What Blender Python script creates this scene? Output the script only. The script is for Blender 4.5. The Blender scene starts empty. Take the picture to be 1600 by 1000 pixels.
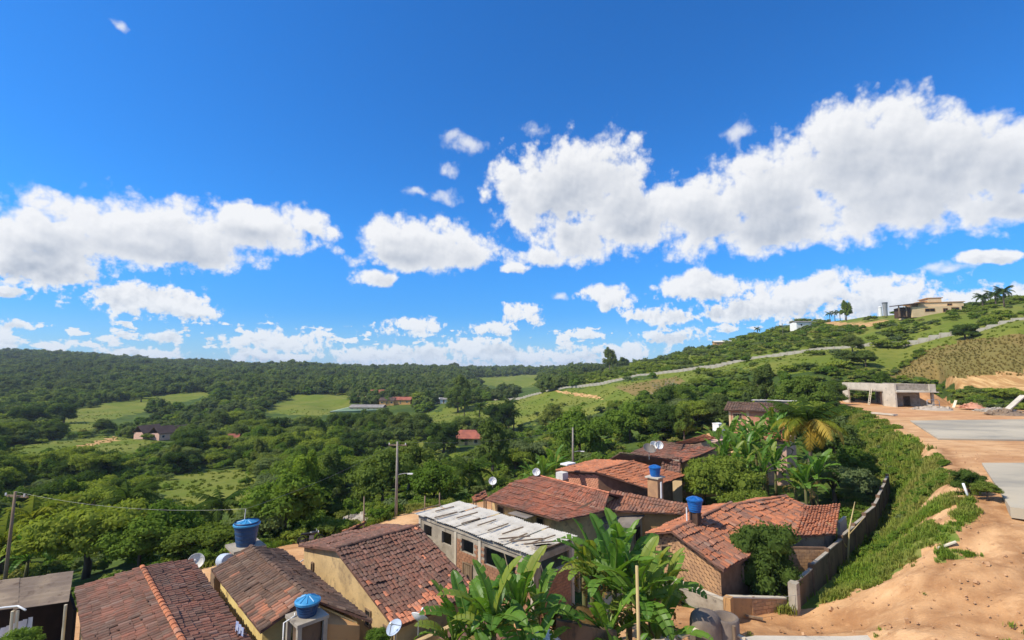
import bpy, math, random
import numpy as np
from mathutils import Vector, Matrix, Euler
R = random.Random(7)
NR = np.random.RandomState(11)
scene = bpy.context.scene
COL = scene.collection
PI = math.pi

# ------------------------------------------------------------------ camera
F = 760.0
TH = math.atan(80 / F)
cam_d = bpy.data.cameras.new('camera')
cam_d.sensor_width = 36.0
cam_d.lens = 36.0 * F / 1600.0
cam_d.clip_start = 0.5
cam_d.clip_end = 20000
cam = bpy.data.objects.new('camera', cam_d)
cam.location = (0, 0, 0)
cam.rotation_euler = (PI / 2 + TH, 0, 0)
COL.objects.link(cam)
scene.camera = cam

# ------------------------------------------------------------------ exposure
vs = scene.view_settings
vs.view_transform = 'Standard'
vs.look = 'None'
vs.exposure = 0.22
vs.gamma = 1.0
vs.use_curve_mapping = False
scene.cycles.max_bounces = 6
scene.cycles.diffuse_bounces = 3
scene.cycles.transparent_max_bounces = 6

# ------------------------------------------------------------------ sun
SUN = Vector((-0.64, -0.20, 0.74)).normalized()
sun_d = bpy.data.lights.new('sun', 'SUN')
sun_d.energy = 4.6
sun_d.angle = math.radians(0.53)
sun_d.color = (1.0, 0.92, 0.78)
sun = bpy.data.objects.new('sun', sun_d)
sun.rotation_euler = SUN.to_track_quat('Z', 'Y').to_euler()
sun.location = (-60, -20, 80)
COL.objects.link(sun)


# ------------------------------------------------------------------ photo ray helpers
def ray(px, py):
    u = (px - 800) / F
    v = (500 - py) / F
    return Vector((u, math.cos(TH) - v * math.sin(TH), math.sin(TH) + v * math.cos(TH)))


def U(px, py, z):
    d = ray(px, py)
    return d * (z / d.z)


def UY(px, py, y):
    d = ray(px, py)
    return d * (y / d.y)


def proj(x, y, z):
    c, s = math.cos(TH), math.sin(TH)
    dep = y * c + z * s
    up = -y * s + z * c
    return 800 + F * x / dep, 500 - F * up / dep


def SB(s, b, z=0.0):
    return Vector(((s + b) * 0.70711, (s - b) * 0.70711, z))


# ------------------------------------------------------------------ node helper
class NT:
    def __init__(self, tree):
        self.t = tree
        self.n = tree.nodes
        self.l = tree.links

    def new(self, typ, **kw):
        n = self.n.new(typ)
        for k, v in kw.items():
            setattr(n, k, v)
        return n

    def put(self, sock, val):
        if val is None:
            return
        if hasattr(val, 'is_output') or isinstance(val, bpy.types.NodeSocket):
            self.l.new(val, sock)
        else:
            sock.default_value = val

    def math(self, op, a, b=None, c=None, clamp=False):
        n = self.new('ShaderNodeMath', operation=op, use_clamp=clamp)
        self.put(n.inputs[0], a)
        self.put(n.inputs[1], b)
        self.put(n.inputs[2], c)
        return n.outputs[0]

    def vmath(self, op, a, b=None, c=None):
        n = self.new('ShaderNodeVectorMath', operation=op)
        self.put(n.inputs[0], a)
        self.put(n.inputs[1], b)
        if c is not None:
            self.put(n.inputs[2], c)
        return n.outputs['Value'] if op in ('LENGTH', 'DOT_PRODUCT') else n.outputs[0]

    def mix(self, f, a, b, blend='MIX'):
        n = self.new('ShaderNodeMix', data_type='RGBA', blend_type=blend)
        self.put(n.inputs[0], f)
        self.put(n.inputs[6], a if not isinstance(a, tuple) or len(a) == 4 else (*a, 1))
        self.put(n.inputs[7], b if not isinstance(b, tuple) or len(b) == 4 else (*b, 1))
        return n.outputs[2]

    def noise(self, vec, scale, detail=4, rough=0.55, dims='3D', dist=0.0):
        n = self.new('ShaderNodeTexNoise', noise_dimensions=dims)
        self.put(n.inputs['Vector'], vec)
        n.inputs['Scale'].default_value = scale
        n.inputs['Detail'].default_value = detail
        n.inputs['Roughness'].default_value = rough
        n.inputs['Distortion'].default_value = dist
        return n.outputs['Fac']

    def smooth(self, x, a, b):
        n = self.new('ShaderNodeMapRange', interpolation_type='SMOOTHSTEP')
        self.put(n.inputs[0], x)
        n.inputs[1].default_value = a
        n.inputs[2].default_value = b
        return n.outputs[0]


# ------------------------------------------------------------------ world: sky and clouds
world = bpy.data.worlds.new('World')
scene.world = world
world.use_nodes = True
wt = NT(world.node_tree)
wt.n.clear()
sky = wt.new('ShaderNodeTexSky', sky_type='NISHITA')
sky.sun_disc = False
sky.sun_elevation = math.asin(SUN.z)
sky.sun_rotation = math.atan2(SUN.x, SUN.y)
sky.altitude = 300
sky.air_density = 1.0
sky.dust_density = 0.35
sky.ozone_density = 3.0

# cumulus: centre and half-size of each puff, then a few thin wisps
CL = [(900, 285, 118, 78), (850, 315, 76, 58), (985, 345, 115, 60), (905, 372, 85, 38), (1090, 335, 112, 68),
      (1205, 300, 140, 88), (1320, 245, 150, 95), (1395, 212, 84, 70), (1470, 262, 120, 92), (1575, 260, 115, 82),
      (1400, 318, 230, 66), (1210, 352, 170, 44), (1560, 325, 120, 40), (845, 402, 50, 17), (810, 418, 24, 10), (800, 290, 46, 40),
      (60, 375, 140, 58), (240, 355, 160, 54), (400, 352, 110, 38), (482, 350, 48, 25), (60, 415, 120, 34),
      (250, 392, 190, 30), (5, 458, 34, 12), (235, 470, 104, 28), (300, 482, 46, 18), (180, 458, 55, 22),
      (624, 372, 52, 31), (672, 378, 80, 46), (726, 396, 48, 30), (640, 400, 90, 26), (588, 436, 36, 19),
      (18, 511, 32, 9), (15, 535, 26, 13), (90, 538, 38, 10), (165, 530, 22, 7), (256, 527, 26, 10), (215, 551, 60, 8),
      (455, 537, 66, 20), (385, 534, 50, 11), (637, 513, 56, 15), (772, 512, 34, 12), (820, 488, 32, 22),
      (950, 464, 40, 20), (920, 522, 22, 9), (1040, 494, 56, 18), (1115, 487, 20, 14), (1090, 447, 74, 26),
      (1250, 466, 130, 42), (1380, 466, 130, 38), (1500, 470, 110, 28), (1190, 478, 90, 26), (1590, 470, 60, 24),
      (560, 556, 64, 13), (640, 555, 84, 18), (740, 548, 84, 20), (805, 556, 74, 16), (885, 560, 64, 14),
      (960, 550, 74, 14), (1045, 526, 64, 12), (690, 573, 190, 11), (880, 573, 150, 10), (430, 557, 90, 9), (1560, 400, 40, 10),
      (1520, 402, 28, 12)]
WISP = [(725, 226, 54, 24), (700, 264, 32, 17), (655, 298, 26, 10), (690, 308, 50, 16), (1150, 208, 46, 28), (182, 34, 26, 12), (940, 215, 50, 28), (835, 205, 36, 20),
        (870, 465, 22, 10), (1480, 420, 60, 10)]


def azel(px, py):
    d = ray(px, py).normalized()
    return math.degrees(math.atan2(d.x, d.y)), math.degrees(math.asin(d.z))


grp = bpy.data.node_groups.new('cloud_field', 'ShaderNodeTree')
grp.interface.new_socket('P', in_out='INPUT', socket_type='NodeSocketVector')
grp.interface.new_socket('F', in_out='OUTPUT', socket_type='NodeSocketFloat')
grp.interface.new_socket('N', in_out='OUTPUT', socket_type='NodeSocketFloat')
grp.interface.new_socket('W', in_out='OUTPUT', socket_type='NodeSocketFloat')
g = NT(grp)
gi = g.new('NodeGroupInput')
go = g.new('NodeGroupOutput')
P = gi.outputs[0]
wn = g.new('ShaderNodeTexNoise', noise_dimensions='2D')
g.l.new(P, wn.inputs['Vector'])
wn.inputs['Scale'].default_value = 0.33
wn.inputs['Detail'].default_value = 3
wo = g.vmath('MULTIPLY', g.vmath('SUBTRACT', wn.outputs['Color'], (0.5, 0.5, 0.5)), (2.6, 1.5, 0))
PW = g.vmath('ADD', P, wo)


def field(lst, PP, off):
    acc = None
    for cx, cy, rx, ry in lst:
        a0, e0 = azel(cx, cy)
        a1, _ = azel(cx + rx, cy)
        _, e1 = azel(cx, cy - ry)
        ia, ie = 1 / max(abs(a1 - a0), .2), 1 / max(abs(e1 - e0), .2)
        ln = g.vmath('LENGTH', g.vmath('MULTIPLY_ADD', PP, (ia, ie, 0), (-a0 * ia, -e0 * ie, 0)))
        f = g.math('SUBTRACT', off, ln)
        if acc is None:
            acc = f
        else:
            n = g.new('ShaderNodeMath', operation='SMOOTH_MAX')
            g.l.new(acc, n.inputs[0])
            g.l.new(f, n.inputs[1])
            n.inputs[2].default_value = 0.18
            acc = n.outputs[0]
    return acc


def fieldw(lst, off):
    return field(lst, PW, off)


fa = fieldw(CL, 0.98)
fb = fieldw(WISP, 0.75)
ft = fa
# more of the same fair-weather cumulus over the rest of the sky
sp = g.new('ShaderNodeSeparateXYZ')
g.l.new(P, sp.inputs[0])
side = g.smooth(g.math('ABSOLUTE', sp.outputs[0]), 50, 56)
hz = g.smooth(sp.outputs[1], 2, 8)
big = g.noise(g.vmath('MULTIPLY', P, (1, 1.9, 0)), 0.055, 3, 0.5, '2D')
fo = g.math('MULTIPLY', g.math('MULTIPLY', g.math('SUBTRACT', big, 0.56), 7.0), hz)
fo = g.math('SUBTRACT', g.math('MULTIPLY', g.math('ADD', fo, 1.5), side), 1.5)
ft = g.math('MAXIMUM', ft, fo)
n1 = g.noise(P, 0.36, 7, 0.56, '2D', 0.1)
n2 = g.noise(P, 0.17, 2, 0.5, '2D')
vo = g.new('ShaderNodeTexVoronoi', voronoi_dimensions='2D', feature='F1')
g.l.new(P, vo.inputs['Vector'])
vo.inputs['Scale'].default_value = 0.55
vo.inputs['Detail'].default_value = 2.0
vo.inputs['Roughness'].default_value = 0.55
vo.inputs['Lacunarity'].default_value = 2.3
vo.normalize = True
puff = g.math('SUBTRACT', 0.42, vo.outputs['Distance'])
nn = g.math('ADD', g.math('MULTIPLY', g.math('SUBTRACT', n1, 0.5), 1.12), g.math('MULTIPLY', g.math('SUBTRACT', n2, 0.5), 0.6))
nn = g.math('ADD', nn, g.math('MULTIPLY', puff, 0.75))
loww = g.math('SUBTRACT', 1.0, g.smooth(sp.outputs[1], 3, 14))
n3 = g.noise(P, 1.15, 5, 0.6, '2D', 0.1)
nn = g.math('ADD', nn, g.math('MULTIPLY', g.math('MULTIPLY', g.math('SUBTRACT', n3, 0.5), 2.2), loww))
# rows of small puffs low over the horizon
bank = g.noise(g.vmath('MULTIPLY', P, (1, 2.4, 0)), 0.40, 4, 0.55, '2D')
bm_ = g.math('MULTIPLY', g.smooth(sp.outputs[1], 0.2, 1.0), g.math('SUBTRACT', 1.0, g.smooth(sp.outputs[1], 3.2, 7.5)))
fbk = g.math('SUBTRACT', g.math('MULTIPLY', g.math('ADD', g.math('MULTIPLY', g.math('SUBTRACT', bank, 0.565), 7.0), 1.0), bm_), 1.0)
ft = g.math('MAXIMUM', ft, fbk)
g.l.new(g.math('ADD', ft, nn), go.inputs[0])
g.l.new(g.math('ADD', fb, g.math('MULTIPLY', g.math('SUBTRACT', n1, 0.5), 2.0)), go.inputs[2])
low = g.math('ADD', ft, g.math('MULTIPLY', g.math('SUBTRACT', n2, 0.5), 1.0))
g.l.new(g.math('ADD', low, g.math('MULTIPLY', puff, 0.30)), go.inputs[1])

tc = wt.new('ShaderNodeTexCoord')
sx = wt.new('ShaderNodeSeparateXYZ')
wt.l.new(tc.outputs['Generated'], sx.inputs[0])
az = wt.math('MULTIPLY', wt.math('ARCTAN2', sx.outputs[0], sx.outputs[1]), 180 / PI)
el = wt.math('MULTIPLY', wt.math('ARCSINE', sx.outputs[2]), 180 / PI)
cb = wt.new('ShaderNodeCombineXYZ')
wt.l.new(az, cb.inputs[0])
wt.l.new(el, cb.inputs[1])
P0 = cb.outputs[0]


WOUT = []


def cf(off):
    n = wt.new('ShaderNodeGroup')
    n.node_tree = grp
    wt.l.new(wt.vmath('ADD', P0, off), n.inputs[0])
    WOUT.append(n.outputs[2])
    return n.outputs[0], n.outputs[1]


F0, N0 = cf((0, 0, 0))
F1, N1 = cf((-0.28, 0.50, 0))
F2, N2 = cf((-0.8, 2.6, 0))
alpha = wt.smooth(F0, -0.03, 0.44)
alpha = wt.math('MAXIMUM', alpha, wt.math('MULTIPLY', wt.smooth(WOUT[0], 0.0, 0.9), 0.8))
alpha = wt.math('MULTIPLY', alpha, wt.smooth(el, -0.5, 1.0))
d0 = wt.smooth(N0, 0.0, 0.9)
d2 = wt.smooth(N2, -0.45, 0.85)
rel = wt.math('MULTIPLY', wt.math('SUBTRACT', F1, F0), 0.48)
sh = wt.math('ADD', wt.math('MULTIPLY', wt.math('MULTIPLY', d2, d0), 0.74), rel)
lit = wt.math('SUBTRACT', 0.98, sh, clamp=True)
ccol = wt.mix(lit, (3.9, 4.35, 5.1), (8.15, 8.2, 8.3))
hs = wt.new('ShaderNodeHueSaturation')
hs.inputs['Hue'].default_value = 0.5
hs.inputs['Saturation'].default_value = 1.12
hs.inputs['Value'].default_value = 1.0
wt.l.new(sky.outputs[0], hs.inputs['Color'])
tint = wt.mix(wt.smooth(el, 0, 16), (0.31, 0.74, 1.27), (0.33, 1.08, 1.72))
skyc = wt.mix(1.0, hs.outputs[0], tint, 'MULTIPLY')
skyc = wt.mix(wt.math('MULTIPLY', wt.math('SUBTRACT', 1.0, wt.smooth(el, -1, 7)), 0.42), skyc, (5.6, 7.9, 9.8))
lowhaze = wt.mix(wt.math('SUBTRACT', 1.0, wt.smooth(el, -1, 9)), ccol, (6.2, 7.4, 8.6))
ccol2 = wt.mix(0.5, ccol, lowhaze)
fin = wt.mix(wt.math('MULTIPLY', alpha, 0.97), skyc, ccol2)
bg = wt.new('ShaderNodeBackground')
bg.inputs['Strength'].default_value = 0.1
wt.l.new(fin, bg.inputs[0])
wout = wt.new('ShaderNodeOutputWorld')
wt.l.new(bg.outputs[0], wout.inputs[0])
world.cycles.sampling_method = 'MANUAL'
world.cycles.sample_map_resolution = 512


# ------------------------------------------------------------------ materials
def mat(name, c1, c2=None, scale=1.0, rough=0.85, island=0.0, objr=0.0, bump=0.0, detail=5, lo=0.35, hi=0.65, spec=0.25,
        c3=None, s3=8.0, a3=0.3, stretch=None, metal=0.0):
    m = bpy.data.materials.new(name)
    m.use_nodes = True
    t = NT(m.node_tree)
    b = t.n['Principled BSDF']
    b.inputs['Roughness'].default_value = rough
    b.inputs['Specular IOR Level'].default_value = spec
    b.inputs['Metallic'].default_value = metal
    co = t.new('ShaderNodeTexCoord').outputs['Object']
    if stretch:
        co = t.vmath('MULTIPLY', co, stretch)
    f = t.smooth(t.noise(co, scale, detail), lo, hi)
    c2 = c2 or tuple(x * 0.75 for x in c1)
    if island or objr:
        add = None
        if island:
            add = t.math('MULTIPLY', t.math('SUBTRACT', t.new('ShaderNodeNewGeometry').outputs['Random Per Island'], 0.5), island * 2)
        if objr:
            q = t.math('MULTIPLY', t.math('SUBTRACT', t.new('ShaderNodeObjectInfo').outputs['Random'], 0.5), objr * 2)
            add = q if add is None else t.math('ADD', add, q)
        f = t.math('ADD', f, add, clamp=True)
    col = t.mix(f, c1, c2)
    if c3:
        f3 = t.smooth(t.noise(co, s3, 4, 0.7), 0.62 - a3 * .3, 0.70)
        col = t.mix(f3, col, c3)
    t.l.new(col, b.inputs['Base Color'])
    if bump:
        bn = t.new('ShaderNodeBump')
        bn.inputs['Strength'].default_value = bump
        bn.inputs['Distance'].default_value = 0.05
        t.l.new(t.noise(co, scale * 6, 4), bn.inputs['Height'])
        t.l.new(bn.outputs[0], b.inputs['Normal'])
    return m


def leafmat(name, c1, c2, objr=0.6, island=0.4, trans=0.40, gloss=0.0, c3=None, a3=0.0, patch=None, pscale=.18):
    if name.startswith('leaf') and name != 'leaf_bright':
        c1, c2 = [tuple(a * k for a, k in zip(c, (1.52, 1.38, 1.05))) for c in (c1, c2)]
    m = bpy.data.materials.new(name)
    m.use_nodes = True
    t = NT(m.node_tree)
    t.n.clear()
    f = t.math('MULTIPLY', t.new('ShaderNodeObjectInfo').outputs['Random'], objr)
    f = t.math('ADD', f, t.math('MULTIPLY', t.new('ShaderNodeNewGeometry').outputs['Random Per Island'], island), clamp=True)
    col = t.mix(f, c1, c2)
    if c3:
        rr = t.math('FRACT', t.math('MULTIPLY', t.new('ShaderNodeObjectInfo').outputs['Random'], 7.31))
        col = t.mix(t.math('MULTIPLY', t.smooth(rr, 1 - a3 - .15, 1 - a3 + .15), 0.8), col, c3)
    if patch:
        pn = t.smooth(t.noise(t.new('ShaderNodeObjectInfo').outputs['Location'], pscale, 4, .6), .40, .62)
        col = t.mix(t.math('MULTIPLY', pn, .8), col, patch)
    d = t.new('ShaderNodeBsdfDiffuse')
    tr = t.new('ShaderNodeBsdfTranslucent')
    t.l.new(col, d.inputs[0])
    t.l.new(t.mix(1.0, col, (1.25, 1.25, 0.6, 1), 'MULTIPLY'), tr.inputs[0])
    mx = t.new('ShaderNodeMixShader')
    mx.inputs[0].default_value = trans
    t.l.new(d.outputs[0], mx.inputs[1])
    t.l.new(tr.outputs[0], mx.inputs[2])
    out = mx.outputs[0]
    if gloss:
        gl = t.new('ShaderNodeBsdfGlossy')
        gl.inputs['Roughness'].default_value = 0.42
        m2 = t.new('ShaderNodeMixShader')
        m2.inputs[0].default_value = gloss
        t.l.new(out, m2.inputs[1])
        t.l.new(gl.outputs[0], m2.inputs[2])
        out = m2.outputs[0]
    o = t.new('ShaderNodeOutputMaterial')
    t.l.new(out, o.inputs[0])
    return m


M = {}
M['leaf_a'] = leafmat('leaf_dark', (0.045, 0.090, 0.020), (0.150, 0.225, 0.040), c3=(0.20, 0.22, 0.05), a3=.18, patch=(0.125, 0.16, 0.05), pscale=.03)
M['leaf_b'] = leafmat('leaf_olive', (0.070, 0.115, 0.026), (0.190, 0.245, 0.048), c3=(0.14, 0.18, 0.085), a3=.25)
M['leaf_c'] = leafmat('leaf_bright', (0.080, 0.150, 0.022), (0.185, 0.265, 0.040))
M['leaf_d'] = leafmat('leaf_deep', (0.028, 0.056, 0.018), (0.072, 0.118, 0.032))
M['leaf_far'] = leafmat('leaf_far', (0.040, 0.076, 0.027), (0.125, 0.178, 0.052), objr=.8, island=.2, c3=(0.17, 0.20, 0.06), a3=.14, patch=(0.105, 0.135, 0.052), pscale=.011)
M['leaf_pale'] = leafmat('leaf_dry', (0.16, 0.14, 0.08), (0.26, 0.23, 0.14))
M['banana'] = leafmat('banana_leaf', (0.070, 0.175, 0.020), (0.185, 0.32, 0.040), objr=.85, island=.1, trans=.42, gloss=.025, c3=(0.30, 0.31, 0.05), a3=.16)
M['banana_rib'] = leafmat('banana_rib', (0.16, 0.26, 0.05), (0.2, 0.3, 0.07))
M['banana_dead'] = leafmat('banana_dead', (0.16, 0.10, 0.04), (0.32, 0.22, 0.09))
M['banana_stem'] = mat('banana_stem', (0.10, 0.12, 0.04), (0.16, 0.10, 0.05), 3, stretch=(1, 1, .15))
M['palm'] = leafmat('palm_leaf', (0.030, 0.064, 0.014), (0.085, 0.125, 0.024), objr=.7)
M['palm_yellow'] = leafmat('palm_yellow', (0.38, 0.25, 0.035), (0.54, 0.40, 0.09), objr=.9, island=.15)
M['palm_green'] = leafmat('palm_green', (0.10, 0.15, 0.02), (0.24, 0.25, 0.03), objr=.8)
M['bark'] = mat('bark', (0.16, 0.12, 0.085), (0.09, 0.065, 0.045), 3, stretch=(1, 1, .3), bump=.4)
M['grass'] = leafmat('grass_blade', (0.105, 0.195, 0.024), (0.235, 0.31, 0.042), objr=.75, island=.25, trans=.3, c3=(0.25, 0.26, 0.05), a3=.12, patch=(0.30, 0.275, 0.075), pscale=.20)
M['grass_dry'] = leafmat('grass_dry', (0.24, 0.170, 0.055), (0.33, 0.25, 0.085), objr=.7, island=.3, patch=(0.19, 0.165, 0.055), pscale=.06)
M['grass_field'] = leafmat('grass_field', (0.10, 0.155, 0.014), (0.18, 0.22, 0.026), objr=.75, island=.25, trans=.3, patch=(0.10, 0.135, 0.016), pscale=.05)


def tilemat(name, fresh, old, bias=0.0, fleck=(0.36, 0.26, 0.2), scale=.45):
    m = bpy.data.materials.new(name)
    m.use_nodes = True
    t = NT(m.node_tree)
    b = t.n['Principled BSDF']
    b.inputs['Roughness'].default_value = 0.9
    b.inputs['Specular IOR Level'].default_value = 0.15
    co = t.new('ShaderNodeTexCoord').outputs['Object']
    isl = t.new('ShaderNodeNewGeometry').outputs['Random Per Island']
    f = t.math('ADD', t.math('MULTIPLY', t.math('SUBTRACT', isl, 0.5), 0.50), t.smooth(t.noise(co, scale, 5, .65), 0.32 - bias * .3, 0.68 - bias * .3), clamp=True)
    col = t.mix(f, fresh, old)
    i2 = t.math('FRACT', t.math('MULTIPLY', isl, 17.3))
    col = t.mix(t.math('MULTIPLY', t.smooth(i2, .86, .97), .35), col, fleck)
    i3 = t.math('FRACT', t.math('MULTIPLY', isl, 41.7))
    col = t.mix(t.math('MULTIPLY', t.smooth(i3, .80, .96), .5), col, tuple(c * .6 for c in old))
    col = t.mix(t.math('MULTIPLY', t.smooth(t.noise(co, 2.3, 5, .7), .48, .64), .45), col, (0.20, 0.145, 0.105))
    col = t.mix(t.math('MULTIPLY', t.smooth(t.noise(co, 9, 3, .7), .52, .68), .35), col, tuple(c * .45 for c in old))
    t.l.new(col, b.inputs['Base Color'])
    return m


M['tile_brown'] = tilemat('tile_brown', (0.30, 0.125, 0.080), (0.150, 0.085, 0.060), .15)
M['tile_dark'] = tilemat('tile_dark', (0.21, 0.115, 0.072), (0.105, 0.068, 0.050), .2, (0.36, 0.25, 0.17))
M['tile_maroon'] = tilemat('tile_maroon', (0.265, 0.115, 0.074), (0.150, 0.085, 0.062), .15, (0.34, 0.2, 0.16))
M['tile_red'] = tilemat('tile_red', (0.39, 0.135, 0.075), (0.20, 0.095, 0.066), 0.0, (0.42, 0.26, 0.2))
M['tile_orange'] = tilemat('tile_orange', (0.56, 0.20, 0.090), (0.36, 0.135, 0.070), 0)
M['tile_mixed'] = tilemat('tile_mixed', (0.42, 0.165, 0.085), (0.22, 0.115, 0.080), .1, (0.42, 0.3, 0.22))
M['tile_fresh'] = tilemat('tile_fresh', (0.66, 0.25, 0.13), (0.46, 0.15, 0.08), -.2)
M['under'] = mat('roof_timber', (0.10, 0.055, 0.035), (0.06, 0.035, 0.025), 2)
M['timber_shade'] = mat('shade_black_timber', (0.022, 0.017, 0.014), (0.014, 0.011, 0.01), 2)  # near-black colour puts the shade inside the open shed into its walls
M['clay_dark'] = mat('weathered_clay', (0.17, 0.085, 0.058), (0.11, 0.06, 0.045), 2)
M['ochre'] = mat('ochre_plaster', (0.60, 0.43, 0.215), (0.47, 0.335, 0.17), 1.1, bump=.3, c3=(0.31, 0.22, 0.13), s3=1.7, a3=.4)
M['yellow'] = mat('yellow_plaster', (0.78, 0.62, 0.26), (0.66, 0.50, 0.20), 1.2, bump=.2, c3=(0.32, 0.24, 0.13), s3=2.0, a3=.15)
M['orangewall'] = mat('tan_plaster', (0.52, 0.29, 0.12), (0.42, 0.24, 0.11), 1.0, c3=(0.25, 0.15, 0.08), s3=2, a3=.2)
M['brick'] = mat('clay_brick', (0.40, 0.205, 0.120), (0.31, 0.16, 0.095), 1.5, island=.5, bump=.2)
M['brick_tan'] = mat('tan_brick', (0.52, 0.30, 0.15), (0.38, 0.22, 0.12), 1.5, island=.5, bump=.2)
M['mortar'] = mat('mortar', (0.20, 0.12, 0.075), (0.15, 0.09, 0.055), 2.5)
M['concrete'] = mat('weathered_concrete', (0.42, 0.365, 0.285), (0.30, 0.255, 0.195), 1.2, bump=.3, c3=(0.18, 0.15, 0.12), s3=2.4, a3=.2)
M['concrete_dark'] = mat('shade_darkened_concrete', (0.190, 0.125, 0.078), (0.125, 0.083, 0.053), .9, bump=.4, c3=(0.07, 0.055, 0.04), s3=1.8, a3=.3, stretch=(1, 1, .5))  # base darkened: shade on the yard wall's sunless face put into the colour
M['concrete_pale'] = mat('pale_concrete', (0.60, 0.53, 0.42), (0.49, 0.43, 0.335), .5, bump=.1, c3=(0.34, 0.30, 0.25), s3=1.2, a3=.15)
M['dirt'] = mat('orange_dirt', (0.60, 0.32, 0.14), (0.42, 0.21, 0.09), .5, bump=.5)
M['concrete_hill'] = mat('hill_wall_concrete', (0.42, 0.385, 0.31), (0.33, 0.30, 0.24), .2, c3=(0.30, 0.27, 0.21), s3=.8, a3=.2)
M['slab'] = mat('cement_slab', (0.50, 0.43, 0.31), (0.37, 0.32, 0.235), .13, bump=.1, c3=(0.30, 0.27, 0.21), s3=.30, a3=.55, stretch=(.35, 1, 1))
M['sheet'] = mat('fibre_cement_sheet', (0.74, 0.675, 0.55), (0.64, 0.575, 0.46), 1.1, objr=.3, c3=(0.40, 0.36, 0.30), s3=2.5, a3=.2)
M['sheet_old'] = mat('old_sheet', (0.30, 0.225, 0.15), (0.19, 0.14, 0.10), .8, objr=.3, c3=(0.12, 0.08, 0.055), s3=2, a3=.3)
M['sheet_grey'] = mat('grey_sheet', (0.24, 0.205, 0.17), (0.16, 0.135, 0.11), 1.0, objr=.2)
M['white'] = mat('white_paint', (0.80, 0.79, 0.76), (0.70, 0.69, 0.65), 1.2)
M['dish'] = mat('dish_grey', (0.66, 0.64, 0.58), (0.54, 0.52, 0.47), 3)
M['steel'] = mat('grey_steel', (0.30, 0.30, 0.30), (0.22, 0.22, 0.22), 3, rough=.5, spec=.5)
M['black'] = mat('opening_shade', (0.012, 0.011, 0.010), (0.02, 0.018, 0.015), 1)  # near-black colour stands in for the unlit interior behind windows and doorways
M['glass'] = mat('dark_glass', (0.03, 0.033, 0.036), (0.02, 0.022, 0.025), 1, rough=.15, spec=.6)
M['blue_lid'] = mat('blue_plastic_lid', (0.045, 0.27, 0.50), (0.035, 0.22, 0.43), 2, rough=.45, spec=.5)
M['blue_body'] = mat('blue_plastic', (0.014, 0.062, 0.155), (0.011, 0.048, 0.125), 2, rough=.5, spec=.5)
M['blue_deep'] = mat('deep_blue_plastic', (0.010, 0.125, 0.40), (0.008, 0.10, 0.33), 2, rough=.4, spec=.5)
M['barrel'] = mat('pale_blue_plastic', (0.48, 0.54, 0.62), (0.42, 0.48, 0.56), 2, rough=.5)
M['wood'] = mat('grey_wood', (0.28, 0.20, 0.13), (0.18, 0.125, 0.08), 3, stretch=(1, 1, .2))
M['bamboo'] = mat('bamboo', (0.55, 0.42, 0.20), (0.45, 0.33, 0.15), 2, stretch=(1, 1, .3))
M['pale_wood'] = mat('pale_plank', (0.70, 0.62, 0.46), (0.58, 0.50, 0.36), 2)
M['pole'] = mat('pole_concrete', (0.34, 0.30, 0.25), (0.26, 0.23, 0.19), 1.5)
M['pink'] = mat('pink_plaster', (0.74, 0.47, 0.36), (0.66, 0.40, 0.30), 1.2)
M['salmon'] = mat('salmon_brick', (0.58, 0.28, 0.17), (0.48, 0.22, 0.13), 1.5, island=.4)
M['cream'] = mat('cream_plaster', (0.70, 0.52, 0.30), (0.62, 0.45, 0.26), .4)
M['orangeplaster'] = mat('orange_plaster', (0.74, 0.40, 0.13), (0.66, 0.34, 0.11), .5)
M['redroof'] = mat('far_red_roof', (0.40, 0.125, 0.075), (0.27, 0.09, 0.06), .5, island=.3)
M['brownroof'] = mat('far_brown_roof', (0.11, 0.07, 0.055), (0.075, 0.05, 0.04), .5, island=.3)
M['greyroof'] = mat('far_grey_roof', (0.30, 0.27, 0.24), (0.22, 0.20, 0.18), .5, island=.2)
M['rubber'] = mat('tyre_rubber', (0.02, 0.02, 0.02), (0.03, 0.03, 0.03), 3)
M['bike'] = mat('dark_paint', (0.03, 0.03, 0.035), (0.05, 0.05, 0.05), 3, rough=.3, spec=.5)
M['cloth_blue'] = mat('blue_cloth', (0.25, 0.35, 0.62), (0.6, 0.62, 0.68), 4)
M['cloth_white'] = mat('white_cloth', (0.78, 0.78, 0.80), (0.66, 0.67, 0.70), 2)
M['rust'] = mat('stone_cistern', (0.21, 0.165, 0.13), (0.14, 0.11, 0.09), 1.5, bump=.3)
M['clod'] = mat('dirt_clods', (0.50, 0.30, 0.16), (0.40, 0.22, 0.11), 2, island=.5)
M['rock'] = mat('rubble', (0.46, 0.38, 0.29), (0.34, 0.27, 0.20), 2, island=.5)
M['fruit'] = mat('banana_fruit', (0.45, 0.50, 0.10), (0.32, 0.40, 0.08), 5, island=.3)
M['turf'] = mat('sports_turf', (0.16, 0.24, 0.13), (0.14, 0.21, 0.11), .1)
M['chalk'] = mat('field_line', (0.62, 0.66, 0.58), (0.55, 0.6, 0.52), 1)


# ------------------------------------------------------------------ object helpers
def tag(o, label=None, cat=None, group=None, kind=None):
    if label:
        o['label'] = label
    if cat:
        o['category'] = cat
    if group:
        o['group'] = group
    if kind:
        o['kind'] = kind
    return o


ORG = {}


def thing(name, label, cat, loc=(0, 0, 0), group=None):
    o = bpy.data.objects.new(name, None)
    o.empty_display_size = 0.3
    o.location = loc
    COL.objects.link(o)
    ORG[o.name] = Vector(loc)
    return tag(o, label, cat, group)


def mk(name, V, Fc, m):
    me = bpy.data.meshes.new(name)
    me.from_pydata(V, [], Fc)
    me.materials.append(m)
    return me


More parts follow.
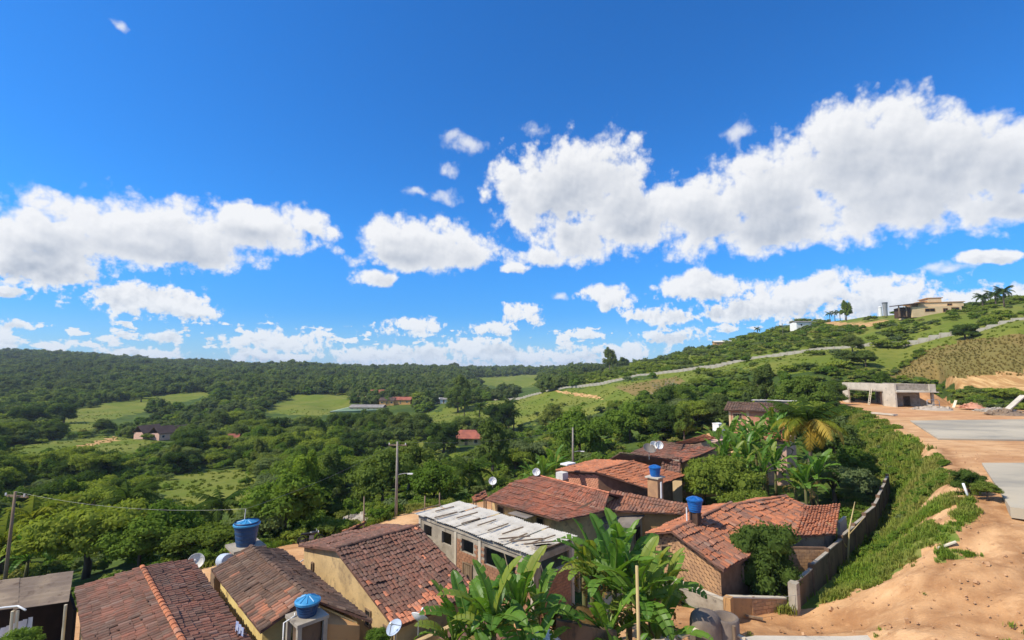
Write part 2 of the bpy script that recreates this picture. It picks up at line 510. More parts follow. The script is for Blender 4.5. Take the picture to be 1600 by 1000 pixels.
def add(name, me, parent=None, loc=(0, 0, 0), rot=(0, 0, 0), scale=None):
    o = bpy.data.objects.new(name, me)
    o.location = loc
    o.rotation_euler = rot
    if scale is not None:
        o.scale = scale if not isinstance(scale, (int, float)) else (scale,) * 3
    COL.objects.link(o)
    if parent is not None:
        o.parent = parent
    return o


def obj(name, V, Fc, m, parent=None, smooth=False, kind=None):
    """mesh given in world coordinates"""
    off = Vector((0, 0, 0))
    if parent is not None:
        r = parent
        while r.parent is not None:
            r = r.parent
        off = ORG.get(r.name, Vector((0, 0, 0)))
        V = [(v[0] - off.x, v[1] - off.y, v[2] - off.z) for v in V]
    loc = Vector((0, 0, 0))
    if parent is None:
        A_ = np.array([tuple(v) for v in V])
        loc = Vector(((A_[:, 0].min() + A_[:, 0].max()) / 2, (A_[:, 1].min() + A_[:, 1].max()) / 2, A_[:, 2].min()))
        V = [(v[0] - loc.x, v[1] - loc.y, v[2] - loc.z) for v in V]
    me = mk(name, V, Fc, m)
    if smooth:
        for p in me.polygons:
            p.use_smooth = True
    o = add(name, me, parent, loc)
    if kind:
        o['kind'] = kind
    return o


class MB:
    def __init__(self):
        self.v = []
        self.f = []

    def poly(self, pts, faces):
        n = len(self.v)
        self.v += [tuple(p) for p in pts]
        self.f += [tuple(i + n for i in f) for f in faces]
        return self

    def hexa(self, p):
        return self.poly(p, [(3, 2, 1, 0), (4, 5, 6, 7), (0, 1, 5, 4), (1, 2, 6, 5), (2, 3, 7, 6), (3, 0, 4, 7)])

    def box(self, o, ex, ey, ez):
        """o corner, edge vectors"""
        o, ex, ey, ez = map(Vector, (o, ex, ey, ez))
        return self.hexa([o, o + ex, o + ex + ey, o + ey, o + ez, o + ex + ez, o + ex + ey + ez, o + ey + ez])

    def cbox(self, c, sx, sy, sz, rz=0.0):
        ex = Vector((math.cos(rz), math.sin(rz), 0))
        ey = Vector((-math.sin(rz), math.cos(rz), 0))
        c = Vector(c)
        return self.box(c - ex * sx / 2 - ey * sy / 2, ex * sx, ey * sy, Vector((0, 0, sz)))

    def tube(self, pts, rad, n=8, cap=True):
        pts = [Vector(p) for p in pts]
        rad = rad if isinstance(rad, (list, tuple)) else [rad] * len(pts)
        base = len(self.v)
        for i, p in enumerate(pts):
            d = (pts[min(i + 1, len(pts) - 1)] - pts[max(i - 1, 0)]).normalized()
            a = d.orthogonal().normalized() if abs(d.z) < .99 else Vector((1, 0, 0))
            if abs(d.z) < .99:
                a = d.cross(Vector((0, 0, 1))).normalized()
            b = d.cross(a)
            for k in range(n):
                t = 2 * PI * k / n
                self.v.append(tuple(p + (a * math.cos(t) + b * math.sin(t)) * rad[i]))
        for i in range(len(pts) - 1):
            for k in range(n):
                k2 = (k + 1) % n
                self.f.append((base + i * n + k, base + i * n + k2, base + (i + 1) * n + k2, base + (i + 1) * n + k))
        if cap:
            self.f.append(tuple(base + k for k in range(n))[::-1])
            self.f.append(tuple(base + (len(pts) - 1) * n + k for k in range(n)))
        return self

    def lathe(self, prof, c=(0, 0, 0), n=20, M4=None):
        base = len(self.v)
        c = Vector(c)
        for r, z in prof:
            for k in range(n):
                t = 2 * PI * k / n
                p = Vector((r * math.cos(t), r * math.sin(t), z))
                if M4 is not None:
                    p = M4 @ p
                self.v.append(tuple(p + c))
        for i in range(len(prof) - 1):
            for k in range(n):
                k2 = (k + 1) % n
                self.f.append((base + i * n + k, base + i * n + k2, base + (i + 1) * n + k2, base + (i + 1) * n + k))
        return self

    def build(self, name, m, parent=None, smooth=False, kind=None):
        return obj(name, self.v, self.f, m, parent, smooth, kind)

    def mesh(self, name, m, smooth=False):
        me = mk(name, self.v, self.f, m)
        if smooth:
            for p in me.polygons:
                p.use_smooth = True
        return me


def copy_tree(o, parent=None):
    c = o.copy()
    COL.objects.link(c)
    c.parent = parent
    for ch in list(o.children):
        copy_tree(ch, c)
    return c


PROTO = bpy.data.collections.new('prototypes')      # meshes used by the scattered vegetation


def scatter(name, pts, sc, rz, ix, meshes, label=None, cat=None, kind='stuff', parent=None):
    if len(pts) == 0:
        return None
    pc = bpy.data.collections.new(name + '_kinds')
    for i, me in enumerate(meshes):
        po = bpy.data.objects.new('%s_kind_%02d' % (name, i), me)
        pc.objects.link(po)
    me = bpy.data.meshes.new(name)
    me.vertices.add(len(pts))
    me.vertices.foreach_set('co', np.asarray(pts, dtype=np.float32).ravel())
    for nm, typ, dat in (('sc', 'FLOAT', sc), ('rz', 'FLOAT', rz), ('ix', 'INT', ix)):
        at = me.attributes.new(nm, typ, 'POINT')
        at.data.foreach_set('value', np.asarray(dat, dtype=np.float32 if typ == 'FLOAT' else np.int32))
    o = bpy.data.objects.new(name, me)
    COL.objects.link(o)
    tag(o, label, cat, None, kind)
    ng = bpy.data.node_groups.new(name, 'GeometryNodeTree')
    ng.interface.new_socket('Geometry', in_out='INPUT', socket_type='NodeSocketGeometry')
    ng.interface.new_socket('Geometry', in_out='OUTPUT', socket_type='NodeSocketGeometry')
    N = ng.nodes
    L = ng.links
    i_ = N.new('NodeGroupInput')
    o_ = N.new('NodeGroupOutput')
    iop = N.new('GeometryNodeInstanceOnPoints')
    ci = N.new('GeometryNodeCollectionInfo')
    ci.inputs['Collection'].default_value = pc
    ci.inputs['Separate Children'].default_value = True
    ci.inputs['Reset Children'].default_value = True

    def na(nm, dt):
        n = N.new('GeometryNodeInputNamedAttribute')
        n.data_type = dt
        n.inputs[0].default_value = nm
        return [s for s in n.outputs if s.enabled and s.name == 'Attribute'][0]
    L.new(i_.outputs[0], iop.inputs['Points'])
    L.new(ci.outputs[0], iop.inputs['Instance'])
    iop.inputs['Pick Instance'].default_value = True
    L.new(na('ix', 'INT'), iop.inputs['Instance Index'])
    cx = N.new('ShaderNodeCombineXYZ')
    L.new(na('rz', 'FLOAT'), cx.inputs[2])
    L.new(cx.outputs[0], iop.inputs['Rotation'])
    L.new(na('sc', 'FLOAT'), iop.inputs['Scale'])
    L.new(iop.outputs[0], o_.inputs[0])
    md = o.modifiers.new('scatter', 'NODES')
    md.node_group = ng
    return o


# ------------------------------------------------------------------ terrain
ROWS = [10, 25, 38, 50, 65, 90, 110, 130, 180, 240, 320, 420, 600, 900, 1300, 2000, 4000]
TAB = {
    -100: [-13.5, -13.5, -16, -19, -22, -24, -25, -26, -28, -30, -28, -24, -10, 20, 45, 60, 60],
    100: [-13.5, -13.5, -16, -19, -22, -24, -25, -26, -28, -30, -27, -22, -10, 15, 38, 50, 50],
    300: [-13.5, -13.5, -14.2, -17, -21, -24, -25.5, -27, -29, -30, -28, -22, -12, 2, 14, 25, 25],
    500: [-13.5, -13.5, -13.2, -15, -19, -23, -24.5, -26, -28, -28, -26, -20, -12, -4, 4, 10, 10],
    650: [-13.5, -13.5, -13.2, -13.5, -17, -21, -23, -25, -26, -26, -25, -22, -16, -8, 0, 4, 2],
    800: [-13.5, -13.5, -13.4, -13.3, -15, -19, -21, -23, -24, -22.5, -19, -20, -20, -9, -4, -2, -2],
    900: [-13.5, -13.5, -13.4, -13.3, -13.3, -15.5, -17.5, -19, -19, -14, -7, -6, -6, -4, -2, -2, -2],
    1000: [-13.5, -13.5, -13.4, -13.3, -13.3, -13.5, -13.4, -13, -9.5, -3, 1, 3, -2, -5, -5, -3, -2],
    1100: [-13.5, -13.5, -13.5, -13.3, -13.3, -12.5, -11, -9, -3.2, 3.2, 11, 18, 14, 5, 0, 0, 0],
    1200: [-13.5, -13.5, -13.5, -13.3, -13, -10.5, -8, -5, 3.5, 12.5, 23, 30, 26, 14, 10, 8, 8],
    1300: [-13.5, -13.5, -13.5, -13, -12, -9, -7, -2.5, 8.5, 20, 32.5, 37, 32, 20, 15, 10, 10],
    1400: [-13.5, -13.5, -13, -12.5, -11, -8, -7.8, -4, 14, 26, 37, 42, 38, 26, 20, 15, 15],
    1500: [-13.5, -13.5, -12.5, -10, -8, -8, -4.8, 4, 20, 31, 41, 44, 40, 28, 20, 15, 15],
    1600: [-13.5, -13.5, -12, -9, -8, -7.6, -2.4, 12, 25, 34, 43, 46, 42, 30, 22, 16, 16],
    1800: [-13.5, -13.5, -11, -8, -8, -6, 2, 16, 28, 38, 46, 48, 44, 32, 24, 18, 18]}
PX = sorted(TAB)
TU = np.array([(p - 800) / F for p in PX])
TT = np.array([TAB[p] for p in PX], float)
LR = np.log(np.array(ROWS, float))


def fbm(x, y, sc, seed, octv=4):
    out = np.zeros_like(x)
    a = 1.0
    for o in range(octv):
        r = np.random.RandomState(seed * 17 + o)
        for k in range(3):
            th = r.uniform(0, 2 * PI)
            ph = r.uniform(0, 2 * PI)
            fr = (2 ** o) / sc * r.uniform(.8, 1.25)
            out += a * np.sin((x * math.cos(th) + y * math.sin(th)) * fr * 2 * PI + ph) / 3
        a *= .5
    return out


WALL0, WALL1 = SB(31.9, -9.35), SB(51.5, -8.45)          # yard wall foot line
WALL2 = Vector((38.6, 51.5, 0))


def edge_x(y):
    return np.interp(y, [5, 12, 20, 28, 36, 57, 104, 130], [17, 20, 22.5, 27.2, 33.5, 47.5, 73, 79])


def wall_x(y):
    return np.interp(y, [5, 20, 29.2, 42.4, 51.5, 70, 104, 130], [5, 9, 16.0, 30.5, 38.7, 48.5, 66, 76])


def ss(t):
    t = np.clip(t, 0, 1)
    return t * t * (3 - 2 * t)


def terr(x, y):
    x = np.asarray(x, float)
    y = np.asarray(y, float)
    r = np.hypot(x, y)
    D = np.maximum(np.maximum(y, 0.35 * r), 8.0)
    u = np.clip(x / D, TU[0], TU[-1])
    ld = np.clip(np.log(D), LR[0], LR[-1])
    iu = np.clip(np.searchsorted(TU, u) - 1, 0, len(TU) - 2)
    fu = (u - TU[iu]) / (TU[iu + 1] - TU[iu])
    fu = fu * fu * (3 - 2 * fu) * .5 + fu * .5
    ir = np.clip(np.searchsorted(LR, ld) - 1, 0, len(LR) - 2)
    fr = (ld - LR[ir]) / (LR[ir + 1] - LR[ir])
    z = (TT[iu, ir] * (1 - fu) + TT[iu + 1, ir] * fu) * (1 - fr) + (TT[iu, ir + 1] * (1 - fu) + TT[iu + 1, ir + 1] * fu) * fr
    # terrace on the right, with the bank down to the yard wall
    xe, xw = edge_x(y), wall_x(y)
    zt = np.interp(y, [8, 16, 22, 28, 31], [-12.9, -12.4, -10.9, -8.7, -7.96])
    t = ss((x - xw) / np.maximum(xe - xw, 1))
    yb = np.interp(x / D, [.6, .87, .93, 1.1], [127, 126, 101, 96])
    wb = 1 - ss((y - yb) / 9.0)
    inn = wb * ss((x - xw + .3) / .6) * (y > 0)
    lowz = np.minimum(z, -13.6 + np.clip((y - 46) / 60, 0, 1) * 4)
    zz = lowz * (1 - t) + zt * t
    z = z * (1 - inn) + zz * inn
    nat = ss((D - 60) / 60) * (1 - inn)
    z = z + fbm(x, y, 70, 3, 3) * 1.0 * nat * np.clip(D / 250, 0, 1.6)
    z = z + fbm(x, y, 300, 9, 3) * 5.5 * ss((D - 480) / 500)
    near = inn * ss((x - xw) / 2) * (1 - ss((x - xe + 2.5) / 2) * (y > 28.5))
    z = z + fbm(x, y, 5, 5, 4) * .26 * near
    return z


def gz(x, y):
    return float(terr(np.array([x]), np.array([y]))[0])


def G(px, py, y0=12.0):
    ys = np.exp(np.linspace(math.log(y0), math.log(2600), 1800))
    for step in range(40):
        d = ray(px, py + step)
        t = ys / d.y
        hit = np.where(d.z * t < terr(d.x * t, ys))[0]
        if len(hit) and ys[hit[0]] < 1700:
            break
    k = hit[0] if len(hit) else len(ys) - 1
    y = ys[k]
    p = d * (y / d.y)
    return Vector((p.x, p.y, gz(p.x, p.y)))


def inpoly(px, py, poly):
    c = np.zeros(px.shape, bool)
    n = len(poly)
    for i in range(n):
        x1, y1 = poly[i]
        x2, y2 = poly[(i + 1) % n]
        cond = ((y1 > py) != (y2 > py))
        c ^= cond & (px < (x2 - x1) * (py - y1) / ((y2 - y1) if y2 != y1 else 1e-9) + x1)
    return c


FIELDS = [  # outline in the view, nearest and farthest ground distance
    ([(70, 672), (95, 645), (180, 627), (305, 610), (335, 616), (240, 640), (175, 655), (140, 675)], 220, 460),
    ([(405, 645), (450, 618), (545, 613), (548, 640), (500, 650)], 240, 470),
    ([(640, 650), (760, 627), (900, 606), (1010, 592), (1060, 590), (1010, 618), (960, 640), (880, 655), (760, 676), (660, 668)], 170, 340),
    ([(735, 590), (845, 584), (838, 602), (800, 609), (755, 600)], 520, 1000),
    ([(235, 748), (330, 735), (395, 735), (408, 770), (400, 805), (330, 800), (262, 795)], 60, 160),
    ([(1010, 588), (1200, 556), (1420, 525), (1600, 490), (1640, 490), (1640, 525), (1440, 548), (1390, 585), (1330, 570), (1240, 585), (1150, 575), (1080, 600)], 125, 260),
    ([(545, 725), (640, 690), (715, 690), (720, 720), (660, 740), (600, 770), (555, 760)], 70, 200),
    ([(95, 690), (165, 680), (240, 690), (200, 712), (0, 725), (0, 700)], 120, 300)]
DRY = [([(1385, 592), (1450, 548), (1520, 530), (1640, 518), (1640, 592), (1560, 588), (1480, 592)], 100, 175),
       ([(960, 605), (1060, 588), (1080, 605), (1000, 622)], 150, 260)]
CUT = [([(112, 699), (150, 689), (182, 682), (184, 687), (150, 695), (118, 704)], 150, 300), ([(868, 610), (905, 614), (942, 620), (942, 624), (900, 618), (868, 613)], 150, 320),
       ([(1455, 596), (1530, 585), (1640, 578), (1640, 618), (1560, 612), (1500, 606)], 85, 135),
       ([(1285, 500), (1330, 505), (1390, 500), (1385, 507), (1310, 517), (1295, 510)], 180, 400)]


def region(lst, px, py, D):
    m = np.zeros(px.shape, bool)
    for poly, d0, d1 in lst:
        m |= inpoly(px, py, poly) & (D > d0) & (D < d1)
    return m


def projv(x, y, z):
    c, s = math.cos(TH), math.sin(TH)
    dep = np.maximum(y * c + z * s, .5)
    return 800 + F * x / dep, 500 - F * (-y * s + z * c) / dep


def masks(x, y, z):
    px, py = projv(x, y, z)
    D = y
    s = (x + y) * .70711
    b = (x - y) * .70711
    wob = fbm(x, y, 9, 21, 4)
    wob2 = fbm(x, y, 3, 22, 3)
    street = (b > -41.3 + wob * .5) & (b < -30.2) & (s > -30) & (s < 95)
    xe, xw = edge_x(y), wall_x(y)
    inter = (x > xw) & (y > 0)
    yb = np.interp(x / np.maximum(D, 1), [.6, .87, .93, 1.1], [127, 126, 101, 96])
    grassline = xe - 1.2 + wob * 1.6 + wob2 * .6
    grassline = np.where((y < 29.5) & (y < 28.9 - .42 * (x - 18.8) + wob * .8), xw - 1, grassline)
    tongue = (fbm(x, y, 5, 27, 4) > .24) & (y > 24) & (y < 38) & (x > xw + 3.2)
    grassline = np.where(tongue, xw - 1, grassline)
    terrace = (x > grassline) & (y < yb + 1.5) & (x > xw + .2)
    front = (y < 29) & (b > -19 + wob * .8) & (x > -3 + wob) & ~((x > xw + .2) & (x < grassline))
    yard = (s > 18) & (s < 28) & (b > -18) & (b < -13)
    dirt = street | (terrace & inter) | front | yard
    fld = region(FIELDS, px + wob * 4, py + wob * 2, D)
    dry = region(DRY, px + wob * 4, py + wob * 2, D)
    cut = region(CUT, px + wob * 4, py + wob * 2, D)
    bank = inter & ~terrace & (y < 110) & (x < xe + 3)
    return dirt, fld, dry, cut, bank


azs = np.concatenate([np.linspace(-180, -62, 40, endpoint=False), np.linspace(-62, 62, 620), np.linspace(62, 180, 40)[1:]])
azs = np.radians(azs)
rs = np.concatenate([[5.0], np.exp(np.linspace(math.log(8), math.log(6500), 560))])
AA, RR = np.meshgrid(azs, rs)
TX = (np.sin(AA) * RR).ravel()
TY = (np.cos(AA) * RR).ravel()
TZ = terr(TX, TY)
RUTS = [[(1030, 962), (1150, 968), (1300, 972), (1450, 966), (1640, 985)], [(1030, 975), (1160, 982), (1320, 984), (1480, 978), (1640, 1000)],
        [(1300, 962), (1420, 940), (1520, 905), (1640, 850)], [(1330, 975), (1450, 955), (1560, 920), (1640, 890)],
        [(1640, 770), (1545, 812), (1500, 850), (1450, 915)], [(1475, 700), (1500, 735), (1545, 800), (1600, 850)], [(1440, 645), (1540, 648), (1640, 650)]]
RUT = np.zeros(len(TX))
near_ = (TY > 14) & (TY < 110) & (TX > 0)
wobr = fbm(TX[near_], TY[near_], 2.5, 91, 3)
for pl in RUTS:
    w3 = [G(a_, b_) for a_, b_ in pl]
    dmin = np.full(near_.sum(), 99.0)
    for p_, q_ in zip(w3[:-1], w3[1:]):
        dx, dy = q_.x - p_.x, q_.y - p_.y
        tt_ = np.clip(((TX[near_] - p_.x) * dx + (TY[near_] - p_.y) * dy) / (dx * dx + dy * dy + 1e-6), 0, 1)
        dmin = np.minimum(dmin, np.hypot(TX[near_] - p_.x - tt_ * dx, TY[near_] - p_.y - tt_ * dy))
    RUT[near_] = np.maximum(RUT[near_], np.exp(-((dmin + wobr * .25) / .55) ** 2) * np.clip(.75 + wobr * .5, .1, 1))
TZ = TZ - RUT * .16
na_, nr_ = len(azs), len(rs)
idx = np.arange(na_ * nr_).reshape(nr_, na_)
q = np.stack([idx[:-1, :-1], idx[:-1, 1:], idx[1:, 1:], idx[1:, :-1]], -1).reshape(-1, 4)[:, ::-1]
gm = bpy.data.meshes.new('ground')
gm.vertices.add(len(TX))
gm.vertices.foreach_set('co', np.stack([TX, TY, TZ], 1).astype(np.float32).ravel())
gm.loops.add(q.size)
gm.loops.foreach_set('vertex_index', q.ravel().astype(np.int32))
gm.polygons.add(len(q))
gm.polygons.foreach_set('loop_start', np.arange(0, q.size, 4, dtype=np.int32))
gm.polygons.foreach_set('use_smooth', np.ones(len(q), bool))
gm.update(calc_edges=True)
gm.validate()
ra_ = gm.attributes.new('rut', 'FLOAT', 'POINT')
ra_.data.foreach_set('value', RUT.astype(np.float32))
mk_ = list(masks(TX, TY, TZ))
hl_ = ((TX + 14) * -216 - (TY - 350) * 164) / 271.2
mk_[1] = mk_[1] | ((hl_ < -2) & (TX > .13 * TY) & (TY > 130) & (TY < 480))
for nm, mm in zip(('dirt', 'field', 'dry', 'cut', 'bank'), mk_):
    a = gm.attributes.new(nm, 'FLOAT', 'POINT')
    a.data.foreach_set('value', mm.astype(np.float32))

m = bpy.data.materials.new('ground')
m.use_nodes = True
t = NT(m.node_tree)
b = t.n['Principled BSDF']
b.inputs['Roughness'].default_value = 0.95
b.inputs['Specular IOR Level'].default_value = 0.1
co = t.new('ShaderNodeTexCoord').outputs['Object']


def att(nm):
    n = t.new('ShaderNodeAttribute')
    n.attribute_name = nm
    return n.outputs['Fac']


nA = t.noise(co, .045, 6, .6)
nB = t.noise(co, .35, 6, .65)
nC = t.noise(co, 2.2, 5, .7)
nD = t.noise(t.vmath('MULTIPLY', co, (.22, 1.0, 1.0)), 1.1, 5, .65)
base = t.mix(t.smooth(nA, .35, .65), (0.050, 0.085, 0.016), (0.095, 0.135, 0.022))
base = t.mix(t.math('MULTIPLY', t.smooth(nB, .45, .65), .6), base, (0.032, 0.055, 0.014))
fieldc = t.mix(t.smooth(nA, .38, .62), (0.130, 0.168, 0.020), (0.185, 0.195, 0.034))
fieldc = t.mix(t.math('MULTIPLY', t.smooth(nB, .48, .66), .5), fieldc, (0.085, 0.125, 0.014))
dryc = t.mix(t.smooth(nB, .35, .65), (0.25, 0.175, 0.060), (0.19, 0.140, 0.045))
dryc = t.mix(t.math('MULTIPLY', t.smooth(nA, .45, .6), .5), dryc, (0.16, 0.15, 0.04))
cutc = t.mix(t.smooth(t.noise(t.vmath('MULTIPLY', co, (1, .3, .25)), .8, 5, .7), .35, .6), (0.62, 0.40, 0.17), (0.40, 0.22, 0.085))
bankc = t.mix(t.smooth(nB, .4, .62), (0.120, 0.175, 0.026), (0.235, 0.225, 0.060))
dirtc = t.mix(t.smooth(nB, .36, .64), (0.66, 0.40, 0.20), (0.54, 0.30, 0.138))
dirtc = t.mix(t.math('MULTIPLY', t.smooth(nD, .48, .66), .75), dirtc, (0.37, 0.19, 0.085))
dirtc = t.mix(t.math('MULTIPLY', t.smooth(t.noise(t.vmath('MULTIPLY', co, (.5, 1, 1)), .16, 5, .6), .50, .66), .55), dirtc, (0.40, 0.185, 0.075))
dirtc = t.mix(t.math('MULTIPLY', t.smooth(nC, .54, .70), .45), dirtc, (0.66, 0.43, 0.23))
dirtc = t.mix(t.math('MULTIPLY', t.smooth(nA, .5, .62), .35), dirtc, (0.50, 0.225, 0.10))


def edge(nm, w=.5):
    return t.smooth(t.math('ADD', att(nm), t.math('MULTIPLY', t.math('SUBTRACT', nC, .5), w)), .4, .6)


dirtc = t.mix(t.math('MULTIPLY', t.math('MULTIPLY', att('rut'), t.smooth(nC, .2, .5)), .95), dirtc, (0.30, 0.145, 0.062))
c = t.mix(edge('field'), base, fieldc)
c = t.mix(edge('dry'), c, dryc)
c = t.mix(edge('bank'), c, bankc)
c = t.mix(edge('cut'), c, cutc)
c = t.mix(edge('dirt', .7), c, dirtc)
t.l.new(c, b.inputs['Base Color'])
bn = t.new('ShaderNodeBump')
bn.inputs['Strength'].default_value = .8
bn.inputs['Distance'].default_value = .25
t.l.new(t.math('ADD', nD, t.math('MULTIPLY', nC, .35)), bn.inputs['Height'])
t.l.new(bn.outputs[0], b.inputs['Normal'])
gm.materials.append(m)
ground = add('ground', gm)
tag(ground, 'rolling green valley ground with orange dirt street and terrace', 'ground', kind='structure')

# ------------------------------------------------------------------ street-side structure: cement slabs
def slab(pts, z0, th, m, name, label, tiltx=0.0):
    top = [Vector((p[0], p[1], z0)) for p in pts]
    n = len(top)
    V = top + [p - Vector((0, 0, th)) for p in top]
    Fc = [tuple(range(n)), tuple(range(2 * n - 1, n - 1, -1))] + [(i, i + n, (i + 1) % n + n, (i + 1) % n) for i in range(n)]
    Fc = [f if k != 0 else f for k, f in enumerate(Fc)]
    o = obj(name, V, Fc, m)
    return tag(o, label, 'pavement', kind='structure')


def up_poly(pix, z):
    return [U(px, py, z) for px, py in pix]


slab(up_poly([(1422, 657), (1466, 685), (1600, 687), (1900, 690), (1900, 655), (1600, 655)], -7.78), -7.78, .6, M['slab'], 'pavement',
     'pale cement court on the upper terrace in front of the concrete shell')
slab(up_poly([(1534, 723), (1578, 792), (1640, 800), (1900, 830), (1900, 723)], -7.78), -7.78, .6, M['slab'], 'pavement',
     'smaller cement court beside the dirt track at the right')
slab(up_poly([(1100, 1006), (1180, 993), (1320, 994), (1450, 988), (1600, 992), (1900, 1000), (1900, 1100), (1100, 1100)], -12.55), -12.55, 1.2, M['concrete_pale'], 'pavement',
     'pale concrete strip along the bottom of the dirt lot')


# ------------------------------------------------------------------ building helpers
UPV = Vector((0, 0, 1))


def quadpt(Q, u, v):
    A, B, C, D = Q
    return (A * (1 - u) + B * u) * (1 - v) + (D * (1 - u) + C * u) * v


PROF = [(math.cos(a), math.sin(a)) for a in (PI * .98, PI * .72, PI * .5, PI * .28, PI * .02)]


def tile_slope(house, Q, m, tw=.24, tl=.40, fresh=None, mfresh=None, sag=.11, seed=0, ridge=True, mridge=None, slabm=None):
    """roof slope: A,B along the ridge, C,D along the eave below them"""
    rr = np.random.RandomState(seed + 5)
    A, B, C, D = Q = [Vector(p) for p in Q]
    nrm = ((B - A).cross(D - A)).normalized()
    if nrm.z < 0:
        nrm = -nrm
    L = ((B - A).length + (C - D).length) / 2
    W = ((D - A).length + (C - B).length) / 2
    dn = Vector((0, 0, -.10))
    bm_ = MB()
    nu = 6
    for j in range(nu):
        for i in range(nu):
            pts = [quadpt(Q, (i + a) / nu, (j + c2) / nu) - UPV * sag * math.sin(PI * (i + a) / nu) * math.sin(PI * (j + c2) / nu) for a, c2 in ((0, 0), (1, 0), (1, 1), (0, 1))]
            bm_.hexa([p + dn for p in pts] + pts)
    rf = bm_.build('roof', slabm or M['clay_dark'], house)
    n = max(3, int(L / tw))
    k = max(3, int(W / (tl * .84)))
    sets = ([], []), ([], [])
    sagw = rr.uniform(-.04, .04, (8, 8))
    for i in range(n):
        colj = rr.normal(0, .010)
        for j in range(k):
            if rr.rand() < .006:
                continue
            u = (i + .5) / n
            v0 = max(0.0, (j - .12) / k)
            v1 = (j + 1.02) / k
            dz = -sag * math.sin(PI * u) * math.sin(PI * (j + .5) / k) + sagw[int(u * 7.99), int((j + .5) / k * 7.99)]
            p0 = quadpt(Q, u, v0) + UPV * dz
            p1 = quadpt(Q, u, v1) + UPV * dz
            al = (quadpt(Q, min(1, u + .01), v1) - quadpt(Q, u - .01, v1)).normalized()
            jx = rr.normal(0, .016) + colj
            jl = rr.normal(0, .03)
            dd = (p1 - p0).normalized()
            p0 = p0 + al * jx + dd * jl
            p1 = p1 + al * (jx + rr.normal(0, .016)) + dd * jl
            r0, r1 = tw * .45, tw * .54
            lift = .022 + abs(rr.normal(0, .008))
            w_ = 0
            if fresh is not None and rr.rand() < fresh(u, (j + .5) / k):
                w_ = 1
            V, Fc = sets[w_]
            b0 = len(V)
            for cx, sy in PROF:
                V.append(p0 + al * cx * r0 + nrm * (.005 + sy * r0 * .52))
            for cx, sy in PROF:
                V.append(p1 + al * cx * r1 + nrm * (lift + sy * r1 * .52))
            Fc += [(b0 + q_, b0 + q_ + 1, b0 + q_ + 6, b0 + q_ + 5) for q_ in range(4)]
            Fc.append((b0 + 9, b0 + 8, b0 + 7, b0 + 6, b0 + 5))
    for (V, Fc), mm in zip(sets, (m, mfresh or m)):
        if V:
            obj('roof_tiles', V, Fc, mm, rf, kind='stuff')
    if ridge:
        V, Fc = [], []
        mbr = MB()
        nn_ = max(3, int((B - A).length / .42))
        for i in range(nn_):
            p0 = A.lerp(B, i / nn_) + UPV * (.03 + rr.uniform(0, .02)) + nrm * rr.normal(0, .008)
            p1 = A.lerp(B, (i + 1.12) / nn_) + UPV * (.06 + rr.uniform(0, .02))
            ax = (B - A).normalized()
            sd = ax.cross(UPV).normalized()
            upv = sd.cross(ax)
            q0 = []
            for p, r_ in ((p0, .105), (p1, .12)):
                for cx, sy in PROF:
                    q0.append(p + sd * cx * r_ + upv * sy * r_ * .7)
            mbr.poly(q0, [(a_, a_ + 1, a_ + 6, a_ + 5) for a_ in range(4)] + [(9, 8, 7, 6, 5), (0, 1, 2, 3, 4)])
        mbr.build('ridge_tiles', mridge or m, rf, kind='stuff')
    return rf


def prism(house, foot, zb, m, name='wall'):
    """closed wall block; foot: list of (x, y, ztop) round the plan"""
    n = len(foot)
    V = [(p[0], p[1], zb) for p in foot] + [tuple(p) for p in foot]
    Fc = [tuple(range(n))[::-1], tuple(range(n, 2 * n))] + [(i, (i + 1) % n, (i + 1) % n + n, i + n) for i in range(n)]
    return obj(name, V, Fc, m, house)


def window(house, c, along, nrm, w, h, name='window', frame='wood', pane='black', mull=0, fr=.07, sill=False):
    """frame of bars with a recessed pane, on a wall; c = centre on the wall face"""
    c, a, n = Vector(c), Vector(along).normalized(), Vector(nrm).normalized()
    mb = MB()
    d = n * .06
    bk = -n * .05
    for sx in (-1, 1):
        mb.box(c + a * (sx * w / 2 - (fr if sx > 0 else 0)) - UPV * h / 2 + bk, a * fr, d - bk, UPV * h)
    for sz in (-1, 1):
        mb.box(c - a * (w / 2 - fr) + UPV * (sz * h / 2 - (fr if sz > 0 else 0)) + bk, a * (w - 2 * fr), d - bk, UPV * fr)
    for k in range(mull):
        mb.box(c + a * (-w / 2 + w * (k + 1) / (mull + 1) - .02) - UPV * (h / 2 - fr) + bk, a * .04, d * .9 - bk, UPV * (h - 2 * fr))
    o = mb.build(name, M[frame], house)
    p = MB()
    p.box(c - a * (w / 2 - fr) - UPV * (h / 2 - fr) - n * .05, a * (w - 2 * fr), n * .065, UPV * (h - 2 * fr))
    p.build('pane', M[pane], o)
    if sill:
        s_ = MB()
        s_.box(c - a * (w / 2 + .05) - UPV * (h / 2 + .06), a * (w + .1), n * .12, UPV * .055)
        s_.build('sill', M[frame], o)
    return o


def door(house, foot, along, nrm, w, h, m='wood'):
    c, a, n = Vector(foot), Vector(along).normalized(), Vector(nrm).normalized()
    fr = MB()
    for sx in (-1, 1):
        fr.box(c + a * (sx * w / 2 - (.07 if sx > 0 else 0)) - n * .05, a * .07, n * .12, UPV * h)
    fr.box(c - a * (w / 2 - .07) + UPV * (h - .07) - n * .05, a * (w - .14), n * .12, UPV * .07)
    o = fr.build('door', M['wood'], house)
    lf = MB()
    for k in range(4):
        ww = (w - .14) / 4
        lf.box(c + a * (-w / 2 + .07 + ww * k + .008) - n * .05, a * (ww - .016), n * .08, UPV * (h - .08))
    lf.build('door_leaf', M[m], o)


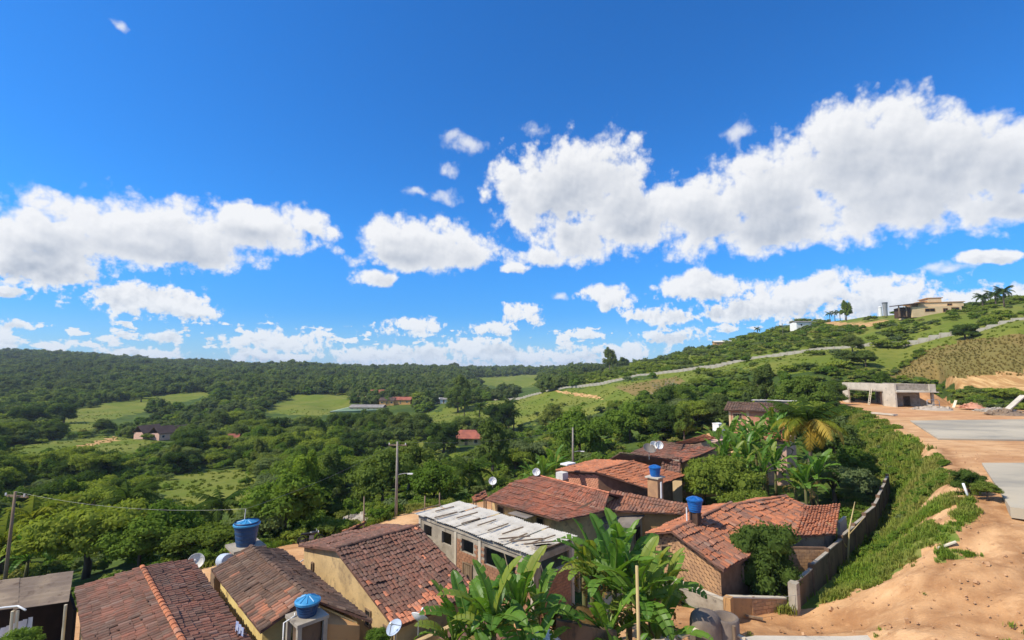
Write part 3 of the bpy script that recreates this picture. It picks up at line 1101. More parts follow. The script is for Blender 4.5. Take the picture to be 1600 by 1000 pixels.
def bricks(house, P0, P1, nrm, zb, ztop, m, bl=.30, bh=.17, holes=(), seed=0, parent=None):
    """courses of bricks on a wall face; ztop = f(t) along the wall"""
    rr = random.Random(seed)
    P0, P1, n = Vector(P0), Vector(P1), Vector(nrm).normalized()
    L = (P1 - P0).length
    a = (P1 - P0).normalized()
    mb = MB()
    z = zb
    row = 0
    while z < zb + 6:
        x = -bl / 2 if row % 2 else 0
        any_ = False
        while x < L:
            x0, x1 = max(0, x) + .008, min(L, x + bl) - .014
            x += bl
            if x1 - x0 < .06:
                continue
            xm = (x0 + x1) / 2
            if z + bh > ztop(xm / L) - .03:
                continue
            any_ = True
            if any(h[0] < xm < h[1] and h[2] < z + bh / 2 < h[3] for h in holes):
                continue
            pr = .018 + rr.uniform(0, .014)
            p = P0 + a * x0
            p = Vector((p.x, p.y, z + .008))
            mb.box(p - n * .01, a * (x1 - x0), n * (pr + .01), UPV * (bh - .022))
        z += bh
        row += 1
        if not any_:
            break
    if mb.v:
        return mb.build('bricks', m, parent or house, kind='stuff')


SD, BD = SB(1, 0), SB(0, 1)        # along the street, and from the street towards the back yards
GZ = -13.6

# ------------------------------------------------------------------ row of houses, left to right
# 1 long brown tiled house
h = thing('tiled_house', 'long low house with brown tiled roof and a pale orange ridge, leftmost big roof', 'house', SB(4.7, -25, GZ))
rA, rB = SB(4.95, -31.2, -9.78), SB(4.72, -16.5, -9.72)
lA, lB = SB(2.55, -32.3, -10.38), SB(2.25, -16.5, -10.55)
qA, qB = SB(7.35, -32.3, -10.32), SB(6.85, -16.5, -10.42)
tile_slope(h, (rA, rB, lB, lA), M['tile_brown'], seed=1, ridge=False)
tile_slope(h, (rA, rB, qB, qA), M['tile_brown'], seed=2, mridge=M['tile_orange'])
prism(h, [SB(2.8, -31.6, -10.55), SB(4.8, -31.0, -9.98), SB(6.9, -31.6, -10.48), SB(6.5, -16.8, -10.5), SB(4.7, -16.8, -9.95), SB(2.6, -16.8, -10.6)], GZ, M['ochre'])

# 2 house with yellow side wall
h = thing('tiled_house', 'dark brown tiled house with bright yellow side wall and blue tank at rear', 'house', SB(9.1, -25, GZ))
rA, rB = SB(9.25, -28.9, -9.28), SB(9.05, -20.9, -9.28)
lA, lB = SB(7.66, -29.6, -10.2), SB(7.45, -21.6, -10.3)
qA, qB = SB(11.3, -30.0, -10.2), SB(10.95, -19.1, -10.25)
fr2 = lambda u, v: .62 if u > .74 + .1 * math.sin(v * 5) else .02
tile_slope(h, (rA, rB, lB, lA), M['tile_dark'], seed=3, ridge=False, fresh=fr2, mfresh=M['tile_mixed'])
tile_slope(h, (rA, rB, qB, qA), M['tile_dark'], seed=4)
prism(h, [SB(8.0, -29.2, -10.32), SB(9.25, -28.7, -9.5), SB(10.9, -29.4, -10.25), SB(10.55, -19.6, -10.32), SB(9.1, -21.3, -9.5), SB(7.8, -22.4, -10.38)], GZ, M['yellow'])
prism(h, [SB(9.4, -21.0, -9.75), SB(10.58, -21.0, -10.3), SB(10.58, -19.45, -10.42), SB(9.4, -19.9, -10.1)], GZ, M['orangewall'])
door(h, SB(7.9, -26.0, GZ), BD, -SD, .8, 2.1)
window(h, SB(7.88, -24.4, -12.0), BD, -SD, .8, .9)
window(h, SB(7.94, -27.6, -11.7), BD, -SD, .5, .6)

# 3 big maroon roofed house with ochre gable wall
h = thing('tiled_house', 'big maroon tiled house with long ochre gable wall and orange lower tiles', 'house', SB(14.8, -25, GZ))
rA, rB = SB(12.15, -25.15, -9.2), SB(17.3, -25.15, -9.15)
eA, eB = SB(12.35, -19.6, -11.2), SB(17.2, -19.5, -11.15)
sA, sB = SB(12.5, -30.7, -10.42), SB(17.85, -30.8, -10.38)
fr3 = lambda u, v: (.68 if v > .82 + .06 * math.sin(u * 9) else (.10 if v > .68 else .012)) if u > .02 else .7 * (v > .7)
tile_slope(h, (rA, rB, eB, eA), M['tile_maroon'], seed=5, tw=.20, tl=.36, fresh=fr3, mfresh=M['tile_fresh'])
tile_slope(h, (rA, rB, sB, sA), M['tile_maroon'], seed=6, tw=.20, tl=.36, ridge=False)
prism(h, [SB(12.7, -30.3, -10.5), SB(12.5, -25.15, -9.42), SB(12.62, -19.9, -11.28), SB(17.0, -19.9, -11.28), SB(17.0, -25.15, -9.4), SB(17.4, -30.4, -10.5)], GZ, M['ochre'])
window(h, SB(12.57, -22.3, -11.75), BD, -SD, .55, .8, pane='glass')
window(h, SB(12.6, -28.8, -11.2), BD, -SD, .28, .55)
door(h, SB(12.62, -20.55, GZ), BD, -SD, .8, 2.05)
for zz in (0, .45):
    mb = MB()
    mb.tube([SB(12.3, -31.0, -12.2 + zz), SB(13.4, -31.3, -11.9 + zz)], .035, 6)
    mb.build('railing_bar', M['white'], h)
# small orange gablet at the street side
tile_slope(h, (SB(16.0, -30.3, -9.95), SB(16.9, -30.6, -9.95), SB(17.0, -32.0, -10.6), SB(15.7, -31.7, -10.6)), M['tile_orange'], seed=61, ridge=False)

# lean-to in front of it
h = thing('lean_to', 'little lean-to with red brown tiles and stained plank wall under the big maroon house', 'lean-to', SB(14.2, -17.8, GZ))
tile_slope(h, (SB(13.7, -18.3, -11.60), SB(16.1, -18.3, -11.50), SB(16.2, -15.6, -12.15), SB(13.6, -15.6, -12.25)), M['tile_maroon'], seed=7, ridge=False, fresh=lambda u, v: .5 * (v < .25) * (u > .5), mfresh=M['tile_red'])
prism(h, [SB(13.9, -18.2, -11.75), SB(15.9, -18.2, -11.7), SB(15.9, -16.0, -12.3), SB(13.9, -16.0, -12.35)], GZ, M['ochre'])
mb = MB()
for k in range(7):
    mb.box(SB(12.75 + .03 * k % 2, -18.95 + k * .16, GZ), SD * .05, BD * (.13), UPV * (1.7 + .2 * math.sin(k * 2.1)))
mb.build('fence_planks', M['wood'], h)
tag(obj('parapet_wall', *(lambda b_: (b_.v, b_.f))(MB().box(SB(12.9, -19.2, GZ), SD * 3.9, BD * .25, UPV * 1.78)), M['ochre']), 'mossy yellow parapet between the maroon roof and the lean-to', 'wall')

# 4 unfinished concrete house with loose white sheets
h = thing('unfinished_house', 'unfinished concrete and brick house roofed with loose white corrugated sheets', 'house', SB(21.6, -23.6, GZ))
s0, s1, b0, b1, zt = 20.0, 23.3, -29.0, -18.3, -9.85
mb = MB()
th_ = .16


def wall_with_holes(mb, P0, a, n, L, zb, zt, holes):
    """wall of boxes leaving rectangular openings (t0,t1,z0,z1), sorted, not overlapping in t"""
    x = 0
    for t0, t1, z0, z1 in holes:
        if t0 > x + .01:
            mb.box(Vector(P0) + a * x + UPV * zb, a * (t0 - x), -n * th_, UPV * (zt - zb))
        if z0 > zb + .01:
            mb.box(Vector(P0) + a * t0 + UPV * zb, a * (t1 - t0), -n * th_, UPV * (z0 - zb))
        if z1 < zt - .01:
            mb.box(Vector(P0) + a * t0 + UPV * z1, a * (t1 - t0), -n * th_, UPV * (zt - z1))
        x = t1
    if x < L:
        mb.box(Vector(P0) + a * x + UPV * zb, a * (L - x), -n * th_, UPV * (zt - zb))


wall_with_holes(mb, SB(s0, b0, 0), BD, -SD, b1 - b0, GZ, zt - .16, [(.55, 1.45, -11.0, -10.3), (2.55, 3.55, -11.05, -10.3), (4.6, 5.7, -11.05, -10.3), (6.7, 9.3, -11.25, -10.25)])
wall_with_holes(mb, SB(s0 + th_, b1, 0), SD, BD, s1 - s0 - th_, GZ, zt - .16, [(.35, s1 - s0 - .5, -10.95, -10.2)])
wall_with_holes(mb, SB(s1, b1 - th_, 0), -BD, SD, b1 - b0 - th_, GZ, zt - .16, [])
wall_with_holes(mb, SB(s1 - th_, b0, 0), -SD, -BD, s1 - s0 - th_ * 2, GZ, zt - .16, [(.6, 1.5, -11.2, -10.3)])
mb.build('wall', M['concrete'], h)
for bb in (b0, b0 + 3.9, b0 + 6.2, b1 - .25):
    MB().box(SB(s0 - .05, bb, GZ), SD * .25, BD * .22, UPV * (zt - GZ - .02)).build('pillar', M['concrete_pale'], h)
MB().box(SB(s1 - .18, b1 - .22, GZ), SD * .22, BD * .27, UPV * (zt - GZ + .12)).build('pillar', M['concrete_pale'], h)
mb = MB()
mb.box(SB(s0 - .07, b0, zt - .16), SD * .3, BD * (b1 - b0), UPV * .2)
mb.box(SB(s0 + .24, b1 - .2, zt - .16), SD * (s1 - s0 - .42), BD * .26, UPV * .2)
mb.build('ring_beam', M['concrete'], h, kind='stuff')
bricks(h, SB(s0 - .004, b0 + 4.15, 0), SB(s0 - .004, b1 - .3, 0), -SD, GZ + .5, lambda t_: zt - .5, M['brick'],
       holes=[(.35, 1.65, -11.1, -10.2), (2.45, 5.2, -11.3, -10.2), (2.0, 2.35, -14, -9), (.9, 2.2, -14, -11.5)], seed=4)
bricks(h, SB(s0 + .3, b1 + .004, 0), SB(s1 - .25, b1 + .004, 0), BD, GZ, lambda t_: -10.98, M['brick'], seed=5)
door(h, SB(s0 - .005, b0 + 5.2, GZ), BD, -SD, .9, 2.0)
# corrugated sheet, shared
def corr_mesh(name, L, W, m, amp=.025, per=.18):
    mb = MB()
    n = int(W / per * 4)
    for i in range(n):
        y0, y1 = -W / 2 + W * i / n, -W / 2 + W * (i + 1) / n
        z0, z1 = amp * math.sin(2 * PI * y0 / per), amp * math.sin(2 * PI * y1 / per)
        mb.poly([(0, y0, z0), (L, y0, z0), (L, y1, z1), (0, y1, z1)], [(0, 1, 2, 3)])
        mb.poly([(0, y0, z0 - .012), (L, y0, z0 - .012), (L, y1, z1 - .012), (0, y1, z1 - .012)], [(3, 2, 1, 0)])
    return mb.mesh(name, m)


me = corr_mesh('roof_sheet', 2.44, 1.1, M['sheet'])
hl = ORG[h.name]
angS = math.atan2(SD.y, SD.x)
rr = random.Random(3)
for j in range(10):
    for i in range(2):
        ss_ = (s0 - .25, s0 + 1.85)[i] + rr.uniform(-.07, .07)
        p = SB(ss_, b0 - .2 + .54 + j * 1.10 + rr.uniform(-.05, .05), zt + .13 + .05 * i + .05 * (j % 2) + rr.uniform(0, .04))
        add('roof_sheet', me, h, p - hl, (rr.uniform(-.02, .02), -.02 + rr.uniform(-.015, .01), angS + rr.uniform(-.03, .03)), (rr.uniform(.72, .78) if i else rr.uniform(.84, .9), 1, 1))
mb = MB()
for j in range(11):
    bb = b0 - .15 + j * 1.10 + rr.uniform(-.06, .06)
    q = s0 + rr.uniform(-.4, .9)
    mb.box(SB(q, bb, zt + .30 + rr.uniform(0, .02)), (SD * rr.uniform(1.4, 2.6) + BD * rr.uniform(-.12, .08)), BD * .06, UPV * .06)
for j in range(3):
    mb.box(SB(s0 - .2 + j * .2, b1 - 2.6 + j * .8, zt + .36), SD * 1.6 + BD * .9, BD * .1, UPV * .06)
mb.build('roof_gap_strips', M['wood'], h, kind='stuff')  # wood-dark strips stand in for the dark gaps between the sheets
mb = MB()
for k in range(4):
    p = SB(s0 + .3 + .15 * k, b1 - .5 + .05 * k, zt + .25)
    mb.box(p, SD * .7 + BD * .25, BD * .3, UPV * .12 + BD * .05 * (k - 2))
mb.build('concrete_scraps', M['concrete'], h, kind='stuff')

# mossy yard wall between it and the next house
y = thing('yard_wall', 'mossy ochre yard wall between the white-sheeted house and the red roofed house', 'wall', SB(25.2, -25, GZ))
rr = random.Random(8)
for k in range(8):
    mb = MB()
    mb.box(SB(25.0 + rr.uniform(-.02, .02), -31.6 + k * 1.55, GZ), SD * .18, BD * 1.53, UPV * (2.55 - .05 * k + rr.uniform(-.08, .08)))
    mb.build('wall_panel', M['ochre'], y)

# 5 red roof house, wide slope facing left
h = thing('tiled_house', 'wide red tiled house with ochre lower walls behind the white-sheeted house', 'house', SB(31, -27, GZ))
TL, TR = U(838, 743, -9.55), U(952, 771, -9.55)
ML, MR = U(752, 768, -10.45).lerp(U(838, 743, -9.55), .5), U(944, 797, -10.5)
E0, E1 = U(757, 780, -10.95), U(874, 813, -11.0)
tile_slope(h, (TL, TR, MR, ML), M['tile_red'], seed=9, tw=.21, tl=.38, sag=.02, ridge=True, mridge=M['tile_fresh'])
tile_slope(h, (ML + Vector((0, 0, -.06)), MR + Vector((0, 0, -.06)), E1, E0), M['tile_red'], seed=10, tw=.21, tl=.38, sag=.02, ridge=True, mridge=M['tile_mixed'], fresh=lambda u, v: .6 * (v > .4 and u > .55), mfresh=M['tile_red'])
back = SD * 4.5
tile_slope(h, (TL, TR, TR + back + Vector((0, 0, -1.4)), TL + back + Vector((0, 0, -1.4))), M['tile_red'], seed=11, ridge=False)
i0, i1 = E0 + SD * .9, E1 + SD * .9 - BD * .4
wz = -10.9
prism(h, [(i0.x, i0.y, wz + .2), (i1.x, i1.y, wz), *[tuple(p) for p in ((TR - BD * .5 + UPV * -.2), (TR + back * .9 - BD * .5 + UPV * -1.5), (TL + back * .9 + BD * .4 + UPV * -1.5), (TL + BD * .4 + UPV * -.2))]], GZ, M['ochre'])
MB().box(i0 + UPV * -1.2 - SD * .35 + BD * .2, SD * .34, BD * 3.2, UPV * -1.5).build('porch_wall', M['yellow'], h)
MB().box(i0 + UPV * -1.3 - SD * .35 + BD * 5.2, SD * .34, BD * 1.5, UPV * -1.4).build('porch_wall', M['yellow'], h)
mb = MB()
mb.box(i0 + UPV * -.35 + BD * 3.6 - SD * 1.6, SD * 1.5, BD * 2.0, UPV * .06)
mb.build('porch_awning', M['sheet_grey'], h)
for k in (1.1, 3.2, 5.6):
    window(h, i0 + BD * k + UPV * -1.0, BD, -SD, .8, .9)

# small tiled porch on posts at its street corner
h = thing('porch_roof', 'tiny red tiled porch on timber posts at the street corner of the wide red house', 'porch', U(748, 790, GZ))
cA, cB, cC, cD = U(737, 777, -10.9), U(758, 765, -10.7), U(762, 776, -11.0), U(742, 783, -11.15)
tile_slope(h, (cB, cC, cD, cA), M['tile_orange'], seed=12, ridge=False)
for p in (cA.lerp(cC, .1), cD.lerp(cB, .1), cC.lerp(cA, .1), cB.lerp(cD, .1)):
    MB().tube([(p.x, p.y, GZ), (p.x, p.y, p.z - .05)], .06, 6).build('post', M['wood'], h)

# 6 long pinkish roof to its right
h = thing('tiled_house', 'long low pinkish brown tiled roof running from the wide red house to the blue tank', 'house', U(1015, 800, GZ))
Q6 = (U(955, 766, -9.95), U(1090, 790, -10.05), U(1078, 803, -10.75), U(940, 797, -10.75))
tile_slope(h, Q6, M['tile_mixed'], seed=13, ridge=False, tl=.5)
up6 = Q6[1] - Q6[0]
prism(h, [tuple(p + UPV * -.16) for p in (Q6[3] + SD * .5 + BD * .2, Q6[2] + SD * .5 - BD * .2, Q6[1] - BD * .2, Q6[0] + BD * .2)], GZ, M['orangewall'])
tile_slope(h, (Q6[0], Q6[1], Q6[1] + SD * 2.2 + UPV * -.9, Q6[0] + SD * 2.2 + UPV * -.9), M['tile_mixed'], seed=14, ridge=False)

# 7 grey sheet shed
h = thing('grey_shed', 'grey sheet roofed lean-to shed with dark side opening below the pinkish roof', 'shed', U(985, 835, GZ))
Q7 = (U(962, 793, -10.95), U(1012, 800, -10.95), U(985, 826, -11.6), U(925, 812, -11.6))
mb = MB()
mb.hexa([p + UPV * -.07 for p in Q7] + [Vector(p) for p in Q7])
mb.build('roof', M['sheet_grey'], h)
prism(h, [tuple(p + UPV * -.1) for p in (Q7[3].lerp(Q7[1], .06), Q7[2].lerp(Q7[0], .06), Q7[1].lerp(Q7[3], .06), Q7[0].lerp(Q7[2], .06))], GZ, M['concrete'])
dn7 = (Q7[1] - Q7[2]).normalized()
dn7.z = 0
dn7.normalize()
n7 = Vector((dn7.y, -dn7.x, 0))
c7 = Q7[2].lerp(Q7[1], .45)
door(h, Vector((c7.x, c7.y, GZ)) - n7 * .12, dn7, n7, .9, 1.9, 'black')  # black leaf paints the darkness of the shed's side opening
mb = MB()
p7 = U(1000, 812, -11.9)
mb.box(p7, SD * 1.0, BD * .9, UPV * .06)
mb.build('awning', M['sheet'], h)

# 8 orange roof house in the second row
h = thing('tiled_house', 'orange tiled house with pinkish brick gable, second row behind the red roofs', 'house', U(960, 770, GZ))
zr = -8.9
a8, b8 = U(930, 737, zr), U(990, 721, zr)
fl, frr = U(1012, 763, -10.1), U(1072, 743, -10.1)
rl, rrr = U(868, 735, -9.8), U(930, 718, -9.8)
tile_slope(h, (a8, b8, frr, fl), M['tile_orange'], seed=15, tw=.28, tl=.5)
tile_slope(h, (a8, b8, rrr, rl), M['tile_orange'], seed=16, ridge=False, tw=.28, tl=.5)
w0, w1, w2 = rl + SD * .55 + BD * .3, a8 + SD * .5, fl + SD * 1.1 - BD * .5
prism(h, [tuple(w0 + UPV * -.2), tuple(w1 + UPV * -.25), tuple(w2 + UPV * -.1), tuple(w2 + SD * 4.4 + UPV * -.1), tuple(w1 + SD * 4.4 + UPV * -.25), tuple(w0 + SD * 4.4 + UPV * -.2)], GZ, M['mortar'])
nn8 = Vector(((w1 - w0).y, -(w1 - w0).x, 0)).normalized()
if nn8.dot(SD) > 0:
    nn8 = -nn8
zw0, zw1 = w0.z - .25, w1.z - .3
bricks(h, w0, w1, nn8, -12.4, lambda t_: zw0 + (zw1 - zw0) * t_, M['salmon'], seed=8)
for k in (.45, .72):
    p = w0.lerp(w1, k)
    mb = MB()
    mb.box(Vector((p.x, p.y, -10.7)) - nn8 * .02, BD * .45, nn8 * .06, UPV * .22)
    mb.build('vent_block', M['salmon'], h)

# 9 to 11 roofs further back
h = thing('tiled_house', 'dark weathered tile roof just behind the orange house', 'house', U(1000, 735, GZ))
q9 = [U(975, 706, -8.7), U(1045, 714, -8.7), U(1062, 745, -10.2), U(1000, 728, -9.6)]
q9 = [U(968, 708, -8.9), U(1050, 717, -8.9), U(1040, 728, -9.9), U(950, 718, -9.9)]
tile_slope(h, q9, M['tile_dark'], seed=17, tw=.3, tl=.5)
q9b = [U(1035, 718, -9.2), U(1064, 716, -9.2), U(1062, 742, -10.1), U(1032, 738, -10.1)]
tile_slope(h, q9b, M['tile_brown'], seed=18, tw=.3, tl=.5)
prism(h, [tuple(p + UPV * -.3) for p in (q9[3] + SD * .4, q9[2] + SD * .4, q9[1] + SD * 1.5, q9[0] + SD * 1.5)], GZ, M['concrete'])
prism(h, [tuple(p + UPV * -.35) for p in (q9b[3] + SD * .5, q9b[2] + SD * .4, q9b[1] - BD * .2, q9b[0] + BD * .2)], GZ, M['cream'])
h = thing('tiled_house', 'reddish brown roof carrying a big mesh dish, behind the dark weathered roof', 'house', U(1045, 715, GZ))
qa = [U(1022, 695, -8.4), U(1046, 688, -8.2), U(1112, 700, -8.2), U(1068, 722, -9.4)]
qb = [U(985, 708, -9.2), U(1022, 694, -8.4), U(1066, 700, -8.4), U(1068, 722, -9.4)]
qq = [U(1025, 690, -8.3), U(1118, 701, -8.3), U(1066, 722, -9.5), U(985, 708, -9.5)]
tile_slope(h, qq, M['tile_maroon'], seed=19, tw=.3, tl=.5, fresh=lambda u, v: .5 * (u > .45), mfresh=M['tile_red'])
prism(h, [tuple(p + UPV * -.3) for p in (qq[3] + SD * .6, qq[2] + SD * .6, qq[1] + SD * .3, qq[0] + SD * .3)], GZ, M['orangewall'])
h = thing('tiled_house', 'small house with orange roof strip and pale pink wall left of the banana thicket', 'house', U(1090, 700, GZ))
qc = [U(1055, 692, -7.9), U(1100, 679, -7.7), U(1118, 684, -8.1), U(1085, 693, -8.3)]
tile_slope(h, qc, M['tile_orange'], seed=20, ridge=False, tw=.3, tl=.5)
pa, pb = U(1084, 690, -8.35), U(1118, 690, -8.35)
prism(h, [tuple(pa), tuple(pb), (pb.x + 3, pb.y + 3, -8.4), (pa.x + 3, pa.y + 3, -8.4)], GZ, M['pink'])
window(h, pa.lerp(pb, .5) + UPV * -1.6, (1, 0, 0), (0, -1, 0), .8, .9)
h = thing('pink_house', 'pink walled house glimpsed through bananas right of the thicket', 'house', U(1216, 700, GZ))
pa, pb = U(1196, 687, -8.0), U(1228, 690, -8.1)
prism(h, [tuple(pa), tuple(pb), (pb.x + 4, pb.y + 5, -8.1), (pa.x + 4, pa.y + 5, -8.0)], GZ, M['pink'])
qd = [pa + Vector((2, 2.6, .9)), pb + Vector((2, 2.6, .9)), pb + Vector((.2, -.4, .05)), pa + Vector((-.3, -.3, .05))]
tile_slope(h, qd, M['tile_orange'], seed=21, tw=.3, tl=.5)
window(h, pa.lerp(pb, .4) + UPV * -1.3, pb - pa, (0, -1, 0), .8, .9)

# 12 brick house with dark roof on the slope
p0 = UY(1140, 664, 84)
p1 = UY(1226, 664, 79.5)
h = thing('brick_house', 'salmon brick house with dark roof and a barred window on the wooded slope', 'house', p0)
zb = p0.z - 2.0
zt = UY(1140, 640, 84).z
dv = (p1 - p0)
dv.z = 0
nv = Vector((dv.y, -dv.x, 0)).normalized()
bk = -nv * 6
foot = [Vector((p0.x, p0.y, zt)), Vector((p0.x, p0.y, zt)) + dv, Vector((p0.x, p0.y, zt)) + dv + bk, Vector((p0.x, p0.y, zt)) + bk]
prism(h, [tuple(p) for p in foot], zb, M['salmon'])
bricks(h, foot[0], foot[1], nv, zt - 3.2, lambda t_: zt - .1, M['salmon'], bl=.4, bh=.22, holes=[(.55, 2.1, zt - 1.9, zt - .45), (2.6, 3.1, -50, 50)], seed=9)
du = dv.normalized()
MB().box(foot[0] + du * 2.65 + UPV * -4.4, du * .45, nv * .06, UPV * 4.35).build('pillar', M['cream'], h)
MB().box(foot[0] - du * .05 + UPV * -4.4, du * .3, nv * .06, UPV * 4.35).build('pillar', M['cream'], h)
window(h, foot[0] + du * 1.3 + UPV * -1.15, du, nv, 1.5, 1.2, frame='cream', mull=3, fr=.1, sill=True)
mb = MB()
e0 = foot[0] - du * .7 + nv * .6 + UPV * -.15
rdg = foot[0] - du * .7 + bk * .5 + UPV * .95
Lr = du * (dv.length + 1.2)
mb.hexa([e0, e0 + Lr, rdg + Lr, rdg, e0 + UPV * .12, e0 + Lr + UPV * .12, rdg + Lr + UPV * .12, rdg + UPV * .12])
e2 = rdg + bk * .55 + UPV * -1.1
mb.hexa([rdg, rdg + Lr, e2 + Lr, e2, rdg + UPV * .12, rdg + Lr + UPV * .12, e2 + Lr + UPV * .12, e2 + UPV * .12])
rf = mb.build('roof', M['brownroof'], h)
tile_slope(h, (rdg + UPV * .14, rdg + Lr + UPV * .14, e0 + Lr + UPV * .14, e0 + UPV * .14), M['tile_dark'], seed=22, tw=.4, tl=.6)
sh = thing('sheet_roof_shed', 'shed with flat pale corrugated roof peeking over the salmon brick house', 'shed', foot[2] - du * 3.0 - nv * 3)
pp = foot[2] - du * 5.2 - nv * 2.0 + UPV * 1.15
prism(sh, [tuple(pp), tuple(pp + du * 7), tuple(pp + du * 7 - nv * 3), tuple(pp - nv * 3)], zb, M['concrete'])
mes = corr_mesh('roof_sheet', 3.2, 1.2, M['sheet'])
for k in range(6):
    q_ = pp + du * (.1 + k * 1.2) + UPV * (.12 + .03 * (k % 2)) + nv * .3
    add('roof_sheet', mes, sh, q_ - ORG[sh.name], (0, 0, math.atan2(-nv.y, -nv.x)))
x_ = UY(1123, 668, 80)
sh = thing('storage_tank', 'white boxy water tank at the left end of the salmon brick house', 'tank', (x_.x, x_.y, x_.z - .6))
mb = MB()
mb.cbox((x_.x, x_.y, x_.z - .75), 1.3, 1.3, 1.35, .4)
mb.build('tank_body', M['white'], sh)
mb = MB()
mb.cbox((x_.x, x_.y, x_.z + .6), 1.4, 1.4, .1, .4)
mb.build('tank_lid', M['white'], sh)
mb = MB()
mb.cbox((x_.x, x_.y, x_.z - 5), 1.2, 1.2, 4.25, .4)
mb.build('tank_plinth', M['concrete'], sh)

# 13 brick house in the yard at the right
h = thing('brick_house', 'raw brick house with bright orange tiled roof stepping down beside the walled yard', 'house', SB(34, -13, GZ))
zr = -9.75
A_, B_ = SB(28.95, -15.1, zr - .05), SB(37.9, -14.9, zr)
f0, f1 = SB(28.3, -11.7, -11.0), SB(37.4, -11.0, -10.95)
k0, k1 = SB(29.2, -17.0, -10.45), SB(38.0, -17.0, -10.4)
tile_slope(h, (A_, B_, f1, f0), M['tile_mixed'], seed=23, tw=.30, tl=.50, fresh=lambda u, v: .45, mfresh=M['tile_orange'])
tile_slope(h, (A_, B_, k1, k0), M['tile_orange'], seed=24, ridge=False, tw=.30, tl=.50)
g0, gp, g1 = SB(29.75, -16.6, -10.45), SB(29.45, -15.05, zr - .25), SB(28.9, -12.1, -11.0)
prism(h, [tuple(g0), tuple(gp), tuple(g1), tuple(SB(37.2, -11.4, -11.05)), tuple(SB(37.6, -14.9, zr - .25)), tuple(SB(37.6, -16.6, -10.55))], GZ, M['mortar'])
nw = (g1 - gp)
nw = Vector((nw.y, -nw.x, 0)).normalized()
if nw.dot(SD) > 0:
    nw = -nw
gL = (Vector((g1.x, g1.y, 0)) - Vector((gp.x, gp.y, 0))).length
bricks(h, gp, g1, nw, -13.3, lambda t_: gp.z + (g1.z - gp.z) * t_ - .05, M['brick_tan'], bl=.34, bh=.2, seed=10)
nw2 = gp - g0
nw2 = Vector((nw2.y, -nw2.x, 0)).normalized()
if nw2.dot(SD) > 0:
    nw2 = -nw2
bricks(h, g0, gp, nw2, -13.3, lambda t_: g0.z + (gp.z - g0.z) * t_ - .05, M['brick_tan'], bl=.34, bh=.2, holes=[(.45, 1.1, -12.1, -10.9)], seed=11)
window(h, g0.lerp(gp, .48) * 1 + Vector((0, 0, -11.5 - g0.lerp(gp, .48).z)), gp - g0, nw2, .7, 1.1, pane='black')
window(h, SB(31.8, -11.83, -12.1), SD, BD, .9, 1.0)
door(h, SB(34.0, -11.68, GZ), SD, BD, .85, 2.05)
A2, B2 = SB(37.9, -14.75, -9.9), SB(43.9, -12.9, -9.95)
c2_, d2_ = SB(44.4, -11.2, -10.6), SB(37.2, -10.7, -11.0)
tile_slope(h, (A2, B2, c2_, d2_), M['tile_mixed'], seed=25, tw=.30, tl=.50, fresh=lambda u, v: .6, mfresh=M['tile_orange'])
tile_slope(h, (A2, B2, SB(44.2, -15.2, -10.6), SB(38, -17, -10.6)), M['tile_orange'], seed=26, ridge=False, tw=.30, tl=.50)
tile_slope(h, (SB(43.6, -11.6, -10.45), SB(47.2, -9.9, -10.6), SB(40.4, -8.9, -11.15), SB(37.3, -10.7, -11.05)), M['tile_orange'], seed=27, ridge=False, tw=.30, tl=.50)
prism(h, [tuple(SB(38, -11.3, -11.2)), tuple(SB(40.6, -9.7, -11.3)), tuple(SB(46.3, -10.2, -10.9)), tuple(SB(43.8, -12.8, -10.3)), tuple(SB(38, -14.6, -10.2))], GZ, M['concrete'])
mb = MB()
mb.box(SB(44.2, -9.6, GZ), SD * 2.2, BD * .2, UPV * 2.3)
mb.build('side_wall', M['concrete_pale'], h)
lw = thing('brick_wall', 'short rough brick wall under the lowest orange eave in the yard', 'wall', SB(38.4, -9.6, GZ))
wa, wb = SB(36.9, -10.9, 0), SB(38.6, -9.05, 0)
dw = (wb - wa).normalized()
nwb = Vector((dw.y, -dw.x, 0))
if nwb.dot(SD) > 0:
    nwb = -nwb
mb = MB()
mb.box(wa + UPV * GZ, dw * (wb - wa).length, -nwb * .18, UPV * 1.95)
mb.build('wall', M['mortar'], lw)
bricks(lw, wa, wb, nwb, GZ, lambda t_: GZ + 2.0, M['brick_tan'], bl=.34, bh=.2, seed=12)

# ------------------------------------------------------------------ the yard wall of concrete panels with posts
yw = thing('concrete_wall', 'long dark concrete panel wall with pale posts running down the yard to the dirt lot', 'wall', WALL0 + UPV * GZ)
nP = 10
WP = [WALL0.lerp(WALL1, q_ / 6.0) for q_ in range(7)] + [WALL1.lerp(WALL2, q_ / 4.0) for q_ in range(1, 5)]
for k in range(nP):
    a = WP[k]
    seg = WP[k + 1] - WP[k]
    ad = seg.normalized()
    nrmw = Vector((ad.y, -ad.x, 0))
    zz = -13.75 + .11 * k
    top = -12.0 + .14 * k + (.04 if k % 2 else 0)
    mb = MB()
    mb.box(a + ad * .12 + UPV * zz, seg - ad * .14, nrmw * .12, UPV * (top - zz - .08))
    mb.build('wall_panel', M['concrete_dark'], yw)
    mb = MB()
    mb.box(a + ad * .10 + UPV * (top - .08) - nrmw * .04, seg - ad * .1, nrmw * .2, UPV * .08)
    mb.build('coping', M['concrete'], yw)
for k in range(nP + 1):
    a = WP[k]
    ad = (WP[min(k + 1, nP)] - WP[max(k - 1, 0)]).normalized()
    nrmw = Vector((ad.y, -ad.x, 0))
    mb = MB()
    w_ = .24 if k else .5
    mb.box(a - ad * (.12 if k else .3) + UPV * (-13.8 + .11 * k) - nrmw * .1, ad * w_, nrmw * (.28 if k else .45), UPV * (1.88 + .03 * k))
    mb.build('post', M['concrete'] if k == 0 else M['mortar'], yw)

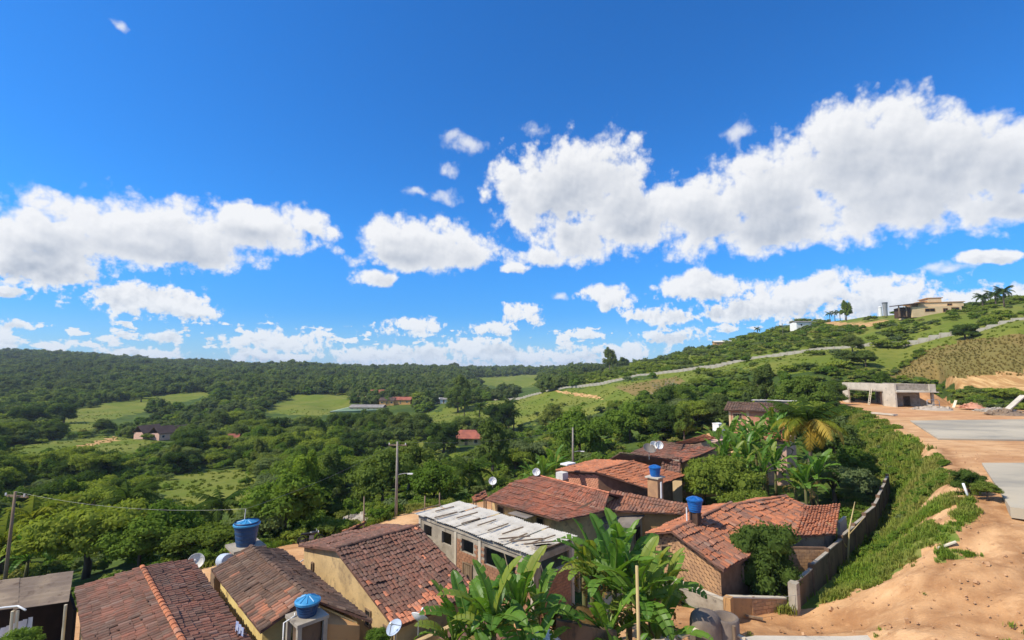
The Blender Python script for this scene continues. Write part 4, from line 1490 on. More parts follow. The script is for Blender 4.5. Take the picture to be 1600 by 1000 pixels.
# low walls along the dirt lot
def lowwall(P0, P1, z0, h0, h1, label, m=M['mortar'], mbk=M['brick_tan'], plaster=0.0):
    t_ = thing('brick_wall', label, 'wall', (P0 + P1) / 2 + UPV * z0)
    d = (P1 - P0).normalized()
    n = Vector((d.y, -d.x, 0))
    if n.y > 0:
        n = -n
    L = (P1 - P0).length
    mb = MB()
    o = P0 + UPV * z0
    ex = d * L
    th = -n * .2
    mb.hexa([o, o + ex, o + ex + th, o + th, o + UPV * h0, o + ex + UPV * h1, o + ex + th + UPV * h1, o + th + UPV * h0])
    mb.build('wall', m, t_)
    mb = MB()
    o = P0 + UPV * (z0 + h0 + .001) + n * .03
    mb.hexa([o, o + d * L + UPV * (h1 - h0), o + d * L + UPV * (h1 - h0) + th * 1.3, o + th * 1.3, o + UPV * .07, o + d * L + UPV * (h1 - h0 + .07), o + d * L + UPV * (h1 - h0 + .07) + th * 1.3, o + th * 1.3 + UPV * .07])
    mb.build('coping', M['concrete_pale'], t_)
    if mbk:
        bricks(t_, P0 + d * plaster * L, P1, n, z0 + .02, lambda q_: z0 + (h0 + (h1 - h0) * q_), mbk, bl=.36, bh=.19, seed=int(L * 10))
    return t_


zl = -13.55
pA, pB, pC = SB(28.55, -15.8), SB(28.05, -11.7), SB(31.75, -9.55)
lowwall(pA, pB, zl - .1, 1.25, 1.15, 'low rubble wall below the raw brick gable', M['concrete'], None)
lowwall(pB + (pC - pB) * .10, pC * .985 + pB * .015, zl - .1, 1.25, .75, 'low stepped brick wall joining the end of the concrete panel wall', M['orangewall'], M['brick_tan'], .38)
mb = MB()
pG = SB(28.15, -11.45)
mb.cbox((pG.x, pG.y, zl - .2), .42, .38, 1.5, .78)
tag(mb.build('gate_pillar', M['orangewall']), 'stubby plastered pillar between the two low walls', 'pillar')

# ------------------------------------------------------------------ far left shed
h = thing('open_shed', 'open shed with brown corrugated roof at the bottom left corner', 'shed', UY(60, 960, 22))
zz = -10.2
a0_, a1_, a2_, a3_ = U(-60, 915, -10.0), U(114, 893, -10.0), U(103, 943, -10.5), U(-60, 962, -10.5)
ex = (a1_ - a0_)
ey = (a3_ - a0_)
mes = corr_mesh('roof_sheet', 1.0, 1.0, M['sheet_old'], .03, .2)
rr = random.Random(5)
for k in range(4):
    for j in range(1):
        o_ = a0_ + ex * (k / 4)
        X = ex / 4 * 1.02
        Y = (a3_ - a0_).lerp(a2_ - a1_, (k + .5) / 4)
        mx = Matrix(((X.x, Y.x, 0, 0), (X.y, Y.y, 0, 0), (X.z, Y.z, 1, 0), (0, 0, 0, 1)))
        mb = MB()
        nst = 22
        for i in range(nst):
            v0, v1 = i / nst, (i + 1) / nst
            w0_, w1_ = .03 * math.sin(v0 * 40), .03 * math.sin(v1 * 40)
            P_ = [o_ + Y * v0 + UPV * w0_, o_ + X + Y * v0 + UPV * w0_, o_ + X + Y * v1 + UPV * w1_, o_ + Y * v1 + UPV * w1_]
            P_ = [p + UPV * (.03 * (k % 2)) for p in P_]
            mb.poly(P_, [(3, 2, 1, 0)])
            mb.poly([p + UPV * -.015 for p in P_], [(0, 1, 2, 3)])
        mb.build('roof_sheet', M['sheet_old'], h)
for p in (a2_, a0_.lerp(a1_, .97), a0_.lerp(a1_, .5), U(20, 953, -10.5), U(28, 952, -10.5)):
    MB().tube([(p.x, p.y, GZ - .3), (p.x, p.y, p.z - .05)], .06, 7).build('post', M['pale_wood'], h)
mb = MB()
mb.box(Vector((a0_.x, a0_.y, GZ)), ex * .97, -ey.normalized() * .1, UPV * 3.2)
mb.build('back_wall', M['timber_shade'], h)
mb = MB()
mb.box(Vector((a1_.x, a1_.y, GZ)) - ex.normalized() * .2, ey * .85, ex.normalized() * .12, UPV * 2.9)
mb.build('side_wall', M['timber_shade'], h)
cl = U(20, 985, -11.6)
mb = MB()
for i in range(6):
    mb.poly([cl + Vector((-.9 + .3 * i, .1 * math.sin(i), -1.0)), cl + Vector((-.6 + .3 * i, .1 * math.sin(i + 1), -1.0)), cl + Vector((-.55 + .24 * (i + 1), .05 * math.sin(i), .15 + .09 * i)), cl + Vector((-.55 + .24 * i, 0, .1 + .09 * i))], [(0, 1, 2, 3)])
tag(mb.build('tarpaulin', M['cloth_white']), 'white tarpaulin corner hanging inside the open shed', 'tarpaulin')
mb = MB()
hp = [U(-20 + 12 * i, 947 + 3.2 * abs(i - 4) * .4 + (5 if i > 4 else 0), -10.25) for i in range(6)]
mb.tube(hp, .04, 6)
tag(mb.build('hose', M['white'], smooth=True), 'pale hose lying on the brown corrugated shed roof', 'hose')

# ------------------------------------------------------------------ concrete shell on the terrace
o0 = U(1400, 635.5, -7.85)
E1 = Vector((.02, 1, 0)).normalized()
E2 = Vector((.99, -.12, 0)).normalized()
Ln, Wd, Ht = 17.8, 8.4, 5.1
h = thing('concrete_pavilion', 'raw flat roofed concrete shell with wide openings on the orange terrace', 'building', o0 + E1 * 8)
zb = -8.0
mb = MB()


def bx(mb, a, b, z, la, lb, lz):
    mb.box(o0 + E1 * a + E2 * b + Vector((0, 0, z - o0.z)), E1 * la, E2 * lb, UPV * lz)


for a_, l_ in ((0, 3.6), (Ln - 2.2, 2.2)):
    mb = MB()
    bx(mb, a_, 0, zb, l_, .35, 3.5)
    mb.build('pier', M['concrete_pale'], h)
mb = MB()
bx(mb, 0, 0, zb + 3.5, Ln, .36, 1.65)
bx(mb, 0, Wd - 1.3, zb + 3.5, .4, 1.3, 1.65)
mb.build('parapet', M['concrete_pale'], h)  # paler concrete where the sun falls: light put into the colour
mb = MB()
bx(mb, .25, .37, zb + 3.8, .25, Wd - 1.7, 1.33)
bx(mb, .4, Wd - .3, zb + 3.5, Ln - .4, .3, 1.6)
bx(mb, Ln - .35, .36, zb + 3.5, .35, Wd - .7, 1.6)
mb.build('parapet', M['concrete'], h)  # greyer concrete away from the sun, shade put into the colour
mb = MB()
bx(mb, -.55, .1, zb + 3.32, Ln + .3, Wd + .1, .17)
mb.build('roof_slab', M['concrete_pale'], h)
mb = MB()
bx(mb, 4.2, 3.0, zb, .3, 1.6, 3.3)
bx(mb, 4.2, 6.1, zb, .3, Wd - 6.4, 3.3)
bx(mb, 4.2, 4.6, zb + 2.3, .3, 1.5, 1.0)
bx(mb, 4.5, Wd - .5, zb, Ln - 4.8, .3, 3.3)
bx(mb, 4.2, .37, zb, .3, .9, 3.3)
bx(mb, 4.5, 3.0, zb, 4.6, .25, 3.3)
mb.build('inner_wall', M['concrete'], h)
for a_ in (.2, Ln - .7):
    mb = MB()
    bx(mb, a_, Wd - .75, zb, .5, .4, 3.3)
    mb.build('column', M['concrete'], h)
mb = MB()
mb.lathe([(7.5, -1), (6.0, .6), (4.0, 2.2), (2.0, 3.2), (.01, 3.5)], o0 + E1 * 13 + E2 * 13.5, 18)
tag(mb.build('dirt_mound', M['dirt'], smooth=True), 'orange dirt mound seen through the opening of the concrete shell', 'dirt')
ld = thing('ladder', 'pale ladder leaning in the wide opening of the concrete shell', 'ladder', o0 + E1 * 7.2 - E2 * .6)
mb = MB()
q0_, q1_ = o0 + E1 * 7.0 - E2 * 1.0 + Vector((0, 0, zb - o0.z)), o0 + E1 * 7.2 - E2 * .1 + Vector((0, 0, zb + 3.9 - o0.z))
for sgn in (-.28, .28):
    mb.tube([q0_ + E1 * sgn, q1_ + E1 * sgn], .07, 6)
mb.build('rail', M['pale_wood'], ld)
mb = MB()
for k in range(9):
    p = q0_.lerp(q1_, (k + .6) / 9.6)
    mb.tube([p - E1 * .28, p + E1 * .28], .06, 5)
mb.build('rungs', M['pale_wood'], ld, kind='stuff')


def heap(name, label, cat, c, rx, ry, hgt, m, n=60, seed=1, sz=.3, thin=False):
    rr = random.Random(seed)
    mb = MB()
    c = Vector(c)
    for k in range(n):
        a = rr.uniform(0, 2 * PI)
        r = rr.random() ** .6
        p = c + Vector((math.cos(a) * rx * r, math.sin(a) * ry * r, hgt * (1 - r) * rr.uniform(.3, 1)))
        s_ = sz * rr.uniform(.5, 1.3)
        e = Euler((rr.uniform(-.6, .6), rr.uniform(-.6, .6), rr.uniform(0, 6))).to_matrix()
        ex_, ey_, ez_ = e @ Vector((s_, 0, 0)), e @ Vector((0, s_ * (rr.uniform(.15, .35) if thin else rr.uniform(.5, .9)), 0)), e @ Vector((0, 0, s_ * (.04 if thin else rr.uniform(.4, .7))))
        mb.box(p - (ex_ + ey_) / 2, ex_, ey_, ez_)
    mb.lathe([(rx * .9, 0), (rx * .6, hgt * .5), (rx * .15, hgt * .9), (0.01, hgt)], c, 10)
    return tag(mb.build(name, m), label, cat)


def on(px, py, dz=0.0):
    p = G(px, py)
    return p + Vector((0, 0, dz))


heap('rubble_heap', 'whitish rubble heap in front of the dark opening of the concrete shell', 'rubble', on(1455, 640), 4.0, 1.6, .7, M['rock'], 70, 2, .6)
heap('brick_pile', 'red brick pile on the terrace right of the concrete shell', 'bricks', on(1519, 638), 2.4, 1.4, 1.2, M['salmon'], 110, 3, .5)
heap('debris_heap', 'dark heap of planks and debris at the back of the cement court', 'debris', on(1570, 648), 3.4, 1.4, .8, M['wood'], 60, 4, .7)
heap('rubble_heap', 'grey gravel and rubble heap at the foot of the right end of the bank', 'rubble', on(1555, 643), 4.0, 1.5, .6, M['concrete'], 60, 6, .6)
mb = MB()
p = on(1459, 639)
for sx in (-1, 1):
    mb.tube([p + Vector((sx * 1.3, 0, -.1)), p + Vector((sx * 1.3, 0, 1.6)), p + Vector((sx * 1.1, .1, 1.9))], .07, 6)
mb.tube([p + Vector((-1.1, .1, 1.9)), p + Vector((1.1, .1, 1.9))], .07, 6)
mb.tube([p + Vector((-1.3, 0, .9)), p + Vector((1.3, 0, .9))], .07, 6)
tag(mb.build('scaffold_frame', M['steel'], smooth=True), 'small metal scaffold frame by the right end of the concrete shell', 'scaffold')
def plank(pa, pb, w, label, m='pale_wood', th=.08):
    mb = MB()
    pa, pb = Vector(pa), Vector(pb)
    d = (pb - pa)
    sd = d.cross(UPV).normalized() * w
    mb.box(pa - sd / 2, d, sd, UPV * th)
    return tag(mb.build('plank', M[m]), label, 'plank')


p = on(1490, 637)
plank(p, p + Vector((1.2, .6, 1.5)), .5, 'leaning pale plank beside the red brick pile')
plank(on(1465, 861, .06), on(1494, 852, .12), .18, 'pale plank lying on the orange dirt bank')
plank(on(1165, 965, .05), on(1192, 970, .05), .16, 'dark plank lying flat on the dirt lot', 'wood')
plank(on(1155, 955, .05), on(1178, 942, .25), .1, 'dark curved stick propped near the low stepped wall', 'wood')
p = on(1511, 781)
mb = MB()
mb.tube([p + Vector((.2, 0, -.2)), p + Vector((-.15, 0, 1.0))], .07, 7)
tag(mb.build('stake', M['white'], smooth=True), 'white stake at the edge of the grass bank beside the dirt track', 'stake')
p = on(1595, 645)
mb = MB()
mb.box(p + Vector((-2.5, 0, .0)), Vector((6.5, 2.5, 3.0)), Vector((-.3, .9, 0)), Vector((0, 0, .25)))
tag(mb.build('concrete_chute', M['concrete_pale']), 'pale concrete chute climbing the bank at the right edge', 'chute')
p = on(1368, 648)
mb = MB()
mb.box(p + Vector((-.5, 3, .1)), Vector((1.5, -6, 0)), Vector((.9, .2, 0)), UPV * .25)
tag(mb.build('kerb_block', M['concrete_pale']), 'pale concrete kerb block at the corner of the grass bank below the shell', 'kerb')

# ------------------------------------------------------------------ pale boundary wall climbing the hill
bw = thing('boundary_wall', 'long pale concrete panel wall climbing the hillside to the upper right', 'wall', (60, 250, gz(60, 250)))
W0, W1 = Vector((-14, 350, 0)), Vector((150, 134, 0))
Lw = (W1 - W0).length
npan = 100
dW = (W1 - W0) / npan
aW = math.atan2(dW.y, dW.x)
pm = MB().box((0, -.06, -1.4), (dW.length - .2, 0, 0), (0, .12, 0), (0, 0, 2.6)).mesh('wall_panel', M['concrete_hill'])
qm = MB().box((-.15, -.16, -1.4), (.3, 0, 0), (0, .32, 0), (0, 0, 2.75)).mesh('post', M['concrete'])
zraw = np.array([gz((W0 + dW * k).x, (W0 + dW * k).y) for k in range(-8, npan + 10)])
ZS = [float(np.maximum(zraw[k + 8] - .3, min(zraw[k:k + 17].mean(), zraw[k + 8] + .3))) for k in range(npan + 1)] + [float(zraw[-1])]
ob = ORG[bw.name]
for k in range(npan + 1):
    p = W0 + dW * k
    z0_ = ZS[k]
    if k < npan:
        zm = (ZS[k] + ZS[k + 1]) / 2 + R.uniform(-.05, .05)
        add('wall_panel', pm, bw, Vector((p.x, p.y, zm)) - ob + dW.normalized() * .1, (0, 0, aW))
    add('post', qm, bw, Vector((p.x, p.y, z0_)) - ob, (0, 0, aW))


# ------------------------------------------------------------------ far houses
def far_house(loc, w, d, hgt, rot, wallm, roofm, label, rise=.35, nwin=3, name='house', cat='house', hip=False, over=.5):
    loc = Vector(loc)
    t_ = thing(name, label, cat, loc)
    ex_ = Vector((math.cos(rot), math.sin(rot), 0))
    ey_ = Vector((-math.sin(rot), math.cos(rot), 0))
    o_ = loc - ex_ * w / 2 - ey_ * d / 2 + UPV * -1.5
    mb = MB()
    mb.box(o_, ex_ * w, ey_ * d, UPV * (hgt + 1.5))
    mb.build('wall', M[wallm], t_)
    mb = MB()
    rz_ = d * rise
    a_ = loc - ex_ * (w / 2 + over) - ey_ * (d / 2 + over) + UPV * (hgt - over * rise)
    L_ = ex_ * (w + 2 * over)
    r0_ = loc - ex_ * (w / 2 + over - (d * .5 if hip else 0)) + UPV * (hgt + rz_)
    r1_ = loc + ex_ * (w / 2 + over - (d * .5 if hip else 0)) + UPV * (hgt + rz_)
    c_ = loc - ex_ * (w / 2 + over) + ey_ * (d / 2 + over) + UPV * (hgt - over * rise)
    th_ = UPV * .18
    mb.poly([a_, a_ + L_, r1_, r0_, c_, c_ + L_] + [p + th_ for p in (a_, a_ + L_, r1_, r0_, c_, c_ + L_)],
            [(0, 3, 2, 1), (3, 4, 5, 2), (6, 7, 8, 9), (9, 8, 11, 10), (0, 1, 7, 6), (4, 10, 11, 5), (0, 6, 9, 3), (3, 9, 10, 4), (1, 2, 8, 7), (2, 5, 11, 8)])
    mb.build('roof', M[roofm], t_)
    for k in range(nwin):
        c0 = loc + ex_ * (w * ((k + .5) / nwin - .5)) - ey_ * (d / 2) + UPV * (hgt * .52)
        if k == nwin // 2:
            dr = MB()
            dr.box(c0 - ex_ * .5 - ey_ * .04 + UPV * (-hgt * .52), ex_ * 1.0, ey_ * .06, UPV * 2.1)
            dr.build('door', M['wood'], t_)
        else:
            window(t_, c0, ex_, -ey_, 1.2, 1.1, frame='white')
    return t_


far_house(on(575, 642), 22, 9, 2.6, -.05, 'cream', 'greyroof', 'long grey roofed hall with pale wall beside the sports field', .16, 6, 'hall', 'building')
far_house(on(562, 628), 13, 8, 3.6, .1, 'cream', 'cream', 'cream flat fronted house left in the far farm cluster', .08, 3)
far_house(on(593, 625), 13, 8, 5.2, -.1, 'cream', 'redroof', 'cream house with bright red roof in the far farm cluster', .3, 3)
far_house(on(606, 632), 10, 7, 2.9, 0, 'orangeplaster', 'brownroof', 'orange walled house with dark roof in the far farm cluster', .25, 3)
far_house(on(628, 631), 14, 8, 2.8, -.05, 'orangeplaster', 'redroof', 'orange walled bungalow with reddish roof at the right end of the far farm cluster', .22, 3)
far_house(on(682, 630), 10, 6, 2.8, 0, 'white', 'white', 'small white building by the dark hedge beyond the green field', .12, 2)
far_house(on(694, 630), 5, 5, 2.6, 0, 'white', 'greyroof', 'tiny white outbuilding right of the small white building by the hedge', .15, 1)
far_house(on(549, 613), 6, 5, 2.5, .2, 'orangewall', 'redroof', 'tiny tan hut with pinkish roof above the far farm cluster', .3, 1)
far_house(on(731, 694), 9.5, 6.5, 2.5, -.08, 'yellow', 'redroof', 'small yellow house with red hip roof in front of the green field', .3, 3, hip=True, over=1.0)
far_house(on(361, 699), 5, 5, 3.2, .3, 'white', 'redroof', 'tiny white house with orange roof in the middle of the left woodland', .35, 1)
far_house(on(366, 702), 3.5, 3, 2.4, .3, 'cream', 'redroof', 'tiny cream annex just right of the white house in the left woodland', .25, 1)
far_house(on(231, 685), 8, 6, 3, 1.2, 'pink', 'brownroof', 'leftmost of three dull red roofed houses among the trees below the yellow-green field', .45, 2)
far_house(on(254, 686), 7, 6, 2.8, 1.2, 'pink', 'brownroof', 'middle one of three dull red roofed houses among the trees below the yellow-green field', .45, 2)
far_house(on(280, 684), 7, 6, 2.8, 1.2, 'salmon', 'brownroof', 'rightmost of three dull red roofed houses among the trees below the yellow-green field', .45, 2)
far_house(on(1131, 531), 15, 8, 3, -.2, 'orangewall', 'sheet', 'orange walled building just showing over the hill crest', .15, 3, 'building', 'building')
far_house(on(1255, 500), 12, 7, 3.5, 0, 'white', 'greyroof', 'small white house behind flat topped trees on the hill crest', .1, 2)
far_house(on(740, 583), 30, 10, 5, 0, 'white', 'greyroof', 'pale hamlet building on the far ridge', .2, 4, 'building', 'building')

# sports field next to the hall
sf = [on(515, 645), on(600, 645), on(580, 638), on(545, 638)]
sz_ = max(p.z for p in sf) + .15
slab([(p.x, p.y) for p in sf], sz_, 1.5, M['turf'], 'sports_field', 'pale sports field with a light outline beside the grey roofed hall')
for i in range(4):
    a_, b_ = sf[i], sf[(i + 1) % 4]
    d_ = Vector((b_.x - a_.x, b_.y - a_.y, 0))
    n_ = Vector((-d_.y, d_.x, 0)).normalized() * .6
    o_ = Vector((a_.x, a_.y, sz_ + .004)) + d_ * .01
    tag(obj('field_line', [o_, o_ + d_ * .97, o_ + d_ * .97 + n_, o_ + n_], [(0, 1, 2, 3)], M['chalk']), 'pale outline marking of the sports field', 'marking', kind='structure')

# mansion on the crest
mp = on(1470, 489)
h = thing('mansion', 'large cream mansion with stepped roofline on the hill crest', 'house', mp)
ex_ = Vector((.97, -.25, 0)).normalized()
ey_ = Vector((.25, .97, 0)).normalized()
k_ = mp.y / 760.0      # metres per photo pixel at this distance


def mbox(x0, x1, z0, z1, y0, y1, m, name):
    mb = MB()
    mb.box(mp + ex_ * x0 * k_ + ey_ * y0 + UPV * z0 * k_, ex_ * (x1 - x0) * k_, ey_ * (y1 - y0), UPV * (z1 - z0) * k_)
    return mb.build(name, M[m], h)


mbox(-38, 28, -6, 10.5, 0, 12, 'cream', 'wall')
mbox(-27, 34, 10.6, 18, 1.5, 12, 'cream', 'upper_wall')
mbox(-10, 8, 18.1, 25, 3, 10, 'cream', 'tower')
mbox(-20, -10, 18.05, 21, 3.5, 9, 'orangewall', 'step_wall')
mbox(-30, 36, 17.3, 18.06, 1.2, 12.5, 'orangewall', 'cornice')
mbox(-12, 10, 24.9, 26, 2.8, 10.3, 'orangewall', 'cornice')
mb = MB()
e0 = mp + ex_ * -58 * k_ + UPV * 12.5 * k_ - ey_ * 1
mb.hexa([e0, e0 + ex_ * 36 * k_ + UPV * 4 * k_, e0 + ex_ * 36 * k_ + UPV * 5 * k_ + ey_ * 8, e0 + ey_ * 8 + UPV * 2 * k_] + [p + UPV * .4 for p in (e0, e0 + ex_ * 36 * k_ + UPV * 4 * k_, e0 + ex_ * 36 * k_ + UPV * 5 * k_ + ey_ * 8, e0 + ey_ * 8 + UPV * 2 * k_)])
mb.build('terrace_roof', M['brownroof'], h)
for px_ in (-56, -46):
    mbox(px_, px_ + 1.2, -4, 13, .2, .6, 'wood', 'terrace_post')
mbox(-52, -38.2, -5, 11, 1.2, 7, 'under', 'terrace_room')
for x0, x1, z0, z1, y0 in ((-21, -7, 2, 7.8, -.01), (3, 10, 1, 7.5, -.01), (14, 25, 3, 8.5, -.01), (12, 19, 11.5, 15.5, 1.49)):
    window(h, mp + ex_ * (x0 + x1) / 2 * k_ + ey_ * y0 + UPV * (z0 + z1) / 2 * k_, ex_, -ey_, (x1 - x0) * k_, (z1 - z0) * k_, frame='orangewall', fr=.15, mull=1)
p = on(1376, 492)
tw = thing('water_tower', 'white cylindrical water tower left of a dark one on the crest', 'water tower', p)
kk = p.y / 760
mb = MB()
mb.lathe([(2.6 * kk, -2), (2.6 * kk, 14 * kk), (2.2 * kk, 15 * kk), (0.01, 15.6 * kk)], p, 16)
mb.build('tank_body', M['white'], tw, smooth=False)
mb = MB()
mb.lathe([(2.75 * kk, 12.8 * kk), (2.75 * kk, 13.4 * kk)], p, 16)
mb.build('band', M['steel'], tw)
p = on(1384, 493)
tw = thing('water_tower', 'dark grey flaring water tower right of the white one on the crest', 'water tower', p)
mb = MB()
mb.lathe([(2.4 * kk, -2), (2.4 * kk, 8 * kk), (3.0 * kk, 17 * kk), (3.2 * kk, 18 * kk), (0.01, 18.2 * kk)], p, 16)
mb.build('tank_body', M['steel'], tw)
mb = MB()
mb.lathe([(3.3 * kk, 17.2 * kk), (3.3 * kk, 18.3 * kk)], p, 16)
mb.build('band', M['bike'], tw)


# ------------------------------------------------------------------ water tanks
def tank(loc, rtop, rbot, hgt, label, body, lid='blue_lid', tilt=0.0, loclid=True):
    t_ = thing('water_tank', label, 'water tank', loc)
    c = Vector(loc)
    mb = MB()
    pr = [(0.01, 0), (rbot, 0)]
    for k in range(5):
        f0, f1 = k / 5, (k + .75) / 5
        ra, rb_ = rbot + (rtop - rbot) * f0, rbot + (rtop - rbot) * f1
        pr += [(ra, hgt * f0 + .01), (rb_, hgt * f1), (rb_ + .03, hgt * (f1 + .04)), (rb_ + .03, hgt * (f1 + .17)), (rb_ + .005, hgt * (f1 + .2))]
    mb.lathe(pr, c, 28)
    mb.build('tank_body', M[body], t_, smooth=False)
    mb = MB()
    mt = Matrix.Rotation(tilt, 3, 'X')
    mb.lathe([(rtop * 1.0, hgt - .03), (rtop * 1.12, hgt - .03), (rtop * 1.13, hgt + .05), (rtop * 1.02, hgt + .08), (rtop * .55, hgt + .17), (rtop * .2, hgt + .23), (0.005, hgt + .24)], c, 28)
    for k in range(10):
        a = 2 * PI * k / 10
        d = Vector((math.cos(a), math.sin(a), 0))
        mb.tube([c + d * rtop * .25 + UPV * (hgt + .225), c + d * rtop * .98 + UPV * (hgt + .095)], .025, 4)
    mb.build('tank_lid', M[lid], t_)
    return t_


# tank on the street side, behind the yellow walled house
p = UY(384, 851, 29.5)
tank(p, .64, .50, 1.15, 'large dark blue tank with lighter ribbed lid on the street behind the dark tiled house', 'blue_body')
st = thing('tank_stand', 'brick stand under the large street side tank', 'stand', (p.x, p.y, GZ))
mb = MB()
mb.cbox((p.x, p.y, GZ), 1.3, 1.3, p.z - GZ - .16, .78)
mb.build('plinth', M['salmon'], st)
mb = MB()
mb.cbox((p.x, p.y, p.z - .155), 1.7, 1.7, .15, .78)
mb.build('platform', M['concrete'], st)
# tank in front of the yellow walled house
p = UY(480, 960, 20.6)
tank(p, .44, .34, .50, 'blue tank with bright ribbed lid on dark concrete stand behind the yellow walled house', 'blue_body')
st = thing('tank_stand', 'dark concrete box stand carrying the bright lidded tank', 'stand', (p.x, p.y, GZ))
mb = MB()
mb.cbox((p.x, p.y, p.z - .13), 1.25, 1.25, .125, .78)
mb.build('platform', M['concrete'], st)
for sx in (-1, 1):
    for sy in (-1, 1):
        MB().cbox((p.x + sx * .36 - sy * .36, p.y + sx * .36 + sy * .36, GZ), .16, .16, p.z - GZ - .135, .78).build('leg', M['concrete'], st)
mb = MB()
mb.cbox((p.x, p.y, GZ), .8, .8, p.z - GZ - .2, .78)
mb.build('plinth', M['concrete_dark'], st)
mb = MB()
q_ = p + Vector((-.72, -.45, -.1))
mb.tube([(q_.x, q_.y, GZ), q_, q_ + Vector((.3, .25, .12)), p + Vector((-.45, -.1, .1))], .03, 6)
tag(mb.build('water_pipe', M['white'], smooth=True), 'white bent pipe rising beside the bright lidded tank', 'pipe')
# tank by the raw brick house
p = UY(1086, 799, 33)
tank(p, .47, .36, .72, 'deep blue tank with flat blue lid behind the raw brick house', 'blue_deep', 'blue_deep')
st = thing('tank_stand', 'slim stand under the deep blue tank behind the raw brick house', 'stand', (p.x, p.y, GZ))
mb = MB()
mb.cbox((p.x, p.y, GZ), .55, .55, p.z - GZ - .01, .78)
mb.build('plinth', M['under'], st)
mb = MB()
mb.tube([(p.x - .62, p.y - .2, GZ), (p.x - .62, p.y - .2, p.z + .3)], .045, 6)
mb.build('pipe', M['white'], st)
p = UY(1023.5, 744, 41)
tank(p, .44, .35, .68, 'smallest blue tank, on a tall brick stand among the second row roofs', 'blue_deep', 'blue_deep')
st = thing('tank_stand', 'tall plastered stand under the smallest blue tank among the roofs', 'stand', (p.x, p.y, GZ))
mb = MB()
mb.cbox((p.x, p.y, GZ), .9, .9, p.z - GZ - .11, .78)
mb.build('plinth', M['brick_tan'], st)
mb = MB()
mb.cbox((p.x, p.y, p.z - .105), 1.2, 1.2, .1, .78)
mb.build('platform', M['concrete_pale'], st)
mb = MB()
mb.tube([(p.x + .2, p.y - .75, GZ), (p.x + .25, p.y - .75, p.z - .3)], .07, 6)
mb.build('pipe', M['white'], st)
# barrel
p = UY(352, 876, 29)
mb = MB()
mx = Matrix.Rotation(PI / 2, 3, 'X') @ Matrix.Rotation(0, 3, 'Z')
mx = Matrix.Rotation(-.78, 3, 'Z') @ Matrix.Rotation(PI / 2 - .25, 3, 'Y')
prf = [(0.01, -.55), (.33, -.55), (.37, -.5), (.37, -.2), (.39, -.17), (.37, -.14), (.37, .14), (.39, .17), (.37, .2), (.37, .5), (.33, .55), (.01, .55)]
mb.lathe(prf, p, 22, mx)
tag(mb.build('barrel', M['barrel'], smooth=False), 'pale blue barrel lying behind the street end of the dark tiled roof', 'barrel')
tag(MB().cbox((p.x, p.y, GZ), 1.2, .8, p.z - GZ - .36, .78).build('barrel_stand', M['wood']), 'wooden stand under the lying pale blue barrel', 'stand')


# ------------------------------------------------------------------ satellite dishes
def dish(loc, r, label, az_, el_, pole=.7, m='dish', mesh_=False):
    t_ = thing('satellite_dish', label, 'satellite dish', Vector(loc) - UPV * pole)
    c = Vector(loc)
    rot = Matrix.Rotation(az_, 3, 'Z') @ Matrix.Rotation(PI / 2 - el_, 3, 'Y')
    mb = MB()
    pf = [(0.01, 0.0)] + [(r * k / 5, .22 * r * (k / 5) ** 2 * 2) for k in range(1, 6)]
    mb.lathe(pf, c, 22, rot)
    mb.lathe([(a_, z_ - .03) for a_, z_ in pf][::-1], c, 22, rot)
    mb.lathe([(r, .44 * r), (r + .015, .44 * r - .01), (r, .44 * r - .03)], c, 22, rot)
    mb.build('reflector', M[m], t_, smooth=True)
    mb = MB()
    tip = c + rot @ Vector((0, 0, r * 1.1))
    mb.tube([c + rot @ Vector((r * .95, 0, .3 * r)), tip], .018, 5)
    mb.tube([c + rot @ Vector((-r * .5, r * .8, .3 * r)), tip], .015, 5)
    mb.build('feed_arm', M['steel'], t_)
    mb = MB()
    mb.tube([tip - rot @ Vector((0, 0, .06)), tip + rot @ Vector((0, 0, .08))], .045, 7)
    mb.build('receiver', M['white'], t_)
    mb = MB()
    mb.tube([c - UPV * pole, c - UPV * .1, c - rot @ Vector((0, 0, .03))], .03, 6)
    mb.build('mast', M['steel'], t_)
    return t_


AZc = -1.9
dish(UY(307, 878, 29.0), .42, 'white dish on the street end of the leftmost brown roof', -1.2, .55)
dish(U(770, 752, -9.75), .34, 'left one of two pale dishes on the wide red roof', -1.6, .4, .5, 'white')
dish(U(838, 738, -9.2), .34, 'right one of two pale dishes on the wide red roof', -1.6, .4, .5, 'white')
dish(UY(1014, 703, 52), .66, 'big mesh dish on the reddish brown roof', -1.4, .9, 1.0, 'sheet_grey')
dish(UY(1021, 696, 53), .42, 'left of two small round white dishes beside the big mesh dish', -1.5, .35, .6, 'white')
dish(UY(1029.5, 696, 53), .42, 'right of two small round white dishes beside the big mesh dish', -1.5, .35, .6, 'white')
dish(UY(654, 969, 21.2), .36, 'white dish standing on the parapet below the maroon roof', 1.2, .8, .6, 'white')
dish(UY(618, 983, 20.4), .32, 'greyish white dish on the ochre wall corner below the maroon roof', -2.2, .9, .5, 'barrel')
p = UY(878, 736, 46)
tag(MB().cbox((p.x, p.y, p.z - .7), .8, .8, .6, .8).build('roof_tank', M['dish']), 'small grey white box tank at the left tip of the orange roof', 'tank')
tag(MB().cbox((p.x + .6, p.y + .3, p.z + .55), 1.3, .8, .12, .8).build('tank_cover', M['white']), 'white cover sheet over the box tank at the tip of the orange roof', 'cover')
tag(MB().cbox((p.x, p.y, GZ), .9, .9, p.z - GZ - .71, .8).build('tank_stand', M['brick_tan']), 'tan plinth under the small box tank at the tip of the orange roof', 'stand')
p = UY(379, 974, 20.4)
mb = MB()
